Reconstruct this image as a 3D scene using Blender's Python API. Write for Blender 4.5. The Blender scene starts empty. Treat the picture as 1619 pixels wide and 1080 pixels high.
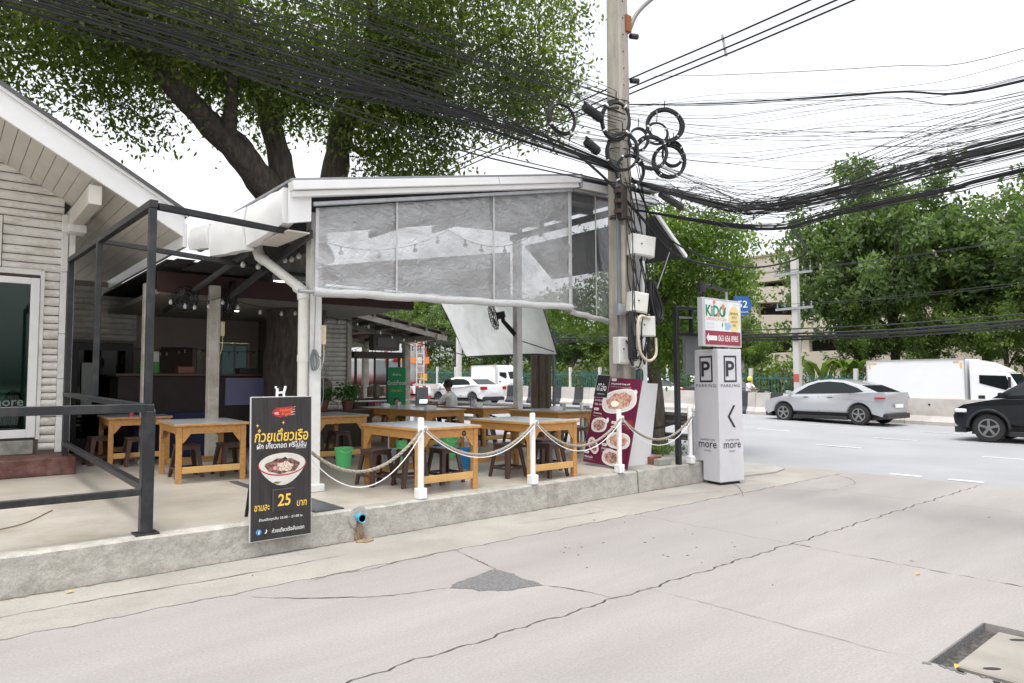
import bpy, bmesh, math, random
import numpy as np
from mathutils import Vector, Matrix, Euler
random.seed(7); RNG=np.random.default_rng(11)
R=math.radians; PI=math.pi
S=bpy.context.scene; COL=S.collection
# ------------------------------------------------------------------ camera, sky, sun, exposure
cd=bpy.data.cameras.new('camera'); cam=bpy.data.objects.new('camera',cd); COL.objects.link(cam)
cd.sensor_width=36; cd.lens=23.99; cd.clip_start=.05; cd.clip_end=2000
th=R(50); pit=math.atan(63/1079); rol=.005
fw=Vector((math.cos(th),math.sin(th),0)); rt=Vector((math.sin(th),-math.cos(th),0)); up=Vector((0,0,1))
f3=fw*math.cos(pit)+up*math.sin(pit); u3=up*math.cos(pit)-fw*math.sin(pit)
r3=rt*math.cos(rol)-u3*math.sin(rol); u4=u3*math.cos(rol)+rt*math.sin(rol)
M=Matrix((r3,u4,-f3)).transposed().to_4x4(); M.translation=(0,0,1.65); cam.matrix_world=M
S.camera=cam
SUN_EL,SUN_AZ=R(76),R(215)      # light from behind the camera, high
W=bpy.data.worlds.new('World'); S.world=W; W.use_nodes=True
nt=W.node_tree; bg=nt.nodes['Background']
sk=nt.nodes.new('ShaderNodeTexSky'); sk.sky_type='NISHITA'; sk.sun_disc=False
sk.sun_elevation=SUN_EL; sk.sun_rotation=R(90)-SUN_AZ; sk.air_density=1.0; sk.dust_density=4.0; sk.ozone_density=1.0
hs=nt.nodes.new('ShaderNodeHueSaturation'); hs.inputs['Saturation'].default_value=.12
nt.links.new(sk.outputs[0],hs.inputs['Color']); nt.links.new(hs.outputs[0],bg.inputs['Color']); bg.inputs['Strength'].default_value=.15
sl=bpy.data.lights.new('sun','SUN'); sl.energy=.8; sl.angle=R(18); sl.color=(1,.96,.9)
so=bpy.data.objects.new('sun',sl); COL.objects.link(so)
d=Vector((math.cos(SUN_AZ)*math.cos(SUN_EL),math.sin(SUN_AZ)*math.cos(SUN_EL),math.sin(SUN_EL)))
so.rotation_euler=d.to_track_quat('Z','Y').to_euler()
S.view_settings.view_transform='Standard'; S.view_settings.look='None'; S.view_settings.gamma=1; S.view_settings.use_curve_mapping=False
S.view_settings.exposure=1.27
S.cycles.max_bounces=8; S.cycles.transparent_max_bounces=12; S.cycles.use_denoising=True
# ------------------------------------------------------------------ materials
MATS={}
def newmat(name):
    m=bpy.data.materials.new(name); m.use_nodes=True; return m, m.node_tree, m.node_tree.nodes['Principled BSDF']
def pbr(name,col,rough=.6,metal=0,var=.0,scale=4,bump=0,bscale=None,col2=None,stretch=(1,1,1),spec=.5,contrast=(.35,.65),dirt=None,dscale=1.2,obj=False,coat=0,trans=0,grain=0,gscale=120):
    """Principled with colour variation between col and col2 by noise, optional bump and dirt."""
    if name in MATS: return MATS[name]
    m,t,b=newmat(name); n=t.nodes; L=t.links
    b.inputs['Roughness'].default_value=rough; b.inputs['Metallic'].default_value=metal
    b.inputs['Specular IOR Level'].default_value=spec
    if coat: b.inputs['Coat Weight'].default_value=coat; b.inputs['Coat Roughness'].default_value=.05
    c=tuple(col)+(1,); b.inputs['Base Color'].default_value=c
    if var or col2 or bump or dirt or grain:
        if obj: src=n.new('ShaderNodeTexCoord').outputs['Object']
        else: src=n.new('ShaderNodeNewGeometry').outputs['Position']
        mp=n.new('ShaderNodeMapping'); mp.inputs['Scale'].default_value=stretch; L.new(src,mp.inputs['Vector'])
        out=None
        if var or col2:
            if col2 is None: col2=tuple(max(0,x*(1-var)) for x in col)
            nz=n.new('ShaderNodeTexNoise'); nz.inputs['Scale'].default_value=scale; nz.inputs['Detail'].default_value=6; nz.inputs['Roughness'].default_value=.62
            L.new(mp.outputs[0],nz.inputs['Vector'])
            rp=n.new('ShaderNodeValToRGB'); rp.color_ramp.elements[0].position=contrast[0]; rp.color_ramp.elements[1].position=contrast[1]
            rp.color_ramp.elements[0].color=tuple(col2)+(1,); rp.color_ramp.elements[1].color=c
            L.new(nz.outputs['Fac'],rp.inputs['Fac']); out=rp.outputs[0]
        if dirt:
            dz=n.new('ShaderNodeTexNoise'); dz.inputs['Scale'].default_value=dscale; dz.inputs['Detail'].default_value=8; dz.inputs['Roughness'].default_value=.7
            L.new(src,dz.inputs['Vector'])
            dr=n.new('ShaderNodeValToRGB'); dr.color_ramp.elements[0].position=.48; dr.color_ramp.elements[1].position=.72
            dr.color_ramp.elements[0].color=(0,0,0,1); dr.color_ramp.elements[1].color=(1,1,1,1)
            L.new(dz.outputs['Fac'],dr.inputs['Fac'])
            mx=n.new('ShaderNodeMix'); mx.data_type='RGBA'
            L.new(dr.outputs[0],mx.inputs['Factor'])
            if out: L.new(out,mx.inputs['A'])
            else: mx.inputs['A'].default_value=c
            mx.inputs['B'].default_value=tuple(dirt)+(1,); out=mx.outputs['Result']
        if grain:
            gz=n.new('ShaderNodeTexNoise'); gz.inputs['Scale'].default_value=gscale; gz.inputs['Detail'].default_value=3; gz.inputs['Roughness'].default_value=.7; L.new(src,gz.inputs['Vector'])
            gr=n.new('ShaderNodeMapRange'); gr.inputs['From Min'].default_value=.3; gr.inputs['From Max'].default_value=.7; gr.inputs['To Min'].default_value=1-grain; gr.inputs['To Max'].default_value=1+grain*.6; L.new(gz.outputs['Fac'],gr.inputs['Value'])
            gx=n.new('ShaderNodeMix'); gx.data_type='RGBA'; gx.blend_type='MULTIPLY'; gx.inputs['Factor'].default_value=1
            if out: L.new(out,gx.inputs['A'])
            else: gx.inputs['A'].default_value=c
            L.new(gr.outputs[0],gx.inputs['B']); out=gx.outputs['Result']
        if out: L.new(out,b.inputs['Base Color'])
        if bump:
            bz=n.new('ShaderNodeTexNoise'); bz.inputs['Scale'].default_value=bscale or scale*4; bz.inputs['Detail'].default_value=5
            L.new(mp.outputs[0],bz.inputs['Vector'])
            bp=n.new('ShaderNodeBump'); bp.inputs['Strength'].default_value=bump; bp.inputs['Distance'].default_value=.02
            L.new(bz.outputs['Fac'],bp.inputs['Height']); L.new(bp.outputs[0],b.inputs['Normal'])
    MATS[name]=m; return m
def clear_film(name,tint,tr,rough=.18,bump=.4,bscale=9,gloss=.2,stretch=(1,1,1),tlw=.5):
    if name in MATS: return MATS[name]
    m,t,b=newmat(name); n=t.nodes; L=t.links; n.remove(b)
    o=[x for x in n if x.type=='OUTPUT_MATERIAL'][0]
    tp=n.new('ShaderNodeBsdfTransparent'); df=n.new('ShaderNodeBsdfDiffuse'); tl=n.new('ShaderNodeBsdfTranslucent'); gl=n.new('ShaderNodeBsdfGlossy')
    tp.inputs['Color'].default_value=(.92,.93,.95,1); df.inputs['Color'].default_value=tuple(tint)+(1,); tl.inputs['Color'].default_value=tuple(tint)+(1,)
    gl.inputs['Roughness'].default_value=rough; gl.inputs['Color'].default_value=(.9,.9,.92,1)
    a1=n.new('ShaderNodeMixShader'); a1.inputs[0].default_value=tlw; L.new(df.outputs[0],a1.inputs[1]); L.new(tl.outputs[0],a1.inputs[2])
    g=n.new('ShaderNodeNewGeometry'); mp=n.new('ShaderNodeMapping'); mp.inputs['Scale'].default_value=stretch; L.new(g.outputs['Position'],mp.inputs['Vector'])
    nz=n.new('ShaderNodeTexNoise'); nz.inputs['Scale'].default_value=1.6; nz.inputs['Detail'].default_value=7; nz.inputs['Distortion'].default_value=1.2; L.new(mp.outputs[0],nz.inputs['Vector'])
    mr=n.new('ShaderNodeMapRange'); mr.inputs['From Min'].default_value=.3; mr.inputs['From Max'].default_value=.7; mr.inputs['To Min'].default_value=1-tr-.13; mr.inputs['To Max'].default_value=1-tr+.17
    L.new(nz.outputs['Fac'],mr.inputs['Value'])
    a2=n.new('ShaderNodeMixShader'); L.new(mr.outputs[0],a2.inputs[0]); L.new(tp.outputs[0],a2.inputs[1]); L.new(a1.outputs[0],a2.inputs[2])
    a3=n.new('ShaderNodeMixShader'); a3.inputs[0].default_value=gloss; L.new(a2.outputs[0],a3.inputs[1]); L.new(gl.outputs[0],a3.inputs[2])
    bz=n.new('ShaderNodeTexNoise'); bz.inputs['Scale'].default_value=bscale; bz.inputs['Detail'].default_value=4; bz.inputs['Distortion'].default_value=2; L.new(mp.outputs[0],bz.inputs['Vector'])
    bp=n.new('ShaderNodeBump'); bp.inputs['Strength'].default_value=bump; bp.inputs['Distance'].default_value=.03; L.new(bz.outputs['Fac'],bp.inputs['Height'])
    L.new(bp.outputs[0],gl.inputs['Normal']); L.new(bp.outputs[0],df.inputs['Normal'])
    L.new(a3.outputs[0],o.inputs['Surface']); MATS[name]=m; return m
def glass(name,tint=(.02,.05,.05),tr=.45):
    if name in MATS: return MATS[name]
    m,t,b=newmat(name); n=t.nodes; L=t.links; n.remove(b)
    o=[x for x in n if x.type=='OUTPUT_MATERIAL'][0]
    tp=n.new('ShaderNodeBsdfTransparent'); gl=n.new('ShaderNodeBsdfGlossy'); gl.inputs['Roughness'].default_value=.03
    tp.inputs['Color'].default_value=tuple(tint)+(1,)
    f=n.new('ShaderNodeFresnel'); f.inputs['IOR'].default_value=1.5
    a=n.new('ShaderNodeMixShader'); L.new(f.outputs[0],a.inputs[0]); L.new(tp.outputs[0],a.inputs[1]); L.new(gl.outputs[0],a.inputs[2])
    L.new(a.outputs[0],o.inputs['Surface']); MATS[name]=m; return m
def emit(name,col,s):
    if name in MATS: return MATS[name]
    m,t,b=newmat(name); b.inputs['Base Color'].default_value=tuple(col)+(1,); b.inputs['Emission Color'].default_value=tuple(col)+(1,); b.inputs['Emission Strength'].default_value=s
    MATS[name]=m; return m
def leafmat(name,c1,c2,rough=.45):
    """leaf colour varies from leaf to leaf (island) ; part of the light comes through"""
    if name in MATS: return MATS[name]
    m,t,b=newmat(name); n=t.nodes; L=t.links
    g=n.new('ShaderNodeNewGeometry')
    rp=n.new('ShaderNodeValToRGB'); rp.color_ramp.elements[0].color=tuple(c1)+(1,); rp.color_ramp.elements[1].color=tuple(c2)+(1,)
    nz=n.new('ShaderNodeTexNoise'); nz.inputs['Scale'].default_value=.8; L.new(g.outputs['Position'],nz.inputs['Vector'])
    ad=n.new('ShaderNodeMath'); ad.operation='MULTIPLY_ADD'; ad.inputs[1].default_value=.6; L.new(g.outputs['Random Per Island'],ad.inputs[0])
    sb=n.new('ShaderNodeMath'); sb.operation='MULTIPLY_ADD'; sb.inputs[1].default_value=1.4; sb.inputs[2].default_value=-.5; L.new(nz.outputs['Fac'],sb.inputs[0]); L.new(sb.outputs[0],ad.inputs[2])
    L.new(ad.outputs[0],rp.inputs['Fac']); L.new(rp.outputs[0],b.inputs['Base Color']); b.inputs['Roughness'].default_value=rough
    o=[x for x in n if x.type=='OUTPUT_MATERIAL'][0]
    tl=n.new('ShaderNodeBsdfTranslucent')
    br=n.new('ShaderNodeMix'); br.data_type='RGBA'; br.blend_type='MULTIPLY'; br.inputs['Factor'].default_value=1; L.new(rp.outputs[0],br.inputs['A']); br.inputs['B'].default_value=(1.5,1.8,.7,1)
    L.new(br.outputs['Result'],tl.inputs['Color'])
    a=n.new('ShaderNodeMixShader'); a.inputs[0].default_value=.45; L.new(b.outputs[0],a.inputs[1]); L.new(tl.outputs[0],a.inputs[2]); L.new(a.outputs[0],o.inputs['Surface'])
    MATS[name]=m; return m
white=pbr('white paint',(.78,.78,.76),.45,var=.12,scale=5,bump=.05,bscale=40,dirt=(.5,.48,.43),dscale=2.2)
whiteclean=pbr('clean white paint',(.8,.8,.8),.4,var=.05,scale=3)
plankm=pbr('weathered plank',(.78,.765,.73),.75,col2=(.45,.42,.37),scale=3.2,stretch=(1.2,6,14),bump=.4,bscale=9,contrast=(.28,.46),dirt=(.52,.49,.43),dscale=2.6)
cream=pbr('cream board',(.62,.585,.53),.6,var=.1,scale=2,bump=.06)
concrete=pbr('street concrete',(.305,.286,.277),.85,col2=(.235,.219,.211),stretch=(.3,1.5,1),scale=.9,bump=.25,bscale=90,contrast=(.3,.7),dirt=(.26,.245,.235),dscale=.35,grain=.16,gscale=55)
kerbm=pbr('kerb concrete',(.43,.418,.38),.85,col2=(.33,.32,.285),scale=7,bump=.6,bscale=16,contrast=(.34,.62),dirt=(.25,.24,.215),dscale=3.0,grain=.2,gscale=60)
floorm=pbr('polished floor concrete',(.46,.425,.37),.42,col2=(.33,.305,.265),scale=.9,bump=.05,bscale=20,contrast=(.32,.62),dirt=(.26,.225,.18),dscale=.8,grain=.1,gscale=40)
asphalt=pbr('worn asphalt',(.285,.288,.303),.8,col2=(.25,.253,.266),scale=.5,bump=.15,bscale=60,grain=.12,gscale=40)
darkasph=pbr('patch asphalt',(.09,.09,.095),.9,col2=(.17,.17,.17),scale=45,bump=.5,bscale=70)
soil=pbr('dark soil',(.06,.055,.05),.95,var=.4,scale=8)
steel=pbr('dark grey steel',(.012,.014,.018),.42,var=.25,scale=6,spec=.5,bump=.03,bscale=60,dirt=(.045,.045,.045),dscale=4)
black=pbr('black plastic',(.015,.015,.017),.45)
rubber=pbr('cable rubber',(.012,.012,.014),.55)
wood=pbr('varnished wood',(.56,.30,.095),.4,col2=(.40,.19,.05),scale=3,stretch=(7,1.2,7),bump=.04,contrast=(.3,.7),obj=True)
woodl=pbr('pale varnished wood',(.64,.40,.15),.4,col2=(.50,.28,.09),scale=3,stretch=(1,6,6),contrast=(.3,.7),obj=True)
zincm=pbr('table sheet metal',(.50,.52,.54),.3,metal=.5,var=.05,scale=2)
stoolm=pbr('brown plastic',(.075,.042,.033),.42,var=.12,scale=9)
greenp=pbr('green plastic',(.12,.60,.20),.4,trans=.1)
bluep=pbr('blue plastic',(.02,.26,.55),.4)
ropem=pbr('rope',(.40,.36,.30),.9,col2=(.22,.20,.17),scale=60,bump=.6,bscale=90)
brick_red=pbr('red brown concrete',(.14,.05,.042),.7,col2=(.09,.036,.03),scale=6,bump=.15,bscale=18,dirt=(.22,.13,.11),dscale=3)
bark=pbr('bark',(.125,.105,.09),.9,col2=(.05,.043,.037),scale=5,stretch=(3,3,.7),bump=.8,bscale=9)
galv=pbr('galvanised metal',(.42,.43,.45),.4,metal=.7,var=.2,scale=8)
chromeish=pbr('bare metal',(.6,.6,.6),.25,metal=1)
# ------------------------------------------------------------------ mesh helpers
ORG={}
class MB:
    def __init__(s): s.v=[]; s.f=[]; s.mi=[]
    def add(s,vs,fs,mi=0):
        o=len(s.v); s.v+= [tuple(x) for x in vs]; s.f+=[tuple(i+o for i in f) for f in fs]; s.mi+=[mi]*len(fs); return s
    def box(s,c,sz,rz=0,mi=0,rot=None):
        x,y,z=[q/2 for q in sz]; m=(rot or Matrix.Rotation(rz,3,'Z')); c=Vector(c)
        vs=[c+m@Vector(p) for p in ((-x,-y,-z),(x,-y,-z),(x,y,-z),(-x,y,-z),(-x,-y,z),(x,-y,z),(x,y,z),(-x,y,z))]
        return s.add(vs,[(0,3,2,1),(4,5,6,7),(0,1,5,4),(1,2,6,5),(2,3,7,6),(3,0,4,7)],mi)
    def bb(s,a,b,mi=0):
        return s.box([(p+q)/2 for p,q in zip(a,b)],[abs(q-p) for p,q in zip(a,b)],mi=mi)
    def bar(s,p,q,w,h,mi=0,upv=(0,0,1)):
        p=Vector(p); q=Vector(q); d=q-p; l=d.length; d.normalize(); u=Vector(upv)
        if abs(d.dot(u))>.97: u=Vector((0,1,0))
        r=d.cross(u).normalized(); u=r.cross(d)
        m=Matrix((d,r,u)).transposed()
        return s.box((p+q)/2,(l,w,h),rot=m,mi=mi)
    def tube(s,pts,r,n=8,mi=0,caps=True):
        pts=[Vector(p) for p in pts]; k=len(pts); rs=r if isinstance(r,(list,tuple)) else [r]*k
        vs=[]; fs=[]; prev=None
        for i,p in enumerate(pts):
            d=(pts[min(i+1,k-1)]-pts[max(i-1,0)])
            if d.length<1e-9: d=Vector((0,0,1))
            d.normalize()
            if prev is None:
                u=Vector((0,0,1)) if abs(d.z)<.9 else Vector((1,0,0))
                u=(u-d*u.dot(d)).normalized()
            else:
                u=prev-d*prev.dot(d); u.normalize()
            prev=u; w=d.cross(u)
            for j in range(n):
                a=2*PI*j/n; vs.append(p+(u*math.cos(a)+w*math.sin(a))*rs[i])
        for i in range(k-1):
            for j in range(n):
                fs.append((i*n+j,i*n+(j+1)%n,(i+1)*n+(j+1)%n,(i+1)*n+j))
        if caps: fs.append(tuple(range(n-1,-1,-1))); fs.append(tuple((k-1)*n+j for j in range(n)))
        return s.add(vs,fs,mi)
    def lathe(s,prof,c=(0,0,0),n=24,axis='Z',mi=0,cap=True):
        vs=[];fs=[];k=len(prof);c=Vector(c)
        for r,z in prof:
            for j in range(n):
                a=2*PI*j/n; x,y=r*math.cos(a),r*math.sin(a)
                vs.append(c+(Vector((x,y,z)) if axis=='Z' else Vector((x,z,y)) if axis=='Y' else Vector((z,x,y))))
        for i in range(k-1):
            for j in range(n):
                q=(i*n+j,i*n+(j+1)%n,(i+1)*n+(j+1)%n,(i+1)*n+j)
                fs.append(q if axis!='Y' else q[::-1])
        if cap and prof[0][0]>1e-6: fs.append(tuple(range(n-1,-1,-1)))
        if cap and prof[-1][0]>1e-6: fs.append(tuple((k-1)*n+j for j in range(n)))
        return s.add(vs,fs,mi)
    def prism(s,poly,a,b,plane='XZ',mi=0):
        """polygon extruded from a to b along the axis missing in plane"""
        n=len(poly); f={'XZ':lambda p,t:(p[0],t,p[1]),'XY':lambda p,t:(p[0],p[1],t),'YZ':lambda p,t:(t,p[0],p[1])}[plane]
        vs=[f(p,a) for p in poly]+[f(p,b) for p in poly]
        fs=[tuple(range(n))[::-1],tuple(range(n,2*n))]+[(i,(i+1)%n,n+(i+1)%n,n+i) for i in range(n)]
        return s.add(vs,fs,mi)
    def quad(s,a,b,c,d,mi=0): return s.add([a,b,c,d],[(0,1,2,3)],mi)
    def mesh(s,name,mats,smooth=False,off=Vector((0,0,0)),bevel=0,seg=1):
        me=bpy.data.meshes.new(name); me.from_pydata([tuple(Vector(v)-off) for v in s.v],[],s.f)
        for m in (mats if isinstance(mats,(list,tuple)) else [mats]): me.materials.append(m)
        if len(me.materials)>1: me.polygons.foreach_set('material_index',s.mi)
        bm=bmesh.new(); bm.from_mesh(me); bmesh.ops.recalc_face_normals(bm,faces=bm.faces)
        if bevel: bmesh.ops.bevel(bm,geom=[e for e in bm.edges if e.is_manifold and e.calc_face_angle(0)>.5],offset=bevel,segments=seg,profile=.6,affect='EDGES',clamp_overlap=True)
        bm.to_mesh(me); bm.free()
        if smooth:
            me.polygons.foreach_set('use_smooth',[True]*len(me.polygons)); me.set_sharp_from_angle(angle=R(38))
        me.update(); return me
    def build(s,name,mats,parent=None,smooth=False,bevel=0,seg=1):
        off=ORG.get(parent,Vector((0,0,0)))
        o=bpy.data.objects.new(name,s.mesh(name,mats,smooth,off,bevel,seg)); COL.objects.link(o)
        if parent: o.parent=parent; ORG[o]=off
        return o
def tag(o,label=None,cat=None,group=None,kind=None):
    if label: o['label']=label
    if cat: o['category']=cat
    if group: o['group']=group
    if kind: o['kind']=kind
    return o
def thing(name,label,cat,loc=(0,0,0),group=None):
    o=bpy.data.objects.new(name,None); COL.objects.link(o); o.location=loc; o.empty_display_size=.1; ORG[o]=Vector(loc)
    return tag(o,label,cat,group)
def piece(name,me,parent,loc=(0,0,0),rot=(0,0,0),scale=(1,1,1)):
    """a part that shares mesh data; loc is in scene coordinates"""
    o=bpy.data.objects.new(name,me); COL.objects.link(o); o.parent=parent
    off=ORG.get(parent,Vector((0,0,0))); o.location=Vector(loc)-off; o.rotation_euler=rot; o.scale=scale; ORG[o]=Vector(loc)
    return o
def kids(o): return [c for c in bpy.data.objects if c.parent==o]
def copytree(o,parent=None,ch=None):
    c=o.copy(); COL.objects.link(c)
    if parent: c.parent=parent
    for k in o.children: copytree(k,c)
    return c
def place(proto,first,loc,rz,label=None,group=None,scale=None):
    o=proto if first else copytree(proto)
    o.location=loc; o.rotation_euler=(0,0,rz)
    if scale: o.scale=(scale,)*3
    if label: o['label']=label
    if group: o['group']=group
    return o
def struct(name,mb,m,**k): return tag(mb.build(name,m,**k),kind='structure')
def spline(pts,n=8):
    pts=[Vector(p) for p in pts]; out=[]
    P=[pts[0]*2-pts[1]]+pts+[pts[-1]*2-pts[-2]]
    for i in range(1,len(P)-2):
        for j in range(n):
            t=j/n; a,b,c,d=P[i-1],P[i],P[i+1],P[i+2]
            out.append(.5*((2*b)+(c-a)*t+(2*a-5*b+4*c-d)*t*t+(3*b-a-3*c+d)*t**3))
    out.append(pts[-1]); return out
_bold=None
def text(body,pos,width,parent,m,right=(1,0,0),upv=(0,0,1),align='CENTER',height=None,bold=0,shear=0,name='lettering',th=.0015,space=1):
    """flat raised lettering: pos is the centre (or left) of the line, width its real width in metres"""
    cu=bpy.data.curves.new('t','FONT'); cu.body=body; cu.align_x='LEFT'; cu.offset=bold*.55; cu.space_character=space; cu.shear=shear; cu.extrude=0; cu.resolution_u=3
    ob=bpy.data.objects.new('t',cu); COL.objects.link(ob)
    dg=bpy.context.evaluated_depsgraph_get(); dg.update()
    me=bpy.data.meshes.new_from_object(ob.evaluated_get(dg)); bpy.data.objects.remove(ob); bpy.data.curves.remove(cu)
    co=[v.co.copy() for v in me.vertices]
    if not co: return None
    x0=min(c.x for c in co); x1=max(c.x for c in co); y0=min(c.y for c in co); y1=max(c.y for c in co)
    sx=width/(x1-x0); sy=(height/(y1-y0)) if height else sx
    r=Vector(right).normalized(); u=Vector(upv).normalized(); nrm=r.cross(u); pos=Vector(pos); off=ORG.get(parent,Vector((0,0,0)))
    cx={'CENTER':(x0+x1)/2,'LEFT':x0,'RIGHT':x1}[align]
    for v,c in zip(me.vertices,co): v.co=pos+r*(c.x-cx)*sx+u*(c.y-(y0+y1)/2)*sy+nrm*th-off
    me.materials.clear(); me.materials.append(m); me.name=name
    o=bpy.data.objects.new(name,me); COL.objects.link(o); o.parent=parent; ORG[o]=off; return o
def flat(pts2,origin,right,upv,parent,m,name,th=.002,thick=.001):
    """flat printed shape: 2-D outline in the plane of a board"""
    r=Vector(right).normalized(); u=Vector(upv).normalized(); nrm=r.cross(u); o=Vector(origin)
    a=[o+r*x+u*y+nrm*th for x,y in pts2]; n=len(a)
    mb=MB(); mb.add(a+[p-nrm*thick for p in a],[tuple(range(n)),tuple(range(2*n-1,n-1,-1))]+[(i,n+i,n+(i+1)%n,(i+1)%n) for i in range(n)])
    return mb.build(name,m,parent)
def ell(cx,cy,a,b,n=28,rot=0,p=2):
    out=[]
    for i in range(n):
        t=2*PI*i/n; c,s_=math.cos(t),math.sin(t)
        x=a*math.copysign(abs(c)**(2/p),c); y=b*math.copysign(abs(s_)**(2/p),s_)
        out.append((cx+x*math.cos(rot)-y*math.sin(rot),cy+x*math.sin(rot)+y*math.cos(rot)))
    return out
def rect(x0,y0,x1,y1): return [(x0,y0),(x1,y0),(x1,y1),(x0,y1)]
def frame2(x0,y0,x1,y1,w): return [rect(x0,y0,x1,y0+w),rect(x0,y1-w,x1,y1),rect(x0,y0+w,x0+w,y1-w),rect(x1-w,y0+w,x1,y1-w)]
def leaves(centres,n_per,spread,size,asp=.45,droop=.5,rng=RNG,cup=.15,shell=False):
    """many leaf faces (two triangles folded on the midrib) scattered round cluster centres -> verts, faces"""
    C=np.asarray(centres,float); k=len(C); N=k*n_per
    sp=np.repeat(np.asarray(spread if hasattr(spread,'__len__') else [spread]*k,float),n_per)[:,None]
    p=rng.normal(size=(N,3)); 
    if shell: p/=np.linalg.norm(p,axis=1)[:,None]; p*=(.55+.5*rng.random((N,1)))
    else: p*=.55
    p=p*sp*np.array([1,1,.75])+np.repeat(C,n_per,0)
    d=rng.normal(size=(N,3)); d[:,2]-=droop; d/=np.linalg.norm(d,axis=1)[:,None]
    q=rng.normal(size=(N,3)); w=np.cross(d,q); w/=np.linalg.norm(w,axis=1)[:,None]; nn=np.cross(d,w)
    L=size*(.65+.7*rng.random((N,1))); wd=L*asp*.5
    a=p; b=p+d*L; c=p+d*L*.45+w*wd+nn*wd*cup*2; e=p+d*L*.45-w*wd+nn*wd*cup*2
    V=np.stack([a,c,b,e],1).reshape(-1,3)
    F=np.arange(N*4).reshape(N,4)
    return V,F
def npmesh(name,V,F,m,parent=None,kind=None):
    me=bpy.data.meshes.new(name); n=len(V); k=F.shape[1]
    off=ORG.get(parent,Vector((0,0,0))); V=V-np.array(off)
    me.vertices.add(n); me.vertices.foreach_set('co',V.astype(np.float32).ravel())
    me.loops.add(F.size); me.loops.foreach_set('vertex_index',F.astype(np.int32).ravel())
    me.polygons.add(len(F)); me.polygons.foreach_set('loop_start',np.arange(0,F.size,k,dtype=np.int32)); me.polygons.foreach_set('loop_total',np.full(len(F),k,np.int32))
    me.materials.append(m); me.update(calc_edges=True)
    o=bpy.data.objects.new(name,me); COL.objects.link(o)
    if parent: o.parent=parent; ORG[o]=off
    if kind: o['kind']=kind
    return o
# ------------------------------------------------------------------ ground, street, road
def sst(a,b,x):
    t=max(0,min(1,(x-a)/(b-a))); return t*t*(3-2*t)
def zr(x,y): return .022*max(0,min(y,110)-8)*sst(10.5,14,x)
def sheet(name,xs,ys,dz,m,kind='structure'):
    mb=MB(); nx,ny=len(xs),len(ys)
    vs=[(x,y,zr(x,y)+dz) for y in ys for x in xs]
    fs=[(j*nx+i,j*nx+i+1,(j+1)*nx+i+1,(j+1)*nx+i) for j in range(ny-1) for i in range(nx-1)]
    mb.add(vs,fs); o=mb.build(name,m,smooth=True); tag(o,kind=kind); return o
def fr(a,b,n): return [a+(b-a)*i/n for i in range(n+1)]
groundm=pbr('verge ground',(.16,.15,.12),.9,col2=(.08,.10,.05),scale=.6)
sheet('ground',[-400,-100,-30]+fr(-10,10,4)+fr(10.5,14,7)+fr(18,60,8)+[100,200,400],[-400,-100,-30]+fr(-10,8,4)+fr(12,110,20)+[200,400],-.14,groundm)
sheet('main_road',[12.3]+fr(12.6,14,5)+fr(15,30,8)+[40],[-120,-40,-10,0]+fr(5,8,3)+fr(10,110,30),-.004,asphalt)
wm=pbr('road paint',(.62,.62,.62),.7,var=.25,scale=12)
for x in (17.1,20.3,23.7):
    for k in range(-5,16):
        y=7.2+k*3.6*1.0
        if x==17.1: y+=.1
        mb=MB(); mb.quad((x-.06,y,zr(x,y)+.002),(x+.06,y,zr(x,y)+.002),(x+.06,y+1.1,zr(x,y+1.1)+.002),(x-.06,y+1.1,zr(x,y+1.1)+.002))
        tag(mb.build('lane_marking',wm),kind='structure')
mb=MB(); 
for x0,x1,y0,y1 in ((12.75,12.9,3.6,4.1),(12.75,12.9,4.5,5.0),(12.75,12.9,2.4,2.9)): mb.quad((x0,y0,.003),(x1,y0,.003),(x1,y1,.003),(x0,y1,.003))
tag(mb.build('lane_marking',wm),kind='structure')
# concrete street slabs with ragged joints
alley=MB().box((0,-10,-.11),(60,44,.03)).build('alley',soil); 
alley.data.clear_geometry()
mb=MB(); mb.quad((-30,-32,-.06),(12.9,-32,-.06),(12.9,6.7,-.06),(-30,6.7,-.06)); alley.data=mb.mesh('alley',soil); tag(alley,kind='structure')
def jag(t,s):
    return .010*math.sin(t*7.3+s*3)+.013*math.sin(t*17.9+s*5+1)+.008*math.sin(t*41+s)
def slab(x0,y0,x1,y1,g=(.006,.006,.006,.006),ja=1.0,hole=None,name='slab',m_=None):
    """g = half joint widths left,right,front,back"""
    pts=[]
    def edge(a,b,horiz,s,inset):
        n=max(2,int(abs(b-a)/.07)); o=[]
        for i in range(n):
            t=a+(b-a)*i/n; o.append((t,s+inset+ja*jag(t,s)*1.2+ (random.random()-.5)*.008*ja*(1 if horiz else .12)))
        return o
    for t,v in edge(x0+g[0],x1-g[1],1,y0,g[2]): pts.append((t,v))
    for t,v in edge(y0+g[2],y1-g[3],0,x1,-g[1]): pts.append((v,t))
    for t,v in edge(x1-g[1],x0+g[0],1,y1,-g[3]): pts.append((t,v))
    for t,v in edge(y1-g[3],y0+g[2],0,x0,g[0]): pts.append((v,t))
    mb=MB()
    if hole:
        hx0,hy0,hx1,hy1=hole
        def te(a,b): n=max(2,int(abs(b-a)/.07)); return [(a+(b-a)*k/n,y1-g[3]+ja*1.2*jag(a+(b-a)*k/n,y1)) for k in range(n+1)]
        for a,b,yy in ((x0+.003,hx0,y0),(hx0,hx1,hy1),(hx1,x1-.003,y0)): mb.prism([(a,yy),(b,yy)]+te(b,a),-.08,0,'XY')
        mb.prism([(hx0,y0),(hx1,y0),(hx1,hy0),(hx0,hy0)],-.08,0,'XY')
    else: mb.prism(pts,-.08,0,'XY')
    return mb.build(name,m_ or concrete,alley)
c=.0095
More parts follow.
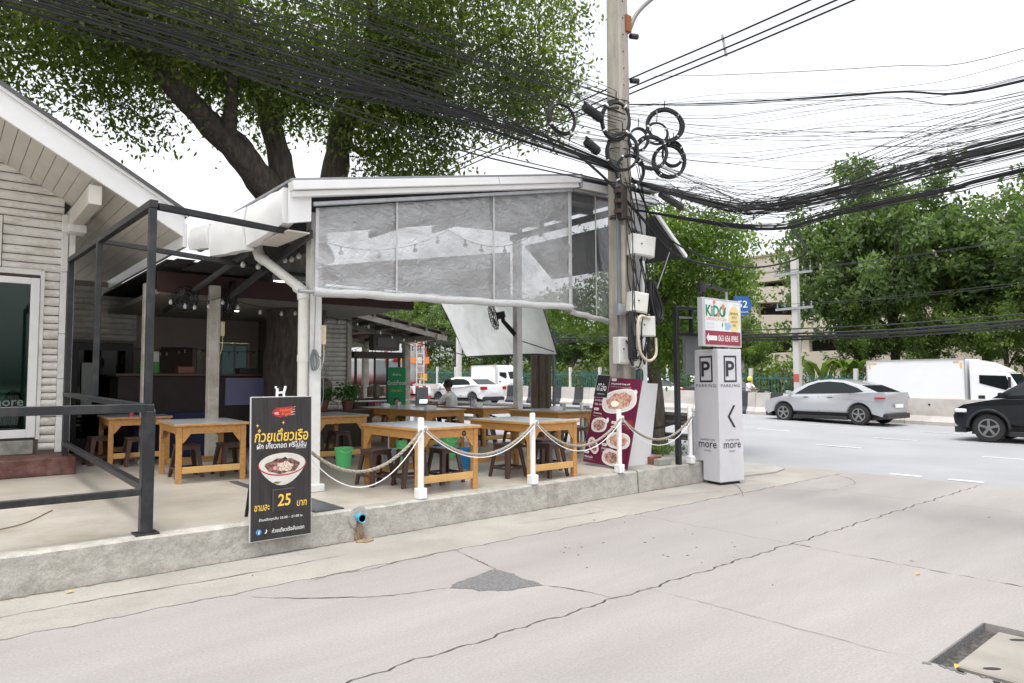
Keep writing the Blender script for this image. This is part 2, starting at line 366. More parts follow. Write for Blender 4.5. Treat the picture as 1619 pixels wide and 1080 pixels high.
xs=[-30,-12,-5,6.65,10.3,12.55]
for i in range(5):
    x0,x1=xs[i],xs[i+1]
    slab(x0,3.55,x1,5.58,(.003,.003,c,.009))
    slab(x0,5.58,x1,6.75,(.003,.003,.009,0),.8,m_=pbr('sandy kerbside concrete',(.318,.298,.272),.85,col2=(.25,.232,.21),scale=1.1,bump=.25,bscale=80,contrast=(.32,.66),dirt=(.345,.325,.288),dscale=.9,grain=.18,gscale=50))
    if x1==6.65:
        slab(-5,-2,6.65,3.55,(.002,.003,.004,c),1,hole=(4.49,.5,5.49,1.58))
    else: slab(x0,-2,x1,3.55,(.003,.003,.004,c),1)
    slab(x0,-32,x1,-2,(.003,.003,.004,.004),.6)
lidm=pbr('pit lid concrete',(.265,.246,.218),.85,col2=(.205,.19,.168),scale=3,bump=.15,bscale=40)
gravel=pbr('shadowed broken asphalt',(.025,.024,.023),.95,col2=(.11,.10,.09),scale=30,bump=1,bscale=60)  # broken asphalt, darkened to carry the trench shadow in its colour
pc=thing('pit_cover','recessed square concrete pit cover with oval lifting holes set in the street','pit cover',(5.0,1.05,-.03))
mb=MB(); mb.bb((4.64,.45,-.079),(5.47,1.49,-.03)); mb.build('lid',lidm,pc,bevel=.008)
mb=MB(); mb.bb((4.495,.51,-.079),(4.63,1.575,-.05)); mb.bb((4.632,1.492,-.079),(5.485,1.575,-.055)); mb.build('rim',gravel,pc); MB().bb((4.4905,.51,-.079),(4.50,1.578,-.002)).build('rim_shade',darkasph,pc); MB().bb((4.5005,1.57,-.079),(5.488,1.5795,-.002)).build('rim_shade',darkasph,pc)  # thin dark liners put shade on the pit walls by colour
for hx,hy in ((4.74,1.33),(5.38,1.36),(4.74,.62),(5.38,.62)):
    mb=MB(); mb.prism(ell(hx,hy,.05,.018,20,rot=-.75),-.035,-.0275,'XY'); mb.build('lifting_hole',black,pc)
mb=MB(); # ragged dark edge pieces round the pit
for i in range(46):
    x=4.5+random.random()*.98; mb.box((4.49-random.random()*.035,.55+random.random()*1.03,.001),(random.uniform(.01,.05),random.uniform(.01,.05),.006),random.random()*3)
tag(mb.build('broken_edge',darkasph,pc),kind='stuff')
# asphalt patch
mb=MB(); base=[(3.19,4.58),(3.27,4.66),(3.45,4.70),(3.62,4.74),(3.80,4.78),(3.83,4.55),(3.78,4.40),(3.83,4.28),(3.79,4.16),(3.66,4.21),(3.5,4.22),(3.42,4.30),(3.33,4.36),(3.3,4.47)]
pp=[]
for i in range(len(base)):
    a,b=base[i],base[(i+1)%len(base)]
    for k in range(4):
        t=k/4; pp.append((a[0]+(b[0]-a[0])*t+random.uniform(-.012,.012),a[1]+(b[1]-a[1])*t+random.uniform(-.012,.012)))
mb.prism(pp,-.002,.005,'XY'); tag(mb.build('asphalt_patch',darkasph,alley),kind='stuff')
crackm=pbr('crack shadow gap',(.05,.045,.04),.95,var=.4,scale=20)
def crack(pts,w=.008,name='crack'):
    p=spline([(x,y,0) for x,y in pts],10); mb=MB(); L=[];Q=[]
    for i,a in enumerate(p):
        a=a+Vector((random.uniform(-.01,.01),random.uniform(-.01,.01),0)); d=(p[min(i+1,len(p)-1)]-p[max(0,i-1)]).normalized(); nn=Vector((-d.y,d.x,0))
        ww=w*random.uniform(.3,1.3)*(0.3+0.7*math.sin(PI*min(1,max(0,(i+.5)/len(p)))))
        L.append(a+nn*ww+Vector((0,0,.0035))); Q.append(a-nn*ww+Vector((0,0,.0035)))
    n=len(L); mb.add(L+Q,[(i,i+1,n+i+1,n+i) for i in range(n-1)]); return mb.build(name,crackm,alley)
for pts in ([(3.94,5.6),(3.86,5.1),(3.8,4.76)],[(3.78,4.18),(3.9,3.95),(3.98,3.6)],[(2.4,5.5),(2.7,5.56),(2.95,5.50),(3.3,5.56),(3.94,5.6)],[(3.2,4.6),(2.7,4.75),(2.2,5.1),(1.9,5.4)],[(7.9,6.15),(8.6,6.0),(9.2,5.75)],[(9.7,5.5),(9.9,5.1),(10.1,4.9),(10.9,4.7)],[(12.1,5.7),(11.7,5.2),(11.2,4.9),(10.6,4.85)],[(0.1,6.1),(1,6.12),(2,6.08),(3.1,6.12)],[(6.6,5.97),(6.0,6.0),(5.2,6.1)],[(9.9,6.6),(9.6,6.0),(8.8,5.4)],[(4.37,3.53),(4.41,3.0),(4.43,2.3),(4.46,1.62)]):
    crack(pts,.006 if pts[0][0]!=4.37 else .0022)
mb=MB()
for i in range(34):   # small scabs and chips in the street
    x,y=random.uniform(4.2,6.6),random.uniform(3.7,5.4); 
    if random.random()<.35: x,y=random.uniform(-.5,11),random.uniform(1,6)
    r=random.uniform(.004,.018); mb.prism([(x+px*random.uniform(.6,1.2),y+py*random.uniform(.6,1.2)) for px,py in ell(0,0,r,r*.5,9,rot=random.random()*3)],-.001,.003,'XY')
tag(mb.build('surface_chips',crackm,alley),kind='stuff')
leafdry=pbr('dry leaf',(.55,.36,.08),.7,var=.3,scale=20)
for i,(x,y,z,l) in enumerate(((6.4,2.3,.005,'small yellow fallen leaf lying on the bare street slabs'),(4.62,1.47,-.03,'yellow fallen leaf caught in the edge of the pit cover'),(.85,6.45,.005,'brown dry leaf at the foot of the kerb on the left'),(.75,9.1,.33,'little curled dry leaf on the terrace floor'))):
    mb=MB(); r=.035
    mb.add([(x-r,y,z),(x,y-r*.5,z+.012),(x+r,y+.01,z+.004),(x,y+r*.5,z+.015)],[(0,1,3),(1,2,3)]); tag(mb.build('fallen_leaf',leafdry),l,'leaf')
# sidewalk by the main road
swm=pbr('pavement concrete',(.36,.35,.33),.85,col2=(.27,.26,.245),scale=1.5,bump=.2,bscale=30)
mb=MB(); mb.prism([(9.76,6.6),(9.9,6.55),(11.4,6.35),(12.0,6.5),(12.3,7.0),(12.35,8.5),(12.35,60),(9.76,60)],-.1,.03,'XY'); struct('pavement',mb,swm)
# ------------------------------------------------------------------ terrace slab with raised edge
PZ=.325
def kerbseg(x0,x1):
    mb=MB(); n=max(2,int((x1-x0)/.12)); vs=[];fs=[]
    for i in range(n+1):
        x=x0+(x1-x0)*i/n; w=.012*math.sin(x*3.1)+.008*math.sin(x*11)+random.uniform(-.004,.004)
        prof=[(6.60+w,-.06),(6.605+w*.8,.08),(6.61+w*.7,.2),(6.612+w*.5,.305),(6.63+w*.4,.322),(6.75,PZ)]
        vs+=[(x,y,z+(random.uniform(-.004,.004) if 0<k<5 else 0)) for k,(y,z) in enumerate(prof)]
    for i in range(n):
        for k in range(5): fs.append((i*6+k,(i+1)*6+k,(i+1)*6+k+1,i*6+k+1))
    fs+=[tuple(range(6)),tuple(n*6+5-k for k in range(6))]
    # bottom / back
    fs.append(tuple([i*6+5 for i in range(n+1)]+[i*6 for i in range(n,-1,-1)]))
    mb.add(vs,fs); return mb
mb=MB(); mb.bb((-14,6.745,-.08),(9.75,24,PZ)); terr=struct('terrace',mb,floorm)
for a,b in ((-14,-4),(-3.992,6.13),(6.137,7.935),(7.965,9.74)):
    kerbseg(a,b).build('kerb_stone',kerbm,terr,smooth=True)
mb=MB(); L_=[]; n=420
for i in range(n+1):
    x=-3+12.7*i/n; w=max(.002,.014+.012*math.sin(x*2.3)+random.uniform(-.012,.016)); L_+=[(x,6.60,.004),(x,6.592-w,.003)]
mb.add(L_,[(2*i,2*i+1,2*i+3,2*i+2) for i in range(n)]); tag(mb.build('kerb_foot_dirt',pbr('dark grit',(.07,.06,.05),.95,col2=(.2,.17,.13),scale=25),alley),kind='stuff')
mb=MB(); mb.bb((7.93,6.66,-.05),(7.97,6.75,.30)); mb.build('joint_gap',soil,terr)
for a,b in ((9.74,9.75),): pass

mb=MB(); mb.tube([(3.42,6.62,.235),(3.42,6.585,.235)],.115,14); mb.build('mortar_collar',kerbm,terr)
dp=thing('drain_spout','short blue plastic drain spout sticking out of the kerb with a rust stain below','pipe',(3.42,6.58,.235))
pb=pbr('blue pvc',(.05,.33,.48),.4)
mb=MB(); mb.lathe([(.036,-.05),(.036,.12),(.044,.12),(.044,-.055),(.036,-.05)],(3.42,6.56,.235),20,'Y'); mb.build('pipe',pb,dp)
mb=MB(); mb.tube([(3.42,6.60,.235),(3.42,6.592,.235)],.035,14); mb.build('pipe_bore',black,dp)
rustm=pbr('rust stain',(.20,.10,.04),.9,col2=(.30,.26,.2),scale=14,stretch=(3,1,1))
mb=MB(); n=14; vs=[]
for i in range(n+1):
    t=i/n; w=.03+.025*t+random.uniform(-.008,.008); z=.2-t*.2; vs+=[(3.42-w,6.577-.0,z),(3.42+w+random.uniform(-.005,.01),6.577,z)]
mb.add(vs,[(2*i,2*i+1,2*i+3,2*i+2) for i in range(n)]); mb.prism([(3.34,6.5),(3.42,6.42),(3.52,6.45),(3.56,6.55),(3.42,6.58)],.001,.012,'XY'); mb.build('rust_stain',rustm,dp)
mb=MB(); mb.bb((2.98,6.68,PZ),(3.3,7.5,PZ+.012)); mb.bb((3.02,7.5,PZ),(3.12,9.5,PZ+.008)); tag(mb.build('drain_plate',pbr('dull drain plate',(.11,.12,.13),.5,metal=.4,var=.3,scale=8)),'grey steel plate laid over the floor drain beside the price board','drain plate')
# ------------------------------------------------------------------ white plank house on the left
house=thing('plank_house','white weathered plank house with a steep gable roof and a wide glass window','house',(0,12.8,PZ))
def plank_mesh(seed):
    rnd=random.Random(seed); mb=MB(); n=16; vs=[]; fs=[]
    prof=[(0,-.5),(-.42,-.42),(-.8,-.15),(-1,.1),(-.75,.36),(-.3,.48),(0,.5)]
    ph=[rnd.random()*6 for _ in range(7)]
    for i in range(n+1):
        x=i/n
        for k,(y,z) in enumerate(prof):
            wv=.10*math.sin(x*9+ph[k])+.07*math.sin(x*23+ph[(k+2)%7])+rnd.uniform(-.05,.05)
            vs.append((x,y*.035*(1+wv),z+.6*wv*(.25 if k in(0,6) else .55)*.5))
    for i in range(n):
        for k in range(6): fs.append((i*7+k,i*7+k+1,(i+1)*7+k+1,(i+1)*7+k))
    fs+=[tuple(range(6,-1,-1)),tuple(n*7+k for k in range(7))]
    mb.add(vs,fs); return mb.mesh('plank',plankm,smooth=True)
PM=[plank_mesh(i) for i in range(7)]
WY=12.8
mb=MB(); mb.bb((-9,WY+.002,.57),(1.44,WY+.12,.83)); mb.bb((1.16,WY+.002,.83),(1.44,WY+.12,3.3)); mb.prism([(-9,3.3),(1.44,3.3),(1.44,4.5),(-3,7.05),(-9,3.7)],WY+.002,WY+.12,'XZ'); wall=mb.build('wall',pbr('plank gap shade',(.13,.11,.09),.9),house)  # backing coloured dark to put shade between the planks
def soffz(x): return 4.52+(1.5-x)*.574
z=.62
while z<3.32:
    h=random.uniform(.10,.15); piece('plank',random.choice(PM),house,(1.2,WY,z+h/2),(random.uniform(-.12,.12),0,0),(.21,1.1,h*.90)); z+=h
while z<7.0:
    h=random.uniform(.10,.16); xe=min(1.44,1.53-(z-4.5)/.574) if z>4.5 else 1.44
    x0=-3.2
    if z<4.2:
        piece('plank',random.choice(PM),house,(.62+.05,WY,z+h/2),(0,0,0),(xe-.67,1.1,h*.9)); piece('plank',random.choice(PM),house,(x0,WY,z+h/2),(0,0,0),(.56-x0,1.1,h*.9))
    else: piece('plank',random.choice(PM),house,(x0,WY,z+h/2),(0,0,0),(max(.1,xe-x0),1.1,h*.9))
    z+=h
mb=MB(); mb.bb((.575,WY-.045,3.42),(.66,WY-.01,4.2)); mb.build('batten',plankm,house,bevel=.004)
for xx,w in ((1.415,.085),(1.515,.085)):
    zz=.585; 
    while zz<4.3:
        l=min(random.uniform(.5,1.1),4.33-zz); mb=MB(); mb.bb((xx,WY-.07-random.uniform(0,.01),zz),(xx+w,WY+.05,zz+l-.006)); mb.build('corner_board',white,house,bevel=.006); zz+=l
mb=MB(); mb.bb((1.16,WY-.045,.80),(1.215,WY-.004,3.4)); mb.bb((-3,WY-.045,3.33),(1.16,WY-.004,3.41)); mb.build('window_trim',white,house,bevel=.004)
wn=MB(); wn.bb((1.04,WY-.06,.83),(1.155,WY+.1,3.28)); wn.bb((-3,WY-.06,3.18),(1.04,WY+.1,3.28)); wn.bb((-3,WY-.06,.83),(1.04,WY+.1,.955)); win=wn.build('window',whiteclean,house,bevel=.006)
gm=glass('house glass',(.42,.62,.58)); mb=MB(); mb.bb((-3,WY+.0,.955),(1.04,WY+.012,3.18)); mb.build('pane',gm,win)
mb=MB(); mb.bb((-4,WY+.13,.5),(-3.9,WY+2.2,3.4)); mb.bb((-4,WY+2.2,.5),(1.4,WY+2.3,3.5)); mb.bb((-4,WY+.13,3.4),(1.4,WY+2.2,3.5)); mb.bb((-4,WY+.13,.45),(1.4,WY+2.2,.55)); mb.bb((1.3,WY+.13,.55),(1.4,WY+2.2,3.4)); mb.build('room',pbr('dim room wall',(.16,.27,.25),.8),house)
sm=thing('armchair','white upholstered armchair behind the house window','armchair',(.55,13.7,.55)); um=pbr('white upholstery',(.55,.55,.53),.9,bump=.2,bscale=30)
mb=MB(); mb.box((.55,13.7,.87),(.75,.7,.2)); mb.build('seat',um,sm,bevel=.06,seg=3)
mb=MB(); mb.box((.55,14.05,1.2),(.75,.2,.7)); mb.build('backrest',um,sm,bevel=.08,seg=3)
mb=MB(); mb.box((.15,13.7,.95),(.14,.7,.4)); mb.box((.95,13.7,.95),(.14,.7,.4)); mb.build('armrests',um,sm,bevel=.05,seg=3)
mb=MB(); [mb.tube([(x,y,.55),(x,y,.78)],.018,8) for x in(.25,.85) for y in (13.45,13.95)]; mb.build('legs',black,sm)
ch=thing('black_chair','black wire chair just inside the house window','chair',(.8,13.25,.55))
mb=MB(); 
for a in range(7): mb.tube(spline([(.78+.03*a,13.2,.98),(.80+.03*a,13.22,1.2),(.84+.02*a,13.25,1.5)],5),.008,6)
mb.tube(spline([(.76,13.2,.98),(.80,13.22,1.42),(.9,13.24,1.54),(1.0,13.22,1.42),(.99,13.2,.98)],6),.016,8); mb.build('backrest',black,ch)
mb=MB(); mb.box((.88,13.3,.98),(.34,.34,.03)); mb.build('seat',black,ch)
mb=MB(); [mb.tube([(.88+a*.14,13.3+b*.14,.97),(.88+a*.18,13.3+b*.18,.55)],.012,6) for a in(-1,1) for b in(-1,1)]; mb.build('legs',black,ch)
text('MORE',(.85,WY-.003,1.42),.42,house,pbr('reflected lettering',(.35,.45,.42),.6),right=(-1,0,0),bold=.02,th=-.004) if 0 else text('more',(.80,WY-.002,1.36),.40,win,pbr('reflected lettering',(.13,.18,.17),.6),right=(1,0,0),bold=.02)  # window reflection of the word, laid on as faint flat letters
# gable roof: rake board, soffit boards, roof sheet
sl=.574; ang=math.atan(sl)
rk=MB(); rk.prism([(2.72,soffz(2.72)-.02),(2.72,soffz(2.72)+.36),(-4,soffz(-4)+.42),(-4,soffz(-4)-.02)],10.78,10.83,'XZ'); rk.build('barge_board',whiteclean,house,bevel=.006)
rk=MB(); rk.prism([(2.78,soffz(2.78)+.345),(2.78,soffz(2.78)+.40),(-4,soffz(-4)+.475),(-4,soffz(-4)+.425)],10.72,22,'XZ'); rk.build('roof',pbr('grey roof sheet',(.11,.11,.115),.7,var=.3,scale=4),house)
rk=MB(); rk.prism([(2.75,soffz(2.75)+.30),(2.75,soffz(2.75)+.345),(-4,soffz(-4)+.42),(-4,soffz(-4)+.37)],10.745,10.778,'XZ'); rk.build('drip_moulding',whiteclean,house)
bw=.165; k=0; x=-2.6
while x<2.7:
    dx=bw*math.cos(ang); x1=min(x+dx,2.7); mb=MB(); g=.004; y1=22 if x1>1.6 else WY+.06
    mb.prism([(x+g,soffz(x+g)),(x1-g,soffz(x1-g)),(x1-g,soffz(x1-g)+.02),(x+g,soffz(x+g)+.02)],10.835,y1,'XZ'); mb.build('soffit_board',cream,house); x+=dx
mb=MB(); mb.prism([(-4,soffz(-4)+.03),(2.7,soffz(2.7)+.03),(2.7,soffz(2.7)+.3),(-4,soffz(-4)+.36)],10.84,22,'XZ'); mb.build('roof_deck',soil,house)
mb=MB(); mb.bb((2.70,10.78,3.66),(2.76,22,4.02)); mb.build('eave_board',whiteclean,house,bevel=.005)
mb=MB(); mb.bb((1.50,10.86,soffz(1.66)-.30),(1.66,WY+.3,soffz(1.66)-.03)); mb.build('roof_beam',cream,house,bevel=.006)
mb=MB(); mb.bb((1.46,WY-.4,soffz(1.66)-.42),(1.70,WY-.06,soffz(1.66)-.302)); mb.build('beam_bracket',white,house,bevel=.006)
mb=MB(); mb.bb((-9,11.87,PZ),(1.58,WY+.1,.578)); tag(mb.build('step',brick_red,bevel=.012),'red brown painted concrete step under the house window','step')
cpm=pbr('cracked render',(.36,.36,.33),.85,col2=(.22,.215,.19),scale=7,bump=.4,bscale=20)
mb=MB(); mb.bb((-9,WY-.05,.579),(1.14,WY+.0,.79)); mb.build('render_base',cpm,house,bevel=.01)
# ------------------------------------------------------------------ dark steel frame on the terrace edge
fr_=thing('steel_frame','tall dark grey steel frame with a waist rail round the terrace corner','steel frame',(1.44,6.75,PZ))
w=.075
def fp(a,b,name,ww=w,hh=w):
    mb=MB(); mb.bar(a,b,ww,hh); return mb.build(name,steel,fr_,bevel=.004)
fp((1.44,6.76,PZ+.01),(1.44,6.76,1.40),'post',.10,.10); fp((1.44,6.79,1.44),(1.44,6.79,3.24),'post',.062,.062)
mb=MB(); mb.box((1.44,6.76,PZ+.006),(.19,.19,.012)); mb.build('base_plate',steel,fr_)
fp((1.44,9.5,1.50),(1.44,9.5,3.36),'post',.062,.062); fp((1.48,12.15,PZ),(1.48,12.15,3.55),'post')
fp((1.44,6.75,3.275),(1.47,12.2,3.52),'top_rail',.07,.07); fp((1.40,6.71,1.43),(-8,6.71,1.43),'waist_rail',.07,.075); fp((1.44,6.72,1.43),(1.47,12.2,1.49),'waist_rail',.08,.06)
fp((1.39,6.73,.70),(-8,6.73,.70),'low_rail',.05,.06); fp((1.44,6.82,.72),(1.47,12.2,.76),'low_rail',.07,.06)
fp((1.475,6.79,3.262),(3.44,7.93,3.44),'top_rail',.065,.06); fp((1.475,9.5,3.38),(3.6,9.3,3.2),'cross_rail',.06,.06)
fp((-2.2,6.73,PZ),(-2.2,6.73,1.39),'post',.10,.10)
wire=MB(); wire.tube(spline([(-.6,7.6,PZ+.008),(.1,7.7,PZ+.008),(.6,7.9,PZ+.008),(.95,8.6,PZ+.008)],8),.005,6); tag(wire.build('loose_wire',pbr('brown wire',(.18,.10,.05),.6)),'thin brown wire lying loose on the terrace floor','wire')
# ------------------------------------------------------------------ open pavilion over the terrace
pav=thing('open_pavilion','open sided steel pavilion with white gutter and white posts over the dining terrace','pavilion',(3.5,8,PZ))
roofm=pbr('pavilion roof sheet',(.30,.31,.33),.5,metal=.2,var=.2,scale=3)
underm=pbr('dark steel section',(.05,.052,.055),.6)
def rz_(x): return 3.93+(x-2.98)*(.93/4.5) if x<7.5 else 4.86+(x-7.5)*.05
mb=MB(); mb.prism([(2.98,rz_(2.98)),(7.5,rz_(7.5)),(9.65,rz_(9.65)),(9.65,rz_(9.65)+.03),(7.5,rz_(7.5)+.03),(2.98,rz_(2.98)+.03)],7.42,11.5,'XZ'); mb.build('roof',roofm,pav)
for y in (7.6,8.3,9.0,9.7,10.4,11.1):
    mb=MB(); mb.bar((3.0,y,rz_(3)-.06),(7.5,y,rz_(7.5)-.06),.05,.1); mb.bar((7.5,y,rz_(7.5)-.06),(9.6,y,rz_(9.6)-.06),.05,.1); mb.build('purlin',underm,pav)
for x in (3.1,4.6,6.1,7.5,9.55):
    mb=MB(); mb.bar((x,7.5,rz_(x)-.17),(x,11.4,rz_(x)-.17),.06,.12); mb.build('rafter',underm,pav)
def sbar(a,b,w_,h_,name,m=whiteclean,p=None,bev=.006):
    mb=MB(); mb.bar(a,b,w_,h_); return mb.build(name,m,p or pav,bevel=bev)
sbar((2.95,7.36,3.845),(5.9,7.36,4.45),.14,.10,'gutter'); sbar((5.91,7.36,4.452),(7.56,7.36,4.79),.14,.10,'gutter')
sbar((2.97,7.39,3.76),(7.54,7.39,4.70),.10,.065,'gutter_trim'); sbar((3.25,7.45,3.71),(7.5,7.45,4.635),.05,.05,'blind_rail',galv)
sbar((7.60,7.5,4.76),(9.62,7.5,4.84),.09,.12,'gutter'); sbar((7.58,7.52,4.67),(9.6,7.52,4.74),.05,.04,'blind_rail',galv)
mb=MB(); mb.bb((7.54,7.29,4.66),(7.575,7.45,4.87)); mb.build('gutter_end',galv,pav)
# boxed side flashing from the gutter back to the house eave
fl=MB(); A=[(3.22,7.42,3.86),(3.22,7.42,3.50),(2.96,7.40,3.44),(2.96,7.40,3.87)]
fl.add(A+[(p[0],p[1]+.06,p[2]) for p in A],[(0,1,2,3),(7,6,5,4),(0,4,5,1),(1,5,6,2),(2,6,7,3),(3,7,4,0)]); fl.build('flashing_cap',whiteclean,pav)
def crump(p0,p1,h0,h1,n,sd,name):
    rnd=random.Random(sd); mb=MB(); vs=[];fs=[]
    for i in range(n+1):
        t=i/n; p=Vector(p0).lerp(Vector(p1),t); h=h0+(h1-h0)*t
        for k in range(5): vs.append(p+Vector((rnd.uniform(-.012,.012),0,0))+Vector((-.03*math.sin(k*PI/4),0,h*(k/4-.5)+rnd.uniform(-.01,.01))))
    for i in range(n):
        for k in range(4): fs.append((i*5+k,(i+1)*5+k,(i+1)*5+k+1,i*5+k+1))
    n0=len(vs); vs+=[v+Vector((.12,0,0)) for v in vs]; fs+=[tuple(q+n0 for q in f[::-1]) for f in fs]
    for i in range(n): fs.append((i*5,(i+1)*5,n0+(i+1)*5,n0+i*5)); fs.append((i*5+4,n0+i*5+4,n0+(i+1)*5+4,(i+1)*5+4))
    fs.append((0,1,2,3,4,n0+4,n0+3,n0+2,n0+1,n0)); fs.append(tuple([n*5+k for k in range(4,-1,-1)]+[n0+n*5+k for k in range(5)]))
    mb.add(vs,fs); return mb.build(name,whiteclean,pav,smooth=True)
crump((2.93,7.5,3.66),(2.88,8.55,3.60),.42,.50,6,1,'side_flashing'); crump((2.86,8.58,3.58),(2.78,9.7,3.60),.54,.46,6,4,'side_flashing'); crump((2.76,9.72,3.66),(2.79,10.75,3.78),.34,.32,5,9,'side_flashing')
mb=MB(); mb.bb((2.98,7.5,3.37),(3.24,8.5,3.385)); mb.build('gutter_underside',cream,pav); mb=MB(); mb.bb((2.88,8.52,3.42),(3.8,11.5,3.44)); mb.bb((2.62,10.76,3.47),(2.879,11.5,3.48)); mb.build('gutter_underside',pbr('black gap shade',(.02,.02,.02),.9),pav)  # black sheets added to close sky gaps, their colour standing for shade
mb=MB(); mb.bb((2.60,11.3,3.50),(5.4,22,3.54)); mb.build('added_rear_cover',pbr('black gap shade',(.02,.02,.02),.9),pav)  # black sheet added over the kitchen to shut out sky light
bp=MB(); bp.prism([(4.3,3.42),(9.58,3.42),(9.58,4.50),(4.3,3.58)],11.46,11.48,'XZ'); bp.build('back_panel',pbr('grey back panel',(.30,.31,.33),.5,col2=(.16,.165,.17),scale=1.1,stretch=(3,1,.6)),pav)
mb=MB(); mb.bar((3.3,7.6,3.40),(3.7,12,3.05),.04,.09); mb.build('rafter',underm,pav); mb=MB(); mb.bar((3.0,8.8,3.33),(3.2,14,3.0),.05,.06); mb.build('rafter',underm,pav)
def post(x,y,z1,w_,name='post',base=True,m=white,z0=PZ):
    mb=MB(); mb.bb((x-w_/2,y-w_/2,z0),(x+w_/2,y+w_/2,z1)); o=mb.build(name,m,pav,bevel=.006)
    if base: mb=MB(); mb.bb((x-w_*.8,y-w_*.8,z0),(x+w_*.8,y+w_*.8,z0+.09)); mb.build('post_base',m,pav,bevel=.008)
post(3.53,8.03,3.75,.15); post(9.56,7.82,4.80,.15,base=False,m=whiteclean); post(9.6,11.25,4.75,.15)
oldw=pbr('old white paint',(.56,.54,.49),.6,col2=(.40,.37,.32),scale=4,dirt=(.28,.24,.19),dscale=3)
post(9.62,15.9,3.2,.17,m=oldw); post(9.62,18.2,3.2,.16,m=oldw); post(3.44,11.75,3.25,.165,m=oldw); post(2.62,12.5,3.3,.15,m=oldw); post(9.62,21,3.2,.15,m=oldw)
mb=MB(); mb.prism([(9.0,4.74),(9.42,4.77),(9.42,4.2),(9.02,4.3)],7.56,7.575,'XZ'); mb.build('gable_panel',pbr('grey panel',(.32,.33,.34),.6),pav)
# rear lean-to with slatted roof
lt=thing('rear_canopy','low slatted canopy roof behind the pavilion on the road side','canopy',(8,15,PZ))
mb=MB(); mb.prism([(5.2,3.75),(9.95,2.86),(9.95,2.885),(5.2,3.775)],14.3,22,'XZ'); mb.build('roof',pbr('rusty tin roof',(.20,.165,.14),.7,col2=(.13,.10,.085),scale=3),lt)
rust=pbr('weathered timber',(.26,.215,.18),.8,col2=(.15,.12,.10),scale=5)
for i in range(10):
    x=5.4+i*.48; z=3.75-(x-5.2)*.1874; mb=MB(); mb.bb((x-.035,14.3,z-.075),(x+.035,22,z-.004)); mb.build('slat',rust,lt)
for y in (14.4,16,18.2,21): mb=MB(); mb.bar((5.3,y,3.60),(9.9,y,2.75),.06,.12); mb.build('rafter',oldw,lt)
mb=MB(); mb.bb((9.56,14.3,2.70),(9.68,22,2.84)); mb.build('edge_beam',oldw,lt)
# drain pipe
dpn=thing('drainpipe','white plastic drainpipe bending down from the crumpled gutter to the white corner post','pipe',(3.36,7.97,PZ))
pvc=pbr('white pvc',(.70,.69,.65),.35,var=.08,scale=5)
mb=MB(); mb.tube([(3.1,8.8,3.50),(3.1,8.8,3.34)],.062,16); mb.tube([(3.1,8.8,3.36),(3.12,8.77,3.27),(3.15,8.68,3.21)],.070,16); mb.build('elbow',pvc,dpn,smooth=True)
mb=MB(); mb.tube([(3.14,8.7,3.23),(3.35,8.02,2.80)],.060,16); mb.build('slanted_pipe',pvc,dpn,smooth=True)
mb=MB(); mb.tube([(3.33,8.06,2.82),(3.365,7.98,2.76),(3.37,7.965,2.66)],.072,16); mb.build('elbow',pvc,dpn,smooth=True)
mb=MB(); mb.tube([(3.37,7.965,2.68),(3.37,7.965,PZ)],.060,16); mb.build('down_pipe',pvc,dpn,smooth=True)
mb=MB(); mb.tube([(3.37,7.965,1.9),(3.37,7.965,1.98)],.067,16); mb.build('pipe_joint',pvc,dpn,smooth=True)
# ------------------------------------------------------------------ roll-down plastic blinds
film=clear_film('clear plastic blind',(.58,.585,.59),.31,bump=.8,bscale=6,gloss=.16,stretch=(1,1,1.6))
film2=clear_film('smoky plastic blind',(.22,.23,.24),.52,bump=.3,bscale=4,gloss=.10)
rollm=pbr('rolled plastic',(.55,.55,.55),.35,var=.15,scale=12,stretch=(1,4,4))
def blind(lbl,x0,x1,y,zt0,zt1,zb0,zb1,seams,m,amp=.02,seed=0,r=.052):
    t=thing('roll_down_blind',lbl,'blind',((x0+x1)/2,y,zb0)); rnd=random.Random(seed); ph=[rnd.random()*6 for _ in range(8)]
    nx,nz=90,26; vs=[];fs=[]
    for j in range(nz+1):
        v=j/nz
        for i in range(nx+1):
            u=i/nx; x=x0+(x1-x0)*u; z=(zb0+(zb1-zb0)*u)*(1-v)+(zt0+(zt1-zt0)*u)*v
            e=math.sin(PI*v)**.6
            a=amp*e*(.5*math.sin(u*26+v*9+ph[0])+.5*math.sin(u*11-v*17+ph[1])+.45*math.sin(u*60+v*22+ph[2])*(1-v)+.6*math.sin((u+v*.6)*40+ph[3])*max(0,u-.5)*2)
            vs.append((x,y+a,z))
    fs=[(j*(nx+1)+i,j*(nx+1)+i+1,(j+1)*(nx+1)+i+1,(j+1)*(nx+1)+i) for j in range(nz) for i in range(nx)]
    mb=MB(); mb.add(vs,fs); mb.build('sheet',m,t,smooth=True)
    mb=MB(); n=40; mb.tube([(x0-.02+(x1-x0+.04)*i/n,y-.01,zb0+(zb1-zb0)*i/n+.006*math.sin(i*.8+seed)) for i in range(n+1)],[r*(1+.07*math.sin(i*1.7)) for i in range(n+1)],14); mb.build('roll',rollm,t,smooth=True)
    mb=MB(); k=(zb1-zb0)/(x1-x0); mb.tube([(x0-.20,y-.01,zb0-.2*k),(x1+.12,y-.01,zb1+.12*k)],.024,10); mb.build('roller_pipe',galv,t,smooth=True)
    for s in seams:
        u=(s-x0)/(x1-x0); mb=MB(); mb.bb((s-.012,y-.032,zb0+(zb1-zb0)*u),(s+.012,y-.026,zt0+(zt1-zt0)*u)); mb.build('seam',rollm,t)
    for xx,u in ((x0+.015,0),(x1-.015,1)):
        mb=MB(); mb.bb((xx-.02,y-.012,zb0+(zb1-zb0)*u),(xx+.02,y-.006,zt0+(zt1-zt0)*u)); mb.build('edge_hem',rollm,t)
    return t
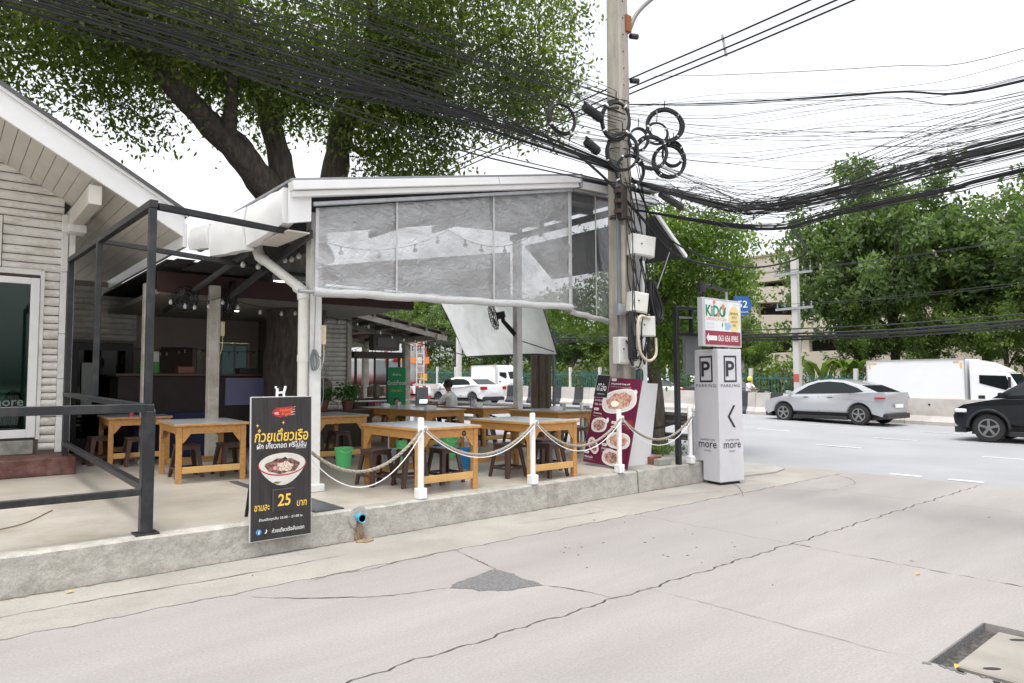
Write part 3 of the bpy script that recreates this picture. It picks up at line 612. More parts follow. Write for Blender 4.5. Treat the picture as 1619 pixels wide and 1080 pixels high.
blind('wide wrinkled clear plastic blind rolled half down below the white gutter',3.32,7.50,7.52,3.69,4.62,2.70,2.80,(4.39,5.96),film,.028,3)
blind('smoky plastic blind rolled half down behind the utility pole',7.58,9.36,7.60,4.66,4.72,2.74,2.52,(8.15,8.75),film2,.010,8,.045)
# propped-out awning panels on the road side
tarp=clear_film('white tarpaulin',(.82,.83,.82),.10,rough=.4,bump=.3,bscale=5,gloss=.05,tlw=.8)
aw=thing('propped_awning','white translucent awning panel propped out on the road side behind the wall fan','awning',(10.1,12.5,2.3))
P_=[Vector(p) for p in ((9.62,14.25,3.62),(9.62,10.55,3.40),(10.45,10.9,2.26),(10.45,14.3,2.30))]
mb=MB(); n=10; vs=[];fs=[]
for j in range(n+1):
    for i in range(n+1):
        u,v=i/n,j/n; p=(P_[0].lerp(P_[1],u)).lerp(P_[3].lerp(P_[2],u),v); vs.append(p+Vector((.02*math.sin(u*7+v*4),0,.02*math.sin(v*6+u*5))))
fs=[(j*(n+1)+i,j*(n+1)+i+1,(j+1)*(n+1)+i+1,(j+1)*(n+1)+i) for j in range(n) for i in range(n)]
mb.add(vs,fs); mb.build('panel',tarp,aw,smooth=True)
mb=MB(); mb.tube([P_[3],P_[2]],.02,8); mb.build('bottom_bar',underm,aw)
mb=MB(); mb.tube([P_[0],P_[3]],.012,8); mb.build('side_bar',underm,aw); mb=MB(); mb.tube([P_[1],P_[2]],.012,8); mb.build('side_bar',underm,aw)
mb=MB(); mb.tube([(9.66,11.3,2.55),(10.4,10.95,2.30)],.012,8); mb.build('prop_rod',underm,aw); mb=MB(); mb.tube([(9.66,15.8,2.75),(10.4,14.25,2.32)],.012,8); mb.build('prop_rod',underm,aw)
aw2=thing('side_awning','dark awning panel with a white edge propped out at the right end of the pavilion','awning',(10,9,4))
mb=MB(); mb.add([(9.65,7.5,4.58),(10.42,7.5,3.95),(10.42,11,3.95),(9.62,11,4.58),(9.62,7.5,4.54),(10.42,7.5,3.91),(10.42,11,3.91),(9.62,11,4.54)],[(0,1,2,3),(7,6,5,4),(0,4,5,1),(1,5,6,2),(2,6,7,3),(3,7,4,0)]); mb.build('panel',pbr('dark canvas',(.06,.062,.066),.8),aw2)
mb=MB(); mb.bar((9.60,7.47,4.60),(10.46,7.47,3.92),.05,.07); mb.build('edge_board',whiteclean,aw2,bevel=.004)
mb=MB(); mb.tube([(9.55,7.6,2.9),(10.2,7.6,4.1)],.012,8); mb.build('prop_rod',galv,aw2); mb=MB(); mb.tube([(9.5,7.75,2.82),(9.95,7.7,2.82)],.02,8); mb.build('cross_pipe',galv,aw2)
# ------------------------------------------------------------------ dim kitchen behind the terrace
kit=thing('kitchen_annex','dim open kitchen annex with pale walls behind the left tables','building',(4.5,16,PZ))
pinkw=pbr('pale pink wall',(.36,.31,.28),.8,var=.1,scale=2)
mb=MB(); mb.bb((1.6,16.6,PZ),(3.55,16.72,3.8)); mb.bb((3.55,16.6,2.6),(8,16.72,3.8)); mb.bb((3.55,16.6,PZ),(5.0,16.72,2.6)); mb.bb((5.7,16.6,PZ),(6.3,16.72,2.6)); mb.bb((5.0,16.6,PZ),(5.7,16.72,1.55)); mb.build('wall',pinkw,kit)
mb=MB(); mb.bb((1.5,12.95,3.9),(1.6,24,4.0)); mb.bb((1.5,12.95,PZ),(1.58,20,3.9)); mb.build('wall',pinkw,kit)
mb=MB(); mb.bb((2.7,11.9,3.12),(7.2,16.6,3.2)); mb.build('ceiling',pbr('ceiling panel',(.30,.28,.255),.7),kit)
mb=MB(); mb.bb((2.6,11.78,3.10),(7.3,11.88,3.42)); mb.build('front_beam',pbr('dark red beam',(.035,.010,.008),.6),kit)
mb=MB(); mb.bb((5.02,16.62,1.57),(5.68,16.66,2.58)); w0=mb.build('window',oldw,kit)
mb=MB(); mb.bb((5.08,16.59,1.63),(5.32,16.61,2.52)); mb.bb((5.38,16.59,1.63),(5.62,16.61,2.52)); mb.build('pane',emit('daylight glow pane',(.03,.05,.048),.35),w0)  # panes emit a faint glow standing for daylight
for x0,x1 in ((3.75,4.4),(4.5,4.62),(5.78,5.86)): mb=MB(); mb.bb((x0,16.55,PZ),(x1,16.595,2.45)); mb.build('door',pbr('dark brown door',(.06,.03,.02),.5) if x1-x0>.3 else oldw,kit)
for i in range(9):
    piece('plank',random.choice(PM),kit,(1.65,16.58,2.62+i*.125),(0,0,0),(1.6,1,.12))
dl=emit('lamp glow',(1,.95,.85),9)
for i,(x,y) in enumerate(((3.7,12.8),(4.6,14.2),(5.3,13.2),(5.6,15.0))):
    t=thing('downlight','small lit round ceiling downlight','downlight',(x,y,3.12),'kitchen downlights'); mb=MB(); mb.prism(ell(x,y,.035,.035,14),3.1,3.119,'XY'); mb.build('lens',dl,t); mb=MB(); mb.lathe([(.037,3.112),(.055,3.108),(.055,3.119)],(x,y,0),16); mb.build('ring',white,t)
t=thing('tube_light','lit white fluorescent tube under the pavilion roof','lamp',(4.9,12.3,3.45)); mb=MB(); mb.tube([(4.6,12.2,3.5),(5.3,12.2,3.44)],.018,8); mb.build('tube',emit('tube glow',(.95,1,1),6),t); mb=MB(); mb.bar((4.55,12.2,3.54),(5.35,12.2,3.47),.05,.04); mb.build('fitting',white,t)
fridge=thing('drinks_fridge','tall black drinks fridge with a glass door inside the kitchen','fridge',(2.35,16,PZ))
mb=MB(); mb.bb((1.75,15.5,PZ),(3.0,16.2,2.45)); mb.build('cabinet',black,fridge,bevel=.01)
mb=MB(); mb.bb((2.05,15.47,.6),(2.85,15.495,2.3)); mb.build('glass_door',glass('fridge glass',(.05,.08,.08)),fridge)
mb=MB(); mb.bb((2.10,15.38,1.1),(2.28,15.40,2.05)); mb.bb((2.6,15.38,.9),(2.8,15.4,1.75)); mb.build('sticker',pbr('pale sticker',(.45,.5,.48),.5),fridge)
cnt=thing('kitchen_counter','long dark kitchen counter with a pale purple front panel','counter',(4,14.2,PZ))
mb=MB(); mb.bb((2.5,14.15,PZ),(5.5,14.9,1.78)); mb.build('body',pbr('dark cabinet',(.035,.022,.018),.6,var=.4,scale=5),cnt,bevel=.006)
mb=MB(); mb.bb((4.38,14.10,1.2),(5.4,14.148,1.75)); mb.build('front_panel',pbr('pale purple laminate',(.20,.20,.36),.5,var=.08,scale=2),cnt,bevel=.004)
mb=MB(); mb.bb((2.45,14.08,1.782),(5.55,14.95,1.83)); mb.build('counter_top',pbr('dark wood edge',(.09,.045,.03),.4),cnt,bevel=.004)
for k,(x,s,h,cc,l,c2) in enumerate(((3.05,.32,.22,(.05,.30,.06),'bright green crate standing on the kitchen counter','crate'),(3.1,.22,.2,(.6,.6,.58),'white carton on the green crate in the kitchen','carton'),(4.9,.35,.12,(.05,.045,.05),'flat dark tray of utensils on the kitchen counter','tray'),(3.7,.3,.14,(.25,.1,.07),'low basket of red chillies on the kitchen counter','basket'))):
    z0=1.832+(.222 if k==1 else 0); mb=MB(); mb.bb((x-s/2,14.3,z0),(x+s/2,14.3+s,z0+h)); o=mb.build(c2,pbr(l,cc,.5),bevel=.015,seg=2); tag(o,l,c2)
tp=thing('blue_tarp','dark blue fabric cover over a low cabinet behind the left tables','cover',(3.1,13.4,PZ)); mb=MB(); mb.bb((2.6,13.2,PZ),(3.9,13.75,1.12)); mb.build('cover',pbr('navy fabric',(.015,.017,.06),.8,bump=.3,bscale=8),tp,bevel=.04,seg=2)
text('เครื่องดื่ม',(3.6,13.195,.95),.55,tp,pbr('pale blue print',(.14,.15,.22),.6))
def fan(loc,face,lbl,rad=.26,armto=None):
    t=thing('wall_fan',lbl,'fan',loc,'black wall fans'); f=Vector(face).normalized(); q=f.to_track_quat('Z','Y').to_matrix(); L=Vector(loc)
    mb=MB()
    def ring(r,z,tt=.008): mb.tube([L+q@Vector((r*math.cos(a),r*math.sin(a),z)) for a in [2*PI*i/28 for i in range(29)]],tt,5,caps=False)
    for r,z in ((rad,0),(rad*.98,.04),(rad*.98,-.04),(rad*.7,.075),(rad*.7,-.07),(rad*.35,.085)): ring(r,z)
    for i in range(24):
        a=2*PI*i/24; c_,s_=math.cos(a),math.sin(a)
        mb.tube([L+q@Vector((.05*c_,.05*s_,.085)),L+q@Vector((rad*.7*c_,rad*.7*s_,.075)),L+q@Vector((rad*c_,rad*s_,0)),L+q@Vector((rad*.7*c_,rad*.7*s_,-.07)),L+q@Vector((.06*c_,.06*s_,-.08))],.0045,4)
    mb.build('guard',black,t)
    mb=MB()
    for k in range(3):
        a=2*PI*k/3; pts=[]
        for r,da,z in ((.05,-.25,.02),(rad*.85,-.5,.03),(rad*.9,.2,0),(rad*.6,.5,-.03),(.05,.4,-.02)): pts.append(L+q@Vector((r*math.cos(a+da),r*math.sin(a+da),z)))
        mb.add(pts,[(0,1,2,3,4)])
    mb.build('blades',pbr('grey blade',(.10,.10,.11),.4),t)
    mb=MB(); mb.tube([L+q@Vector((0,0,-.08)),L+q@Vector((0,0,-.26))],[.085,.07],14); mb.build('motor',black,t,smooth=True)
    if armto: mb=MB(); mb.tube([L+q@Vector((0,0,-.2)),L+q@Vector((0,0,-.22))+Vector((0,0,-.15)),Vector(armto)],[.05,.045,.06],10); mb.build('bracket',black,t,smooth=True)
    return t
fan((9.25,11.65,3.06),(-.75,.62,-.25),'black wall fan on the right white post in front of the white awning',.30,(9.55,11.25,2.65))
fan((3.75,11.9,3.06),(.85,-.35,-.15),'large black fan on the old white post, seen edge on',.33,(3.5,11.75,2.95))
fan((3.0,11.8,3.0),(-.2,-.95,-.3),'smaller black fan under the eave left of the old white post',.2,(3.1,12.2,3.1))
jb=pbr('ivory plastic',(.62,.55,.38),.5)
for l,a,b in (('ivory switch box on the right side of the white corner post',(3.61,7.98,2.12),(3.68,8.06,2.36)),('ivory junction box on the old white inner post',(3.53,11.68,2.42),(3.6,11.76,2.66))):
    t=thing('switch_box',l,'switch box',a); mb=MB(); mb.bb(a,b); mb.build('case',jb,t,bevel=.006); mb=MB(); mb.tube(spline([((a[0]+b[0])/2,a[1]-.005,a[2]),((a[0]+b[0])/2-.01,a[1]-.02,a[2]-.2),((a[0]+b[0])/2-.07,a[1]-.02,a[2]-.28),((a[0]+b[0])/2-.10,a[1]-.02,a[2]+.4)],6),.006,6); mb.build('cable',jb,t)
t=thing('cord_hank','hank of grey blind cord tied on the white corner post','cord',(3.55,7.95,1.95)); cordm=pbr('grey cord',(.14,.17,.18),.7)
mb=MB()
for k in range(9):
    a=.02*math.sin(k*2); mb.tube(spline([(3.50+a,7.935,2.05),(3.46+a+.01*k%.03,7.92,1.95),(3.49+a,7.925,1.80),(3.54+a,7.92,1.86),(3.53+a,7.93,1.99),(3.50+a,7.935,2.05)],6),.005,5)
mb.build('coil',cordm,t); mb=MB(); mb.tube(spline([(3.50,7.94,3.5),(3.51,7.935,2.6),(3.50,7.935,2.05)],5),.004,5); mb.tube(spline([(3.52,7.93,2.0),(3.60,7.92,1.9),(3.62,7.92,1.5),(3.60,7.93,1.35)],6),.005,5); mb.build('hanging_cord',cordm,t)
# string lights
bulbg=pbr('bulb glass',(.5,.5,.48),.15,spec=.8); sock=black
def stringlight(pts,n,lbl,sag=.15,g='string lights under the roofs',r=.03):
    t=thing('string_light',lbl,'string light',pts[0],g); P2=[]
    for a,b in zip(pts[:-1],pts[1:]):
        a=Vector(a);b=Vector(b)
        for i in range(12): 
            u=i/12; p=a.lerp(b,u); p.z-=sag*4*u*(1-u); P2.append(p)
    P2.append(Vector(pts[-1])); mb=MB(); mb.tube(P2,.006,5); mb.build('cord',rubber,t)
    b1=MB(); b1.lathe([(0,0),(.014,0),(.014,-.05),(.0,-.05)],(0,0,0),8); me1=b1.mesh('socket',sock,True); b2=MB(); b2.lathe([(.008,-.05),(r*.8,-.075),(r,-.095),(r*.7,-.125),(0,-.135)],(0,0,0),10); me2=b2.mesh('bulb',bulbg,True)
    for i in range(n):
        p=P2[int((i+.5)/n*(len(P2)-1))]; s=piece('socket',me1,t,p); piece('bulb',me2,s,p)
    return t
stringlight([(3.0,9.2,3.32),(3.5,8.9,3.38),(3.55,8.1,3.5)],7,'short string of clear bulbs under the gutter near the white corner post',.06,r=.035)
stringlight([(2.7,11.7,3.05),(3.5,11.5,3.05),(5.0,11.6,3.0)],9,'string of bulbs along the dark red kitchen beam',.1)
stringlight([(9.55,14.4,2.70),(9.55,16,2.70),(9.55,18.2,2.7),(9.55,21,2.7)],24,'long string of bulbs along the outer edge of the rear canopy',.12,r=.025)
stringlight([(6.0,14.35,3.4),(7.5,14.35,3.1),(9.4,14.35,2.75)],12,'string of bulbs along the front rafter of the rear canopy',.15,r=.025)
stringlight([(2.7,16.4,2.5),(4.2,16.4,2.45),(6.5,16.4,2.5)],16,'string of small bulbs across the pale kitchen wall',.1,r=.02)
stringlight([(4.0,9.6,3.85),(6.5,9.4,4.2),(8.6,9.4,4.5),(9.4,9.2,4.3)],14,'string of bulbs seen through the wide plastic blind',.3,r=.04)
t=thing('pendant_lamp','white pendant lamp seen through the left part of the plastic blind','lamp',(4.05,8.8,3.3)); mb=MB(); mb.tube([(4.05,8.8,4.0),(4.05,8.8,3.5)],.006,5); mb.build('cord',rubber,t); mb=MB(); mb.lathe([(.02,.2),(.05,.16),(.10,.06),(.11,0),(.09,-.05),(.0,-.08)],(4.05,8.8,3.35),20); mb.build('lamp_shade',white,t,smooth=True)
# plank hut at the back, food cart, banner
hut=thing('plank_hut','small weathered white plank hut behind the terrace tables','hut',(7,15.3,PZ))
mb=MB(); mb.bb((5.9,15.02,PZ),(7.5,17,3.3)); mb.build('wall',pbr('plank gap shade',(.13,.11,.09),.9),hut)  # dark backing colour stands for shade in the plank gaps
z=PZ+.02
while z<3.2: piece('plank',random.choice(PM),hut,(5.9,15.015,z+.055),(0,0,0),(1.52,1,.105)); z+=.112
mb=MB(); mb.bb((7.42,14.93,PZ),(7.53,15.05,3.3)); mb.build('corner_board',oldw,hut,bevel=.006)
cart=thing('food_cart','dark framed food cart with glass cabinet and maroon menu front','food cart',(8.4,15.6,PZ)); dk=pbr('dark cart wood',(.045,.03,.025),.5)
mb=MB(); mb.bb((7.75,15.2,PZ+.1),(9.05,15.9,1.25)); mb.build('body',dk,cart,bevel=.01)
mb=MB(); mb.bb((8.1,15.16,.5),(9.0,15.198,1.2)); mb.build('menu_front',pbr('maroon print',(.16,.015,.04),.5),cart)
mb=MB(); mb.bb((7.7,15.15,2.25),(9.1,15.95,2.40)); mb.build('canopy',dk,cart,bevel=.01)
mb=MB(); [mb.bb((x-.025,y-.025,1.25),(x+.025,y+.025,2.25)) for x in(7.8,9.02) for y in(15.25,15.85)]; mb.bb((8.3,15.23,1.25),(8.34,15.27,2.25)); mb.build('uprights',dk,cart)
mb=MB(); mb.bb((8.34,15.24,1.3),(9.0,15.25,2.2)); mb.build('glass_cabinet',glass('cart glass',(.7,.75,.75)),cart)
mb=MB(); 
for k in range(6): mb.box((7.95+k*.19,15.45+random.random()*.2,1.33+random.random()*.1),(.13,.12,.2+random.random()*.2),random.random())
mb.build('jars',pbr('mixed jars',(.5,.45,.40),.4,col2=(.3,.12,.08),scale=9),cart,bevel=.01)
mb=MB(); [mb.lathe([(0,-.03),(.16,-.03),(.16,.03),(0,.03)],(x,15.5,PZ+.16),18,'Y') for x in (7.95,8.85)]; mb.build('wheels',black,cart)
text('เมนูแนะนำ',(8.55,15.16,1.1),.5,cart,pbr('pale print',(.6,.55,.5),.5)); text('ข้าวหมูตุ๋น',(8.6,15.16,.98),.4,cart,pbr('pale print',(.6,.55,.5),.5))
for ex in (8.35,8.75): flat(ell(ex,.72,.15,.10,20),(0,15.16,0),(1,0,0),(0,0,1),cart,pbr('printed dish',(.35,.22,.16),.5,col2=(.7,.6,.5),scale=14),'printed_dish')
tv=thing('hanging_box','dark framed box with a small emblem hanging over the food cart','box',(8.5,15.2,2.5)); mb=MB(); mb.bb((8.2,15.1,2.44),(8.95,15.35,2.84)); mb.build('case',pbr('dark frame',(.10,.095,.09),.5),tv,bevel=.02); mb=MB(); mb.bb((8.3,15.07,2.52),(8.85,15.099,2.76)); mb.build('front',pbr('grey front',(.16,.155,.15),.4),tv)
mb=MB(); mb.tube([(8.3,15.2,2.84),(8.3,15.2,3.2)],.01,6); mb.tube([(8.85,15.2,2.84),(8.85,15.2,3.1)],.01,6); mb.build('hanger',black,tv)
# ------------------------------------------------------------------ dining tables and stools
def make_table(L=1.32,Wd=.88,H=.785):
    t=thing('dining_table','wooden dining table with a sheet metal top','table'); hx,hy=Wd/2,L/2
    mb=MB(); mb.bb((-hx-.03,-hy-.03,H-.006),(hx+.03,hy+.03,H)); mb.build('tabletop',zincm,t,bevel=.002)
    mb=MB(); mb.bb((-hx-.032,-hy-.032,H-.034),(hx+.032,hy+.032,H-.007)); mb.build('top_edge',wood,t,bevel=.003)
    for sx in (-1,1):
        for sy in (-1,1):
            mb=MB(); x,y=sx*(hx-.035),sy*(hy-.035); mb.bb((x-.035,y-.035,0),(x+.035,y+.035,H-.036)); mb.build('leg',wood,t,bevel=.004)
    ap=.10; z0,z1=H-.036-ap,H-.036
    def apron(l,along):
        # rail with angled corner brackets cut in the same board
        h=l/2-.072; b=.12; poly=[(-h,z1),(-h,z0-b),(-h+.015,z0-b),(-h+b*.85,z0),(h-b*.85,z0),(h-.015,z0-b),(h,z0-b),(h,z1)]
        return poly
    for sy in (-1,1):
        mb=MB(); y=sy*(hy-.02); mb.prism(apron(Wd,0),y-.012,y+.012,'XZ'); mb.build('apron',wood,t,bevel=.002)
        mb=MB(); mb.bb((-hx+.072,y-.014,.13),(hx-.072,y+.014,.215)); mb.build('foot_rail',woodl,t,bevel=.003)
    for sx in (-1,1):
        mb=MB(); x=sx*(hx-.02); mb.prism(apron(L,1),x-.012,x+.012,'YZ'); mb.build('apron',wood,t,bevel=.002)
    return t
def make_stool():
    t=thing('plastic_stool','brown plastic stool','stool'); H=.46
    mb=MB(); mb.bb((-.15,-.15,H-.03),(.15,.15,H)); mb.build('seat',stoolm,t,bevel=.014,seg=2)
    for k in range(4):
        a=k*PI/2; m=Matrix.Rotation(a,3,'Z'); mb=MB()
        for z0,z1,o0,o1,w0,w1 in ((0,H-.03,.195,.138,.026,.034),):
            vs=[]
            for z,o,w_ in ((z0,o0,w0),(z1,o1,w1)):
                for dx,dy in ((0,0),(-w_*1.9,0),(-w_*1.9,-.02),(-.02,-.02),(-.02,-w_*1.9),(0,-w_*1.9)): vs.append(m@Vector((o+dx,o+dy,z)))
            mb.add(vs,[(5,4,3,2,1,0),(6,7,8,9,10,11)]+[(i,(i+1)%6,6+(i+1)%6,6+i) for i in range(6)])
        mb.build('leg',stoolm,t)
        mb=MB(); q=[]
        h0,h1=H-.03,H-.10; # skirt with arched lower edge
        n=8; top=[(-.138+.276*i/n,h0) for i in range(n+1)]; bot=[(-.145+.29*i/n,h1+.035*math.sin(PI*i/n)) for i in range(n,-1,-1)]
        poly=top+bot; vs=[m@Vector((x,-.140-(.47-z)*.0,z)) for x,z in poly]+[m@Vector((x,-.128,z)) for x,z in poly]; N=len(poly)
        fs=[]
        for i in range(n): fs.append((i,i+1,2*n-i,2*n+1-i)); fs.append((N+i+1,N+i,N+2*n+1-i,N+2*n-i))
        fs+=[(i,N+i,N+(i+1)%N,(i+1)%N) for i in range(N)]
        mb.add(vs,fs); mb.build('skirt',stoolm,t)
        mb=MB(); mb.box(m@Vector((0,-.172,.13)),(.30,.012,.035),rot=m); mb.build('stretcher',stoolm,t)
    return t
T0=make_table(); g='wooden dining tables on the terrace'
tabs=[(4.74,7.50,0,'wooden dining table with a round black number sticker behind the first rope post'),
(6.43,7.44,0,'wooden dining table nearest the maroon menu board, behind the second white rope post'),
(2.90,10.36,-4,'wooden dining table between the steel frame and the black price board'),
(5.12,11.05,-4,'wooden dining table directly behind the white corner post with a green bin in front'),
(7.52,11.62,0,'wooden dining table carrying the white tissue box in front of the green food banner'),
(7.50,12.92,0,'wooden dining table at the far end joined behind the one with the tissue box'),
(8.98,11.75,0,'wooden dining table at the back right around the white fan post'),
(8.83,9.40,0,'wooden dining table with two grey pots just left of the maroon menu board'),
(8.42,13.45,30,'small wooden table the man in the white shirt leans on'),
(2.55,13.0,-3,'wooden dining table in the shade under the eave holding the sauce bottles')]
for i,(x,y,a,l) in enumerate(tabs): place(T0,i==0,(x,y,PZ),R(a),l,g)
S0=make_stool(); g2='brown plastic stools'
st=[(4.38,7.98,5,'brown plastic stool under the far left corner of the table by the first rope post'),(4.66,7.58,-8,'brown plastic stool under the middle of the table by the first rope post'),(5.16,7.55,3,'brown plastic stool under the right side of the table by the first rope post'),
(6.14,7.42,4,'brown plastic stool left of the second rope post, at the near table'),(6.60,7.06,2,'brown plastic stool right behind the second rope post'),(6.95,7.55,-6,'brown plastic stool at the right end of the table nearest the menu board'),
(2.72,10.42,0,'brown plastic stool left of the table leg beside the steel frame'),(3.28,10.32,4,'brown plastic stool under the table by the black price board'),(2.48,12.45,0,'brown plastic stool under the eave table in the shade'),(2.05,13.0,6,'brown plastic stool left of the shaded eave table'),
(5.02,11.45,0,'brown plastic stool on the left under the table behind the white corner post'),(5.46,11.28,5,'brown plastic stool right of the table behind the white corner post'),
(7.2,11.7,0,'brown plastic stool under the table with the tissue box'),(7.75,12.1,0,'brown plastic stool right of the table with the tissue box'),(8.75,11.4,6,'brown plastic stool left under the back right table'),(9.2,11.9,0,'brown plastic stool right under the back right table'),(8.72,9.0,0,'brown plastic stool under the left side of the table next to the menu board'),(9.25,9.15,4,'brown plastic stool beside the menu board'),(8.2,9.7,4,'brown plastic stool at the left of the table next to the menu board')]
for i,(x,y,a,l) in enumerate(st): place(S0,i==0,(x,y,PZ),R(a),l,g2)
MS=place(S0,False,(8.95,12.75,PZ),R(30),'brown plastic stool the man in the white shirt sits on',g2)
# table number sticker and things on tables
o=MB(); o.lathe([(0,0),(.033,0),(.033,.003),(0,.003)],(0,0,0),20,'Y'); s=tag(o.build('number_sticker',black),'round black table number sticker on the edge of the front table','sticker'); s.location=(4.97,6.848,PZ+.69)
ORG[s]=Vector((0,0,0)); text('27',(0,-.0005,0),.03,s,whiteclean)
def tissue(x,y,z,l,w_=.2):
    t=thing('tissue_box',l,'tissue box',(x,y,z),'white tissue boxes'); mb=MB(); mb.bb((x-w_/2,y-.06,z),(x+w_/2,y+.06,z+.075)); mb.build('box',whiteclean,t,bevel=.006); mb=MB(); mb.box((x,y,z+.08),(w_*.5,.03,.012)); mb.build('tissue',whiteclean,t)
tissue(7.35,11.25,PZ+.786,'white tissue box on the table in front of the green banner',.22); tissue(8.65,9.05,PZ+.786,'white tissue box on the table beside the menu board',.22); tissue(8.75,11.55,PZ+.786,'white tissue box on the back right table by the fan post',.16); tissue(7.3,12.9,PZ+.786,'white tissue box on the far joined table',.16)
for i,(x,y,l) in enumerate(((9.05,9.3,'grey metal pot on the table beside the menu board'),(9.0,12.1,'grey metal pot on the back right table'),(7.45,12.6,'small steel cup on the far joined table'))):
    t=thing('metal_pot',l,'pot',(x,y,PZ+.786)); mb=MB(); mb.lathe([(.05,0),(.055,.10),(.05,.12),(.046,.12),(.05,.1),(.045,.004),(0,.004)],(x,y,PZ+.786),18); mb.build('pot',galv,t,smooth=True)
for l,x,y,c,h in (('red topped sauce bottle on the shaded eave table',2.43,12.55,(.5,.02,.03),.14),('white sauce bottle on the shaded eave table',2.68,12.7,(.65,.65,.6),.12),('clear bottle with a thin spout on the shaded eave table',2.75,12.58,(.6,.6,.6),.13)):
    t=thing('sauce_bottle',l,'bottle',(x,y,PZ+.786)); mb=MB(); mb.lathe([(.035,0),(.036,h*.75),(.02,h*.9),(.02,h)],(x,y,PZ+.786),14); mb.build('bottle',pbr(l,c,.3),t,smooth=True); mb=MB(); mb.lathe([(.021,h),(.012,h+.02),(.004,h+.07)],(x,y,PZ+.786),10); mb.build('nozzle',whiteclean if 'red' in l else pbr(l,c,.3),t,smooth=True)
def bucket(l,x,y,r,h,m,z=PZ,k=.78):
    t=thing('bucket',l,'bucket',(x,y,z),'plastic bins and buckets on the floor'); mb=MB(); mb.lathe([(r*k,0),(r*.98,h*.93),(r*1.04,h*.94),(r*1.05,h),(r*.97,h),(r*k-.006,.01),(0,.01)],(x,y,z),28); mb.build('body',m,t,smooth=True)
    if m is greenp: mb=MB(); mb.tube(spline([(x-r*.8,y-r*.62,z+h*.9),(x-r*.3,y-r*.98,z+h*.74),(x+r*.3,y-r*.95,z+h*.80),(x+r*.75,y-r*.68,z+h*.93)],6),.006,6); mb.build('bin_bag',pbr('pale bag',(.35,.75,.40),.4),t)
bucket('light green plastic bin just right of the black price board',4.92,10.0,.14,.30,greenp); bucket('light green plastic bin standing behind the first rope post table',7.0,10.1,.15,.34,greenp); bucket('small green bin half hidden behind the first white rope post',6.2,10.4,.10,.3,greenp)
bucket('wide blue tub on the floor between the two front tables',6.30,8.55,.16,.30,bluep); bucket('blue bucket on the floor behind the taller green bin',7.45,11.0,.13,.5,bluep,k=.9); bucket('small blue bucket seen under the second front table',7.55,9.35,.09,.17,bluep,z=PZ+.01)
wb=thing('plastic_bag','clear plastic bag of water bottles hung under the first front table','bag',(4.9,8.4,PZ+.25)); mb=MB(); mb.box((4.75,8.3,PZ+.33),(.26,.1,.17)); mb.build('bag',pbr('blue white film',(.25,.45,.6),.25,col2=(.6,.65,.7),scale=20),wb,bevel=.03,seg=2); mb=MB(); mb.tube([(4.75,8.3,PZ+.41),(4.75,8.3,PZ+.62)],.01,6); mb.build('handle',whiteclean,wb)
# ------------------------------------------------------------------ rope barrier along the terrace edge
bx=[2.72,4.24,5.92,7.58,9.28]; by=[6.68,6.68,6.65,6.63,6.62]
nm=['white rope post hidden behind the black price board','first white rope post, at the corner of the table with the number sticker','second white rope post, at the corner of the second front table','white rope post in front of the maroon menu board','white rope post beside the parking pillar']
def bollard(x,y,l,top=1.24):
    t=thing('rope_post',l,'rope post',(x,y,PZ),'white rope posts'); mb=MB(); mb.bb((x-.055,y-.055,PZ),(x+.055,y+.055,PZ+.12)); mb.build('base',whiteclean,t,bevel=.008)
    mb=MB(); mb.lathe([(.036,PZ+.12),(.036,top-.012),(.030,top),(0,top)],(x,y,0),20); mb.build('post',whiteclean,t,smooth=True)
    mb=MB(); mb.tube([(x+.03*math.cos(a)+.035,y-.04,top-.13+.03*math.sin(a)) for a in [2*PI*i/12 for i in range(13)]],.006,6); mb.build('ring',whiteclean,t)
for x,y,l in zip(bx,by,nm): bollard(x,y,l)
for x,y,l in ((9.45,9.2,'white rope post on the road side behind the menu board'),(9.45,12.6,'white rope post on the road side behind the back right table')): bollard(x,y,l)
def rope(a,b,low,r,l,nm_,m,tw=True):
    pts=[]; a=Vector(a); b=Vector(b); n=44; sag=(a.z+b.z)/2-low
    for i in range(n+1):
        u=i/n; p=a.lerp(b,u); p.z-=4*sag*u*(1-u)*(1+.0*u); pts.append(p)
    mb=MB()
    if tw:
        for k in range(3):
            q=[]
            for i in range(n*4+1):
                u=i/(n*4); f=u*n; j=min(int(f),n-1); p=pts[j].lerp(pts[j+1],f-j); an=u*n*1.5+k*2*PI/3
                q.append(p+Vector((0,math.cos(an),math.sin(an)))*r*.5)
            mb.tube(q,r*.62,6)
    else: mb.tube(pts,r,6)
    return tag(mb.build(nm_,m,smooth=True),l,'rope' if tw else 'cord',group='ropes between the white posts' if tw else 'thin white cords under the ropes')
names=['from the price board to the first white rope post','between the first and second white rope posts','between the second white rope post and the menu board','from the menu board to the parking pillar']
lows=[.70,.765,.765,.755]; lows2=[.54,.735,.70,.67]
for i in range(4):
    a=(bx[i]+.03,by[i]-.045,1.10); b=(bx[i+1]-.02,by[i+1]-.045,1.10 if i<3 else 1.06)
    rope(a,b,lows[i],.018,'thick twisted grey rope '+names[i],'rope',ropem); rope((a[0],a[1]-.02,a[2]-.02),(b[0],b[1]-.02,b[2]-.02),lows2[i],.0055,'thin white cord '+names[i],'thin_cord',whiteclean,False)
darkrope=pbr('dark rope',(.06,.055,.05),.9,bump=.4,bscale=80)
rope((9.28,6.65,1.05),(9.45,9.2,1.05),.80,.02,'dark rope behind the parking pillar on the road side','rope',darkrope); rope((9.45,9.2,1.05),(9.45,12.6,1.05),.78,.02,'dark rope behind the table next to the menu board','rope',darkrope)
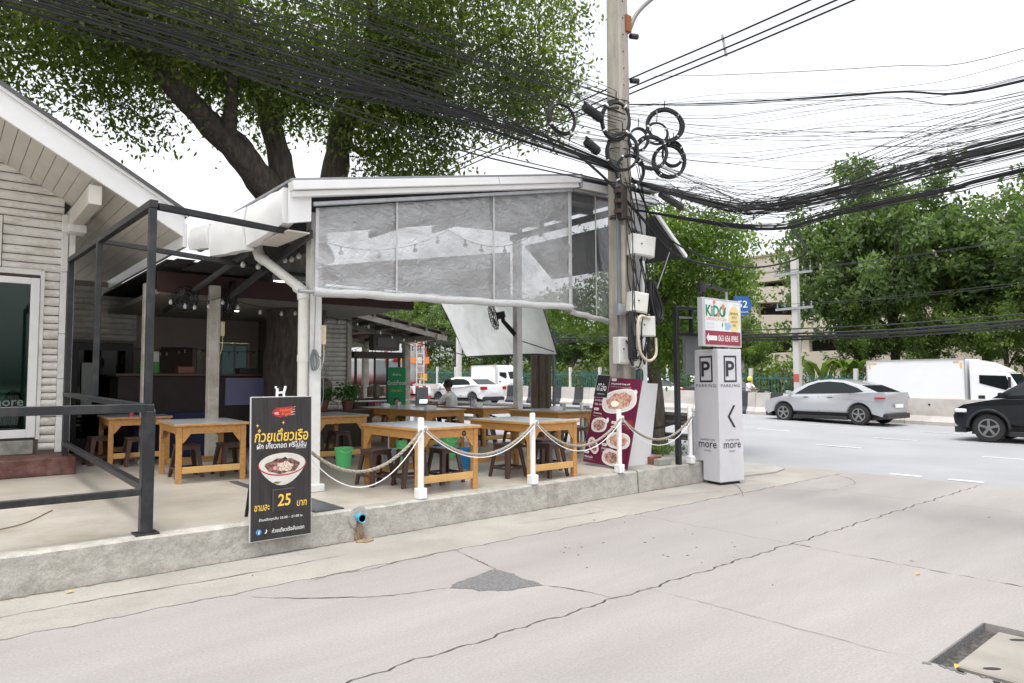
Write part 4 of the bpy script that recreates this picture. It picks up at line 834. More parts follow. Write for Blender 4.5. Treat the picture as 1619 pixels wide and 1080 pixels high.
# ------------------------------------------------------------------ black price board
import math as _m
sb=thing('price_board','tall black price board with a noodle bowl and the number 25 at the kerb','sign board',(2.55,6.53,PZ))
BL,BR,TL=Vector((2.27,6.53,.155)),Vector((2.87,6.53,.155)),Vector((2.245,6.56,1.515)); r_=(BR-BL).normalized(); u_=(TL-BL); u_=(u_-r_*u_.dot(r_)).normalized(); n_=r_.cross(u_)
bw_,bh_=.605,1.36
def B(x,y,d=0): return BL+r_*x+u_*y+n_*d
mb=MB(); c8=[B(0,0,-.022),B(bw_,0,-.022),B(bw_,bh_,-.022),B(0,bh_,-.022),B(0,0,0),B(bw_,0,0),B(bw_,bh_,0),B(0,bh_,0)]
mb.add(c8,[(0,3,2,1),(4,5,6,7),(0,1,5,4),(1,2,6,5),(2,3,7,6),(3,0,4,7)]); mb.build('board',pbr('pale board edge',(.5,.5,.5),.5),sb,bevel=.002)
blk=pbr('black wood print',(.020,.017,.018),.4,col2=(.040,.035,.036),scale=3,stretch=(12,12,.8),spec=.4)
flat(rect(.008,.008,bw_-.006,bh_-.008),BL,r_,u_,sb,blk,'printed_face',.0015)
yel=pbr('print yellow',(.80,.52,.07),.5); wht=pbr('print white',(.75,.75,.75),.5); rd=pbr('print red',(.42,.02,.03),.5); org=pbr('print orange',(.80,.25,.05),.5); bl_=pbr('print blue',(.05,.25,.6),.5); pk=pbr('print pink',(.75,.35,.35),.5)
def T(s,x,y,wd,m,h=None,bold=0,shear=0,par=sb,th=.003): return text(s,B(x,y),wd,par,m,r_,u_,'CENTER',h,bold,shear,th=th)
flat([(.20,1.20),(.23,1.235),(.26,1.255),(.285,1.24),(.31,1.255),(.345,1.235),(.37,1.20),(.33,1.17),(.285,1.155),(.235,1.17)],BL,r_,u_,sb,rd,'printed_lips',.003)
flat(ell(.27,1.197,.045,.014,16),BL,r_,u_,sb,pk,'printed_lips',.0045)
for k in range(4): flat([(.33+.02*k,1.165+.022*k),(.44,1.185+.026*k),(.35+.02*k,1.185+.022*k)],BL,r_,u_,sb,wht,'printed_flame',.0038)
flat([(.265,1.19),(.27,1.25),(.40,1.262),(.43,1.25),(.385,1.235),(.43,1.225),(.38,1.21),(.42,1.19),(.37,1.17),(.31,1.172)],BL,r_,u_,sb,rd,'printed_flame',.0052)
T('ก๋วยเตี๋ยวเรือ',.34,1.228,.12,org,.03,.02,th=.0065); T('ลิ้นแตก',.345,1.193,.10,org,.024,.02,th=.0065)
T('ก๋วยเตี๋ยวเรือ',.303,.99,.53,yel,.125,.025,.12); T('ผัก เกี๊ยวทอด ฟรีไม่อั้น',.305,.893,.49,wht,.06,.02,.1); T('(เฉพาะร้าน)',.495,.853,.10,wht,.02,.01)
for sx,sy in ((.065,1.085),(.315,1.105)): flat([(sx-.018,sy),(sx-.004,sy+.004),(sx,sy+.02),(sx+.004,sy+.004),(sx+.018,sy),(sx+.004,sy-.004),(sx,sy-.02),(sx-.004,sy-.004)],BL,r_,u_,sb,yel,'printed_star',.003)
bowlm=pbr('printed bowl',(.62,.61,.55),.5,var=.12,scale=9)
out=[(.075+.0,.69)]+[(.31+.235*math.cos(a),.70+.155*math.sin(a)*-1) for a in [PI-(PI*i/20) for i in range(21)]]
out=[]
for i in range(25): a=PI*i/24; out.append((.31+.235*math.cos(a),.705+.105*math.sin(a)))
for i in range(17): a=PI+PI*i/16; out.append((.31+.235*math.cos(a)*(1-.28*math.sin(PI*i/16)),.705+.20*math.sin(a)))
flat(out,BL,r_,u_,sb,bowlm,'printed_bowl',.003)
flat(ell(.31,.705,.237,.110,40),BL,r_,u_,sb,rd,'printed_bowl_rim',.0034); flat(ell(.31,.711,.228,.103,40),BL,r_,u_,sb,bowlm,'printed_bowl_inside',.0040)
food=pbr('printed noodles',(.33,.15,.12),.5,col2=(.05,.022,.02),scale=45,contrast=(.42,.58)); food2=pbr('printed crumbs',(.72,.6,.5),.5,col2=(.25,.12,.09),scale=110,contrast=(.42,.52))
flat([(.31+.17*math.cos(a)*(1+.06*math.sin(5*a)),.690+.072*math.sin(a)*(1+.1*math.sin(7*a+1))) for a in [2*PI*i/40 for i in range(40)]],BL,r_,u_,sb,food,'printed_noodles',.0046)
flat([(.33+.085*math.cos(a)*(1+.15*math.sin(6*a)),.683+.045*math.sin(a)*(1+.12*math.sin(5*a+1))) for a in [2*PI*i/36 for i in range(36)]],BL,r_,u_,sb,food2,'printed_crumbs',.0052)
flat([(.29,.755),(.335,.775),(.36,.755),(.33,.745)],BL,r_,u_,sb,black,'printed_chilli',.0052); flat(ell(.245,.675,.028,.02,14),BL,r_,u_,sb,pk,'printed_meatball',.0052)
flat([(.21,.53),(.24,.545),(.30,.54),(.27,.522)],BL,r_,u_,sb,pbr('print leaf green',(.12,.16,.05),.5),'printed_leaf',.0036)
mb=MB(); mb.add([B(.215,.26,.0),B(.42,.26,.0),B(.42,.47,.0),B(.215,.47,.0),B(.215,.26,.008),B(.42,.26,.008),B(.42,.47,.008),B(.215,.47,.008)],[(4,5,6,7),(0,1,5,4),(1,2,6,5),(2,3,7,6),(3,0,4,7)]); mb.build('price_plate',blk,sb)
edge=pbr('worn edge',(.16,.15,.15),.6)
flat(rect(.214,.26,.218,.47),BL,r_,u_,sb,edge,'plate_edge',.0095); flat(rect(.214,.466,.42,.47),BL,r_,u_,sb,edge,'plate_edge',.0095)
T('25',.325,.365,.13,yel,.115,.03,.1,th=.0105); T('ชามละ',.115,.31,.145,yel,.055,.02,.1); T('บาท',.505,.315,.10,yel,.055,.02,.1)
T('ร้านเปิดทุกวัน 10.30 – 21.00 น.',.30,.195,.43,wht,.035,.02,.1); T('ก๋วยเตี๋ยวเรือลิ้นแตก',.37,.085,.32,wht,.042,.02,.1)
flat(ell(.085,.087,.026,.026,24),BL,r_,u_,sb,bl_,'printed_logo',.003); T('f',.088,.085,.016,wht,.034,.03,th=.005); T('♪',.155,.087,.028,wht,.04,.03)
mb=MB(); mb.bar(B(.1,1.2,-.03),(2.38,6.95,PZ),.03,.02); mb.bar(B(.5,1.2,-.03),(2.78,6.95,PZ),.03,.02); mb.bar(B(.05,.12,-.035),B(.05,1.3,-.035),.02,.025); mb.bar(B(.55,.12,-.035),B(.55,1.3,-.035),.02,.025); mb.bar(B(.05,.2,-.035),(2.33,6.66,PZ),.03,.02); mb.bar(B(.55,.2,-.035),(2.83,6.66,PZ),.03,.02); mb.build('easel_leg',steel,sb)
clip=thing('phone_clip','white and black holder clipped on top of the price board','clip',tuple(B(.28,1.36))); 
mb=MB(); mb.bar(B(.255,1.355,-.01),B(.258,1.44,-.01),.022,.02,upv=n_); mb.bar(B(.325,1.355,-.01),B(.318,1.40,-.01),.022,.02,upv=n_); mb.bar(B(.258,1.395,-.01),B(.335,1.40,-.01),.02,.02,upv=n_); mb.bar(B(.262,1.425,-.012),B(.24,1.455,-.012),.02,.02,upv=n_); mb.bar(B(.325,1.40,-.01),B(.34,1.46,-.01),.02,.02,upv=n_); mb.build('holder',whiteclean,clip,bevel=.003)
mb=MB(); mb.bar(B(.25,1.45,-.012),B(.29,1.44,-.012),.022,.022,upv=n_); mb.bar(B(.34,1.42,-.014),B(.352,1.40,-.014),.02,.02,upv=n_); mb.build('jaws',black,clip)
# ------------------------------------------------------------------ maroon menu board leaning on the pole
mn=thing('menu_board','maroon menu board with white dishes leaning back against the utility pole','menu board',(7.82,7.15,PZ))
mBL,mBR,mTL,mTR=Vector((7.87,7.63,PZ+.01)),Vector((7.78,6.68,PZ+.01)),Vector((8.12,7.39,1.71)),Vector((8.10,6.47,1.63))
r_=((mBR-mBL)+(mTR-mTL)).normalized(); u_=(mTL-mBL)+(mTR-mBR); u_=(u_-r_*u_.dot(r_)).normalized(); n_=r_.cross(u_); bw_=.95; bh_=1.36
BL=(mBL+mBR)/2-r_*bw_/2+Vector((0,0,.03))
maro=pbr('maroon print',(.16,.015,.04),.5); maro2=pbr('menu maroon',(.135,.014,.045),.35,col2=(.10,.010,.035),scale=2)
mb=MB(); c8=[B(0,0,-.02),B(bw_,0,-.02),B(bw_,bh_,-.02),B(0,bh_,-.02),B(0,0,0),B(bw_,0,0),B(bw_,bh_,0),B(0,bh_,0)]
mb.add(c8,[(0,3,2,1),(4,5,6,7),(0,1,5,4),(1,2,6,5),(2,3,7,6),(3,0,4,7)]); mb.build('board',maro2,mn)
mT=lambda s,x,y,wd,m,h=None,bold=0,sh=0,th=.003: text(s,B(x,y),wd,mn,m,r_,u_,'LEFT',h,bold,sh,th=th)
flat(rect(-.012,1.03,.29,1.40),BL,r_,u_,mn,pbr('black logo print',(.02,.018,.02),.4),'logo_plate',.004)
for q in frame2(-.012,1.03,.29,1.40,.008): flat(q,BL,r_,u_,mn,pbr('grey rim print',(.35,.3,.3),.5),'logo_plate_rim',.0048)
mT('บ้ไอ๋ง',.03,1.20,.21,wht,.12,.01,th=.0055); mT('HOME NOODLE',.05,1.09,.17,wht,.016,.01,th=.0055); mT('ขาว ขาว เลข',.03,.985,.19,wht,.028,.02); mT('09.00 - 22.00',.04,.925,.17,wht,.03,.02)
dish=pbr('printed white dish',(.72,.70,.68),.5); foodA=pbr('printed meat',(.33,.13,.08),.5,col2=(.62,.42,.32),scale=22,contrast=(.4,.6)); foodB=pbr('printed dark meat',(.12,.035,.03),.5,col2=(.50,.30,.24),scale=28,contrast=(.45,.6)); egg=pbr('printed egg',(.85,.82,.75),.5)
def dishp(cx,cy,a,b,rot,fm,eggs=0,p=2.6):
    flat(ell(cx,cy,a,b,36,rot,p),BL,r_,u_,mn,dish,'printed_dish',.003); flat(ell(cx,cy,a*.93,b*.9,36,rot,p),BL,r_,u_,mn,pbr('printed dish shade',(.62,.58,.56),.5),'printed_dish_inside',.0036)
    flat([(cx+(a*.74*math.cos(t)*(1+.07*math.sin(5*t)))*math.cos(rot)-(b*.72*math.sin(t)*(1+.1*math.sin(7*t)))*math.sin(rot),cy+(a*.74*math.cos(t))*math.sin(rot)+(b*.72*math.sin(t)*(1+.1*math.sin(7*t)))*math.cos(rot)) for t in [2*PI*i/34 for i in range(34)]],BL,r_,u_,mn,fm,'printed_food',.0042)
    if eggs: flat(ell(cx-a*.22,cy-b*.25,a*.24,b*.26,18),BL,r_,u_,mn,egg,'printed_egg',.0048)
dishp(.56,1.00,.36,.185,.18,foodA,1); dishp(.22,.60,.17,.115,.08,foodB); dishp(.68,.40,.245,.125,.0,foodA); dishp(.17,.27,.15,.085,-.75,foodB); dishp(.60,.13,.20,.12,-.08,foodB)
flat(ell(.865,1.15,.04,.045,16),BL,r_,u_,mn,dish,'printed_dish_handle',.0028); flat(ell(.385,.685,.03,.045,14),BL,r_,u_,mn,dish,'printed_dish_handle',.0028)
flat([(.76,.62),(.80,.72),(.90,.74),(.93,.66),(.88,.58),(.80,.57)],BL,r_,u_,mn,pbr('printed chilli red',(.35,.03,.03),.5,col2=(.16,.02,.02),scale=18),'printed_spices',.003)
for x,y,wd,s,s2 in ((.33,1.265,.40,'ขาหมูเยอรมัน ขาหมู คากิ','Stewed pork leg, Thai style pork knuckle'),(.05,.78,.18,'ข้าวขาหมู','Stewed pork with rice'),(.48,.60,.17,'ขาหมูต้ม','Pork soup'),(.36,.245,.24,'ขาหมูทอดกรอบ','Crispy pork leg set menu'),(.0,.09,.20,'คากิทอดขมิ้น','Crispy knuckle with rice'),(.62,.70,.16,'น้ำจิ้ม','Chilli sauce')):
    flat(rect(x,y+.045,x+.10,y+.085),BL,r_,u_,mn,dish,'price_tag',.003); mT('กก.',x+.025,y+.065,.05,maro,.02,.01,th=.005); mT(s,x,y,wd,wht,.038,.03); mT(s2,x,y-.045,wd*1.1,pbr('print grey',(.55,.5,.5),.5),.018,.01)
pn=thing('display_stand','plain white display panel standing behind the maroon menu board','panel',(8.4,7.0,PZ))
mb=MB(); mb.prism([(8.08,PZ),(8.72,PZ),(8.96,1.60),(8.36,1.62)],6.99,7.015,'XZ'); mb.build('panel',pbr('off white panel',(.70,.70,.72),.45,var=.04,scale=2),pn,bevel=.003); mb=MB(); mb.bar((8.5,7.02,1.3),(8.65,7.5,PZ),.03,.03); mb.build('prop',galv,pn)
# ------------------------------------------------------------------ parking pillar and sign box
pl=thing('parking_pillar','white square parking pillar with black P signs at the street corner','sign pillar',(9.7,6.4,0))
Fp,Rp,Lp=Vector((9.45,6.19,0)),Vector((9.965,6.09,0)),Vector((9.565,6.72,0)); pm=pbr('pillar sheet white',(.60,.595,.63),.4,var=.04,scale=2,dirt=(.53,.53,.55),dscale=1.5)
dl_=(Lp-Fp); dr_=(Rp-Fp); wl,wr=dl_.length,dr_.length; dl_.normalize(); dr_.normalize()
poly=[(0,.045),(.375,.045),(.375,.355),(wl,.355),(wl,2.15),(0,2.15)]; vs=[Fp+dl_*a+Vector((0,0,z)) for a,z in poly]; vs+=[v+dr_*wr for v in vs]
mb=MB(); mb.add(vs,[(0,1,2,3,4,5),(11,10,9,8,7,6)]+[(i,6+i,6+(i+1)%6,(i+1)%6) for i in range(6)]); mb.build('casing',pm,pl,bevel=.006)
mb=MB(); vs=[Fp+dl_*a+dr_*b for a in(.05,.33) for b in(.05,wr-.05)]; mb.prism([(vs[0].x,vs[0].y),(vs[1].x,vs[1].y),(vs[3].x,vs[3].y),(vs[2].x,vs[2].y)],0,.05,'XY'); mb.build('foot',black,pl)
ink=pbr('dark ink',(.025,.025,.032),.5)
def face(o,rv,wd):
    for q in frame2(.125*wd/.52,1.62,wd-.115*wd/.52,2.045,.030*1.0): flat(q,o,rv,(0,0,1),pl,ink,'sign_frame',.002)
    text('P',o+rv*(wd*.5)+Vector((0,0,1.835)),wd*.36,pl,ink,rv,(0,0,1),height=.25,bold=.045,th=.004)
    text('PARKING',o+rv*(wd*.5)+Vector((0,0,1.565)),wd*.80,pl,ink,rv,(0,0,1),height=.05,bold=.0,th=.004,space=1.25)
    text('CHAPTER ONE',o+rv*(wd*.52)+Vector((0,0,.70)),wd*.60,pl,ink,rv,(0,0,1),height=.028,th=.004)
    text('more',o+rv*(wd*.52)+Vector((0,0,.615)),wd*.72,pl,ink,rv,(0,0,1),height=.085,bold=.012,th=.004)
    text('KASET',o+rv*(wd*.52)+Vector((0,0,.525)),wd*.26,pl,ink,rv,(0,0,1),height=.026,th=.004)
face(Lp,(Fp-Lp).normalized(),wl); face(Fp,dr_,wr)
for q in ([(.36,1.25),(.31,1.25),(.185,1.075),(.235,1.075)],[(.185,1.075),(.31,.90),(.36,.90),(.235,1.075)]): flat(q,Fp,dr_,(0,0,1),pl,ink,'arrow',.004)
ks=thing('garden_sign','white box sign with a logo, mug and phone number on the parking pillar','sign',(9.8,6.3,2.2))
kx0,kx1,kz0,kz1,ky=9.20,10.30,2.19,2.97,6.28; kr=Vector((1,.0,0)); KO=Vector((kx0,ky,kz0))
mb=MB(); mb.bb((kx0,ky,kz0),(kx1,ky+.10,kz1)); mb.build('case',pbr('grey case',(.55,.56,.58),.4,metal=.3),ks,bevel=.006)
flat(rect(.06,.03,1.06,.745),KO,kr,(0,0,1),ks,pbr('sign white',(.75,.77,.78),.4),'printed_face',.002); flat(rect(.06,.03,1.06,.255),KO,kr,(0,0,1),ks,pbr('sign maroon',(.28,.025,.045),.45),'printed_band',.003)
flat([(.08,.14),(.15,.215),(.15,.175),(.38,.175),(.38,.10),(.15,.10),(.15,.065)],KO,kr,(0,0,1),ks,wht,'arrow',.004)
text('063 656 8985',KO+Vector((.70,0,.14)),.58,ks,wht,kr,(0,0,1),height=.10,bold=.02,th=.004)
grn=pbr('logo green',(.02,.20,.09),.5); orr=pbr('logo orange',(.75,.22,.10),.5)
text('KiDO',KO+Vector((.36,0,.575)),.56,ks,grn,kr,(0,0,1),height=.185,bold=.06,th=.004)
for cx,cy,rr,m_ in ((.315,.715,.035,orr),(.43,.515,.035,orr),(.565,.655,.045,orr)): flat(ell(cx,cy,rr,rr,18),KO,kr,(0,0,1),ks,m_,'logo_dot',.006)
flat([(.56,.50),(.62,.58),(.66,.66),(.60,.63),(.56,.58)],KO,kr,(0,0,1),ks,grn,'logo_leaf',.0065)
text('GARDEN DAYCARE',KO+Vector((.37,0,.445)),.56,ks,pbr('logo coral',(.75,.33,.27),.5),kr,(0,0,1),height=.045,bold=.01,th=.004)
flat(ell(.88,.46,.165,.225,30),KO,kr,(0,0,1),ks,pbr('sun yellow',(.75,.62,.28),.5),'printed_sun',.003)
for i,s in enumerate(('แยกเกษตร','สาขา','นวมินทร์','ซอย')): text(s,KO+Vector((.88,0,.56-.065*i)),(.24,.14,.2,.10)[i],ks,pbr('brown ink',(.15,.08,.03),.5),kr,(0,0,1),height=.04,bold=.01,th=.005)
flat([(.62,.28),(.74,.28),(.76,.40),(.60,.40)],KO,kr,(0,0,1),ks,pbr('mug blue',(.30,.48,.75),.5),'printed_mug',.0035); flat(ell(.775,.345,.025,.035,14),KO,kr,(0,0,1),ks,pbr('mug blue',(.30,.48,.75),.5),'printed_mug_handle',.0033); flat([(.53,.31),(.56,.36),(.55,.41),(.52,.36)],KO,kr,(0,0,1),ks,grn,'printed_leaf',.0035)
for i,s in enumerate(('เพาะต้นไม้','ดื่มกาแฟ')): text(s,KO+Vector((.20,0,.37-.06*i)),.20,ks,pbr('pale blue ink',(.45,.62,.75),.5),kr,(0,0,1),height=.04,th=.004)
text('คิดดู',KO+Vector((.95,0,.705)),.12,ks,pbr('print grey',(.55,.5,.5),.5),kr,(0,0,1),height=.03,th=.004)
[MB().bb((q,6.3,2.148),(q+.1,6.36,2.19)).build('bracket',black,ks) for q in (9.5,9.82)]
sl_=thing('sign_lamp','black spot lamp on an arm above the garden sign','lamp',(9.3,6.3,3.0)); mb=MB(); mb.bar((9.3,6.33,2.97),(9.3,6.33,3.12),.03,.03); mb.tube([(9.22,6.33,3.17),(9.48,6.33,3.17)],.035,10); mb.bar((9.48,6.33,3.17),(9.85,6.25,3.11),.09,.04); mb.build('lamp',black,sl_); mb=MB(); mb.tube([(9.27,6.33,3.05),(9.27,6.33,3.22)],.06,12); mb.build('lamp_head',black,sl_)
kf=thing('black_sign_frame','black square steel post frame beside the parking pillar','frame',(9.02,6.64,PZ)); mb=MB(); mb.bar((9.02,6.66,PZ),(9.02,6.66,2.83),.075,.075); mb.build('post',black,kf,bevel=.004); mb=MB(); mb.bar((9.02,6.66,2.82),(9.75,6.66,2.83),.06,.05); mb.build('rail',black,kf,bevel=.004); mb=MB(); mb.bar((9.02,6.66,2.40),(9.75,6.66,2.40),.05,.05); mb.build('rail',black,kf,bevel=.004); mb=MB(); mb.bar((9.42,6.66,2.42),(9.42,6.66,2.80),.05,.05); mb.build('upright',black,kf); mb=MB(); mb.bb((9.32,6.70,1.75),(9.75,6.76,2.38)); mb.build('back_sheet',pbr('grey tin',(.22,.23,.24),.5,metal=.3),kf); mb=MB(); mb.bar((9.05,6.62,2.66),(9.4,6.62,2.67),.03,.03); mb.build('crossbar',galv,kf)
for l,a,b,m_ in (('grey concrete block by the foot of the black sign post',(8.62,6.72,PZ),(8.92,6.84,PZ+.10),pbr('greenish block',(.27,.28,.24),.8,bump=.3,bscale=30)),('rusty brick lying behind the grey block near the black sign post',(8.66,6.90,PZ),(8.9,7.0,PZ+.12),pbr('rusty brick',(.22,.09,.06),.8,bump=.3,bscale=30))):
    mb=MB(); mb.bb(a,b); tag(mb.build('block' if 'grey' in l else 'brick',m_,bevel=.008),l,'block' if 'grey' in l else 'brick')
# green banner
gb=thing('food_banner','tall green delivery banner with white lettering behind the tissue box table','banner',(8.36,14.25,PZ)); gr_=rt.copy(); GO=Vector((8.20,14.39,.46)); gw=.43; gh=1.54
def G(pts,m_,n_,th=.002): return flat(pts,GO,gr_,(0,0,1),gb,m_,n_,th)
def rrect(x0,y0,x1,y1,r): return [(cx+r*math.cos(a),cy+r*math.sin(a)) for cx,cy,a0 in ((x1-r,y1-r,0),(x0+r,y1-r,PI/2),(x0+r,y0+r,PI),(x1-r,y0+r,1.5*PI)) for a in [a0+i*PI/12 for i in range(7)]]
gg=pbr('banner green',(.0,.27,.09),.45); G(rrect(0,0,gw,gh,.05),gg,'sheet',.0)
G([(0.0,0),(gw,0),(gw,.55),(gw*.75,.42),(gw*.5,.2),(gw*.2,.4),(0,.55)],pbr('banner yellow',(.62,.62,.04),.5),'printed_shape',.002); G([(0.0,0.3),(gw*.3,.36),(gw*.7,.36),(gw,.3),(gw,.42),(gw*.75,.5),(gw*.2,.5),(0,.42)],gg,'printed_shape',.003)
text('สั่งผ่าน',GO+gr_*gw*.5+Vector((0,0,1.37)),.2,gb,wht,gr_,(0,0,1),height=.06,bold=.01,th=.004); text('GrabFood',GO+gr_*gw*.5+Vector((0,0,1.17)),.44,gb,wht,gr_,(0,0,1),height=.10,bold=.008,th=.004); text('อร่อย ส่งไว',GO+gr_*gw*.5+Vector((0,0,.99)),.26,gb,yel,gr_,(0,0,1),height=.06,bold=.01,th=.004)
G(ell(gw*.52,.70,.055,.075,18),pbr('printed skin',(.55,.32,.24),.6),'printed_person',.004); G(ell(gw*.50,.74,.07,.07,18),pbr('printed hair',(.03,.02,.018),.6),'printed_hair',.003); G([(gw*.3,.36),(gw*.75,.36),(gw*.72,.55),(gw*.62,.63),(gw*.42,.63),(gw*.33,.55)],gg,'printed_shirt',.0045); G([(gw*.38,.05),(gw*.62,.05),(gw*.58,.33),(gw*.42,.33)],wht,'printed_cup',.0045)
mb=MB(); mb.bar(GO+Vector((.05,.1,-.13)),GO+Vector((.05,.1,1.4)),.02,.02); mb.bar(GO+Vector((-.05,.0,-.12)),GO+gr_*gw+Vector((.05,.0,-.12)),.12,.03); mb.build('stand',black,gb)
# potted plants
leafg=leafmat('pot plant leaf',(.03,.08,.015),(.10,.20,.04)); terra=pbr('dark pot',(.16,.06,.04),.7)
for i,(x,y,z,s,l) in enumerate(((5.95,13.05,1.08,.30,'bushy green pot plant left of the wooden ledge behind the white corner post'),(6.55,13.15,1.08,.34,'bushy green pot plant in a brown pot by the plank hut corner'))):
    t=thing('pot_plant',l,'pot plant',(x,y,z)); mb=MB(); mb.lathe([(.09,0),(.13,.20),(.14,.20),(.12,.2),(.0,.18)],(x,y,z),18); mb.build('pot',terra,t,smooth=True)
    V,F=leaves([(x+random.uniform(-1,1)*s*.5,y+random.uniform(-1,1)*s*.5,z+.28+random.uniform(0,s*.5)) for _ in range(16)],22,.12,.09); npmesh('foliage',V,F,leafg,t)
mb=MB(); mb.bb((5.6,12.95,PZ),(7.0,13.35,1.08)); tag(mb.build('plant_ledge',pbr('dark ledge',(.05,.035,.03),.7),bevel=.01),'dark wooden ledge holding the pot plants behind the tables','ledge')
rl=thing('white_pipe_rail','low white pipe rail beside the food cart','rail',(7.7,14.2,PZ)); mb=MB(); mb.tube([(7.0,14.6,1.2),(9.3,14.6,1.2)],.02,8); mb.build('rail',whiteclean,rl); [MB().tube([(q,14.6,PZ),(q,14.6,1.2)],.02,8).build('post',whiteclean,rl) for q in (7.05,9.25)]
# creeper and notice on the hut wall
cr=thing('creeper','dark green creeper climbing beside the plank hut','creeper',(6.3,14.8,PZ)); V,F=leaves([(6.1+random.uniform(-.25,.35),14.85,random.uniform(1.0,3.0)) for _ in range(40)],16,.12,.07); npmesh('foliage',V,F,leafg,cr); mb=MB(); mb.tube(spline([(6.1,14.9,PZ),(6.25,14.9,1.2),(6.0,14.9,2.2),(6.3,14.9,3)],6),.015,6); mb.build('stem',bark,cr)
nt_=thing('wall_notice','dark round notice sign with pale lettering on the plank hut wall','sign',(6.9,14.93,1.6)); mb=MB(); mb.lathe([(0,0),(.2,0),(.2,.02),(0,.02)],(6.85,14.93,1.55),24,'Y'); mb.build('disc',pbr('dark notice',(.10,.07,.06),.6,col2=(.3,.25,.2),scale=12),nt_); text('ขายดี',(6.8,14.93,1.98),.3,nt_,pbr('faded ochre',(.3,.25,.14),.6),height=.09); text('นาเกลือ',(6.8,14.93,1.86),.3,nt_,pbr('faded ochre',(.3,.25,.14),.6),height=.09)
# ------------------------------------------------------------------ people
def skinbody(name,J,E,parent,mats,assign,levels=2):
    """J joint -> (position, radius); E list of joint pairs; grown with a skin modifier into one surface"""
    ks=list(J); me=bpy.data.meshes.new(name); me.from_pydata([J[k][0] for k in ks],[(ks.index(a),ks.index(b)) for a,b in E],[]); ob=bpy.data.objects.new(name,me); COL.objects.link(ob)
    ob.modifiers.new('skin','SKIN'); 
    sv=me.skin_vertices[0].data
    for i,k in enumerate(ks):
        r=J[k][1]; sv[i].radius=(r,r) if not isinstance(r,tuple) else r; sv[i].use_root=(i==0)
    sub=ob.modifiers.new('s','SUBSURF'); sub.levels=sub.render_levels=levels
    dg=bpy.context.evaluated_depsgraph_get(); dg.update(); m2=bpy.data.meshes.new_from_object(ob.evaluated_get(dg)); bpy.data.objects.remove(ob)
    m2.materials.clear(); [m2.materials.append(m_) for m_ in mats]; off=ORG.get(parent,Vector((0,0,0)))
    for p in m2.polygons: p.material_index=assign(p.center); p.use_smooth=True
    m2.transform(Matrix.Translation(-off)); o=bpy.data.objects.new(name,m2); COL.objects.link(o); o.parent=parent; ORG[o]=off; return o
skin=pbr('brown skin',(.23,.115,.07),.5); hairm=pbr('black hair',(.008,.007,.007),.5); shirt=pbr('white shirt',(.80,.81,.83),.8,bump=.2,bscale=14); jean=pbr('dark trousers',(.03,.035,.05),.8)
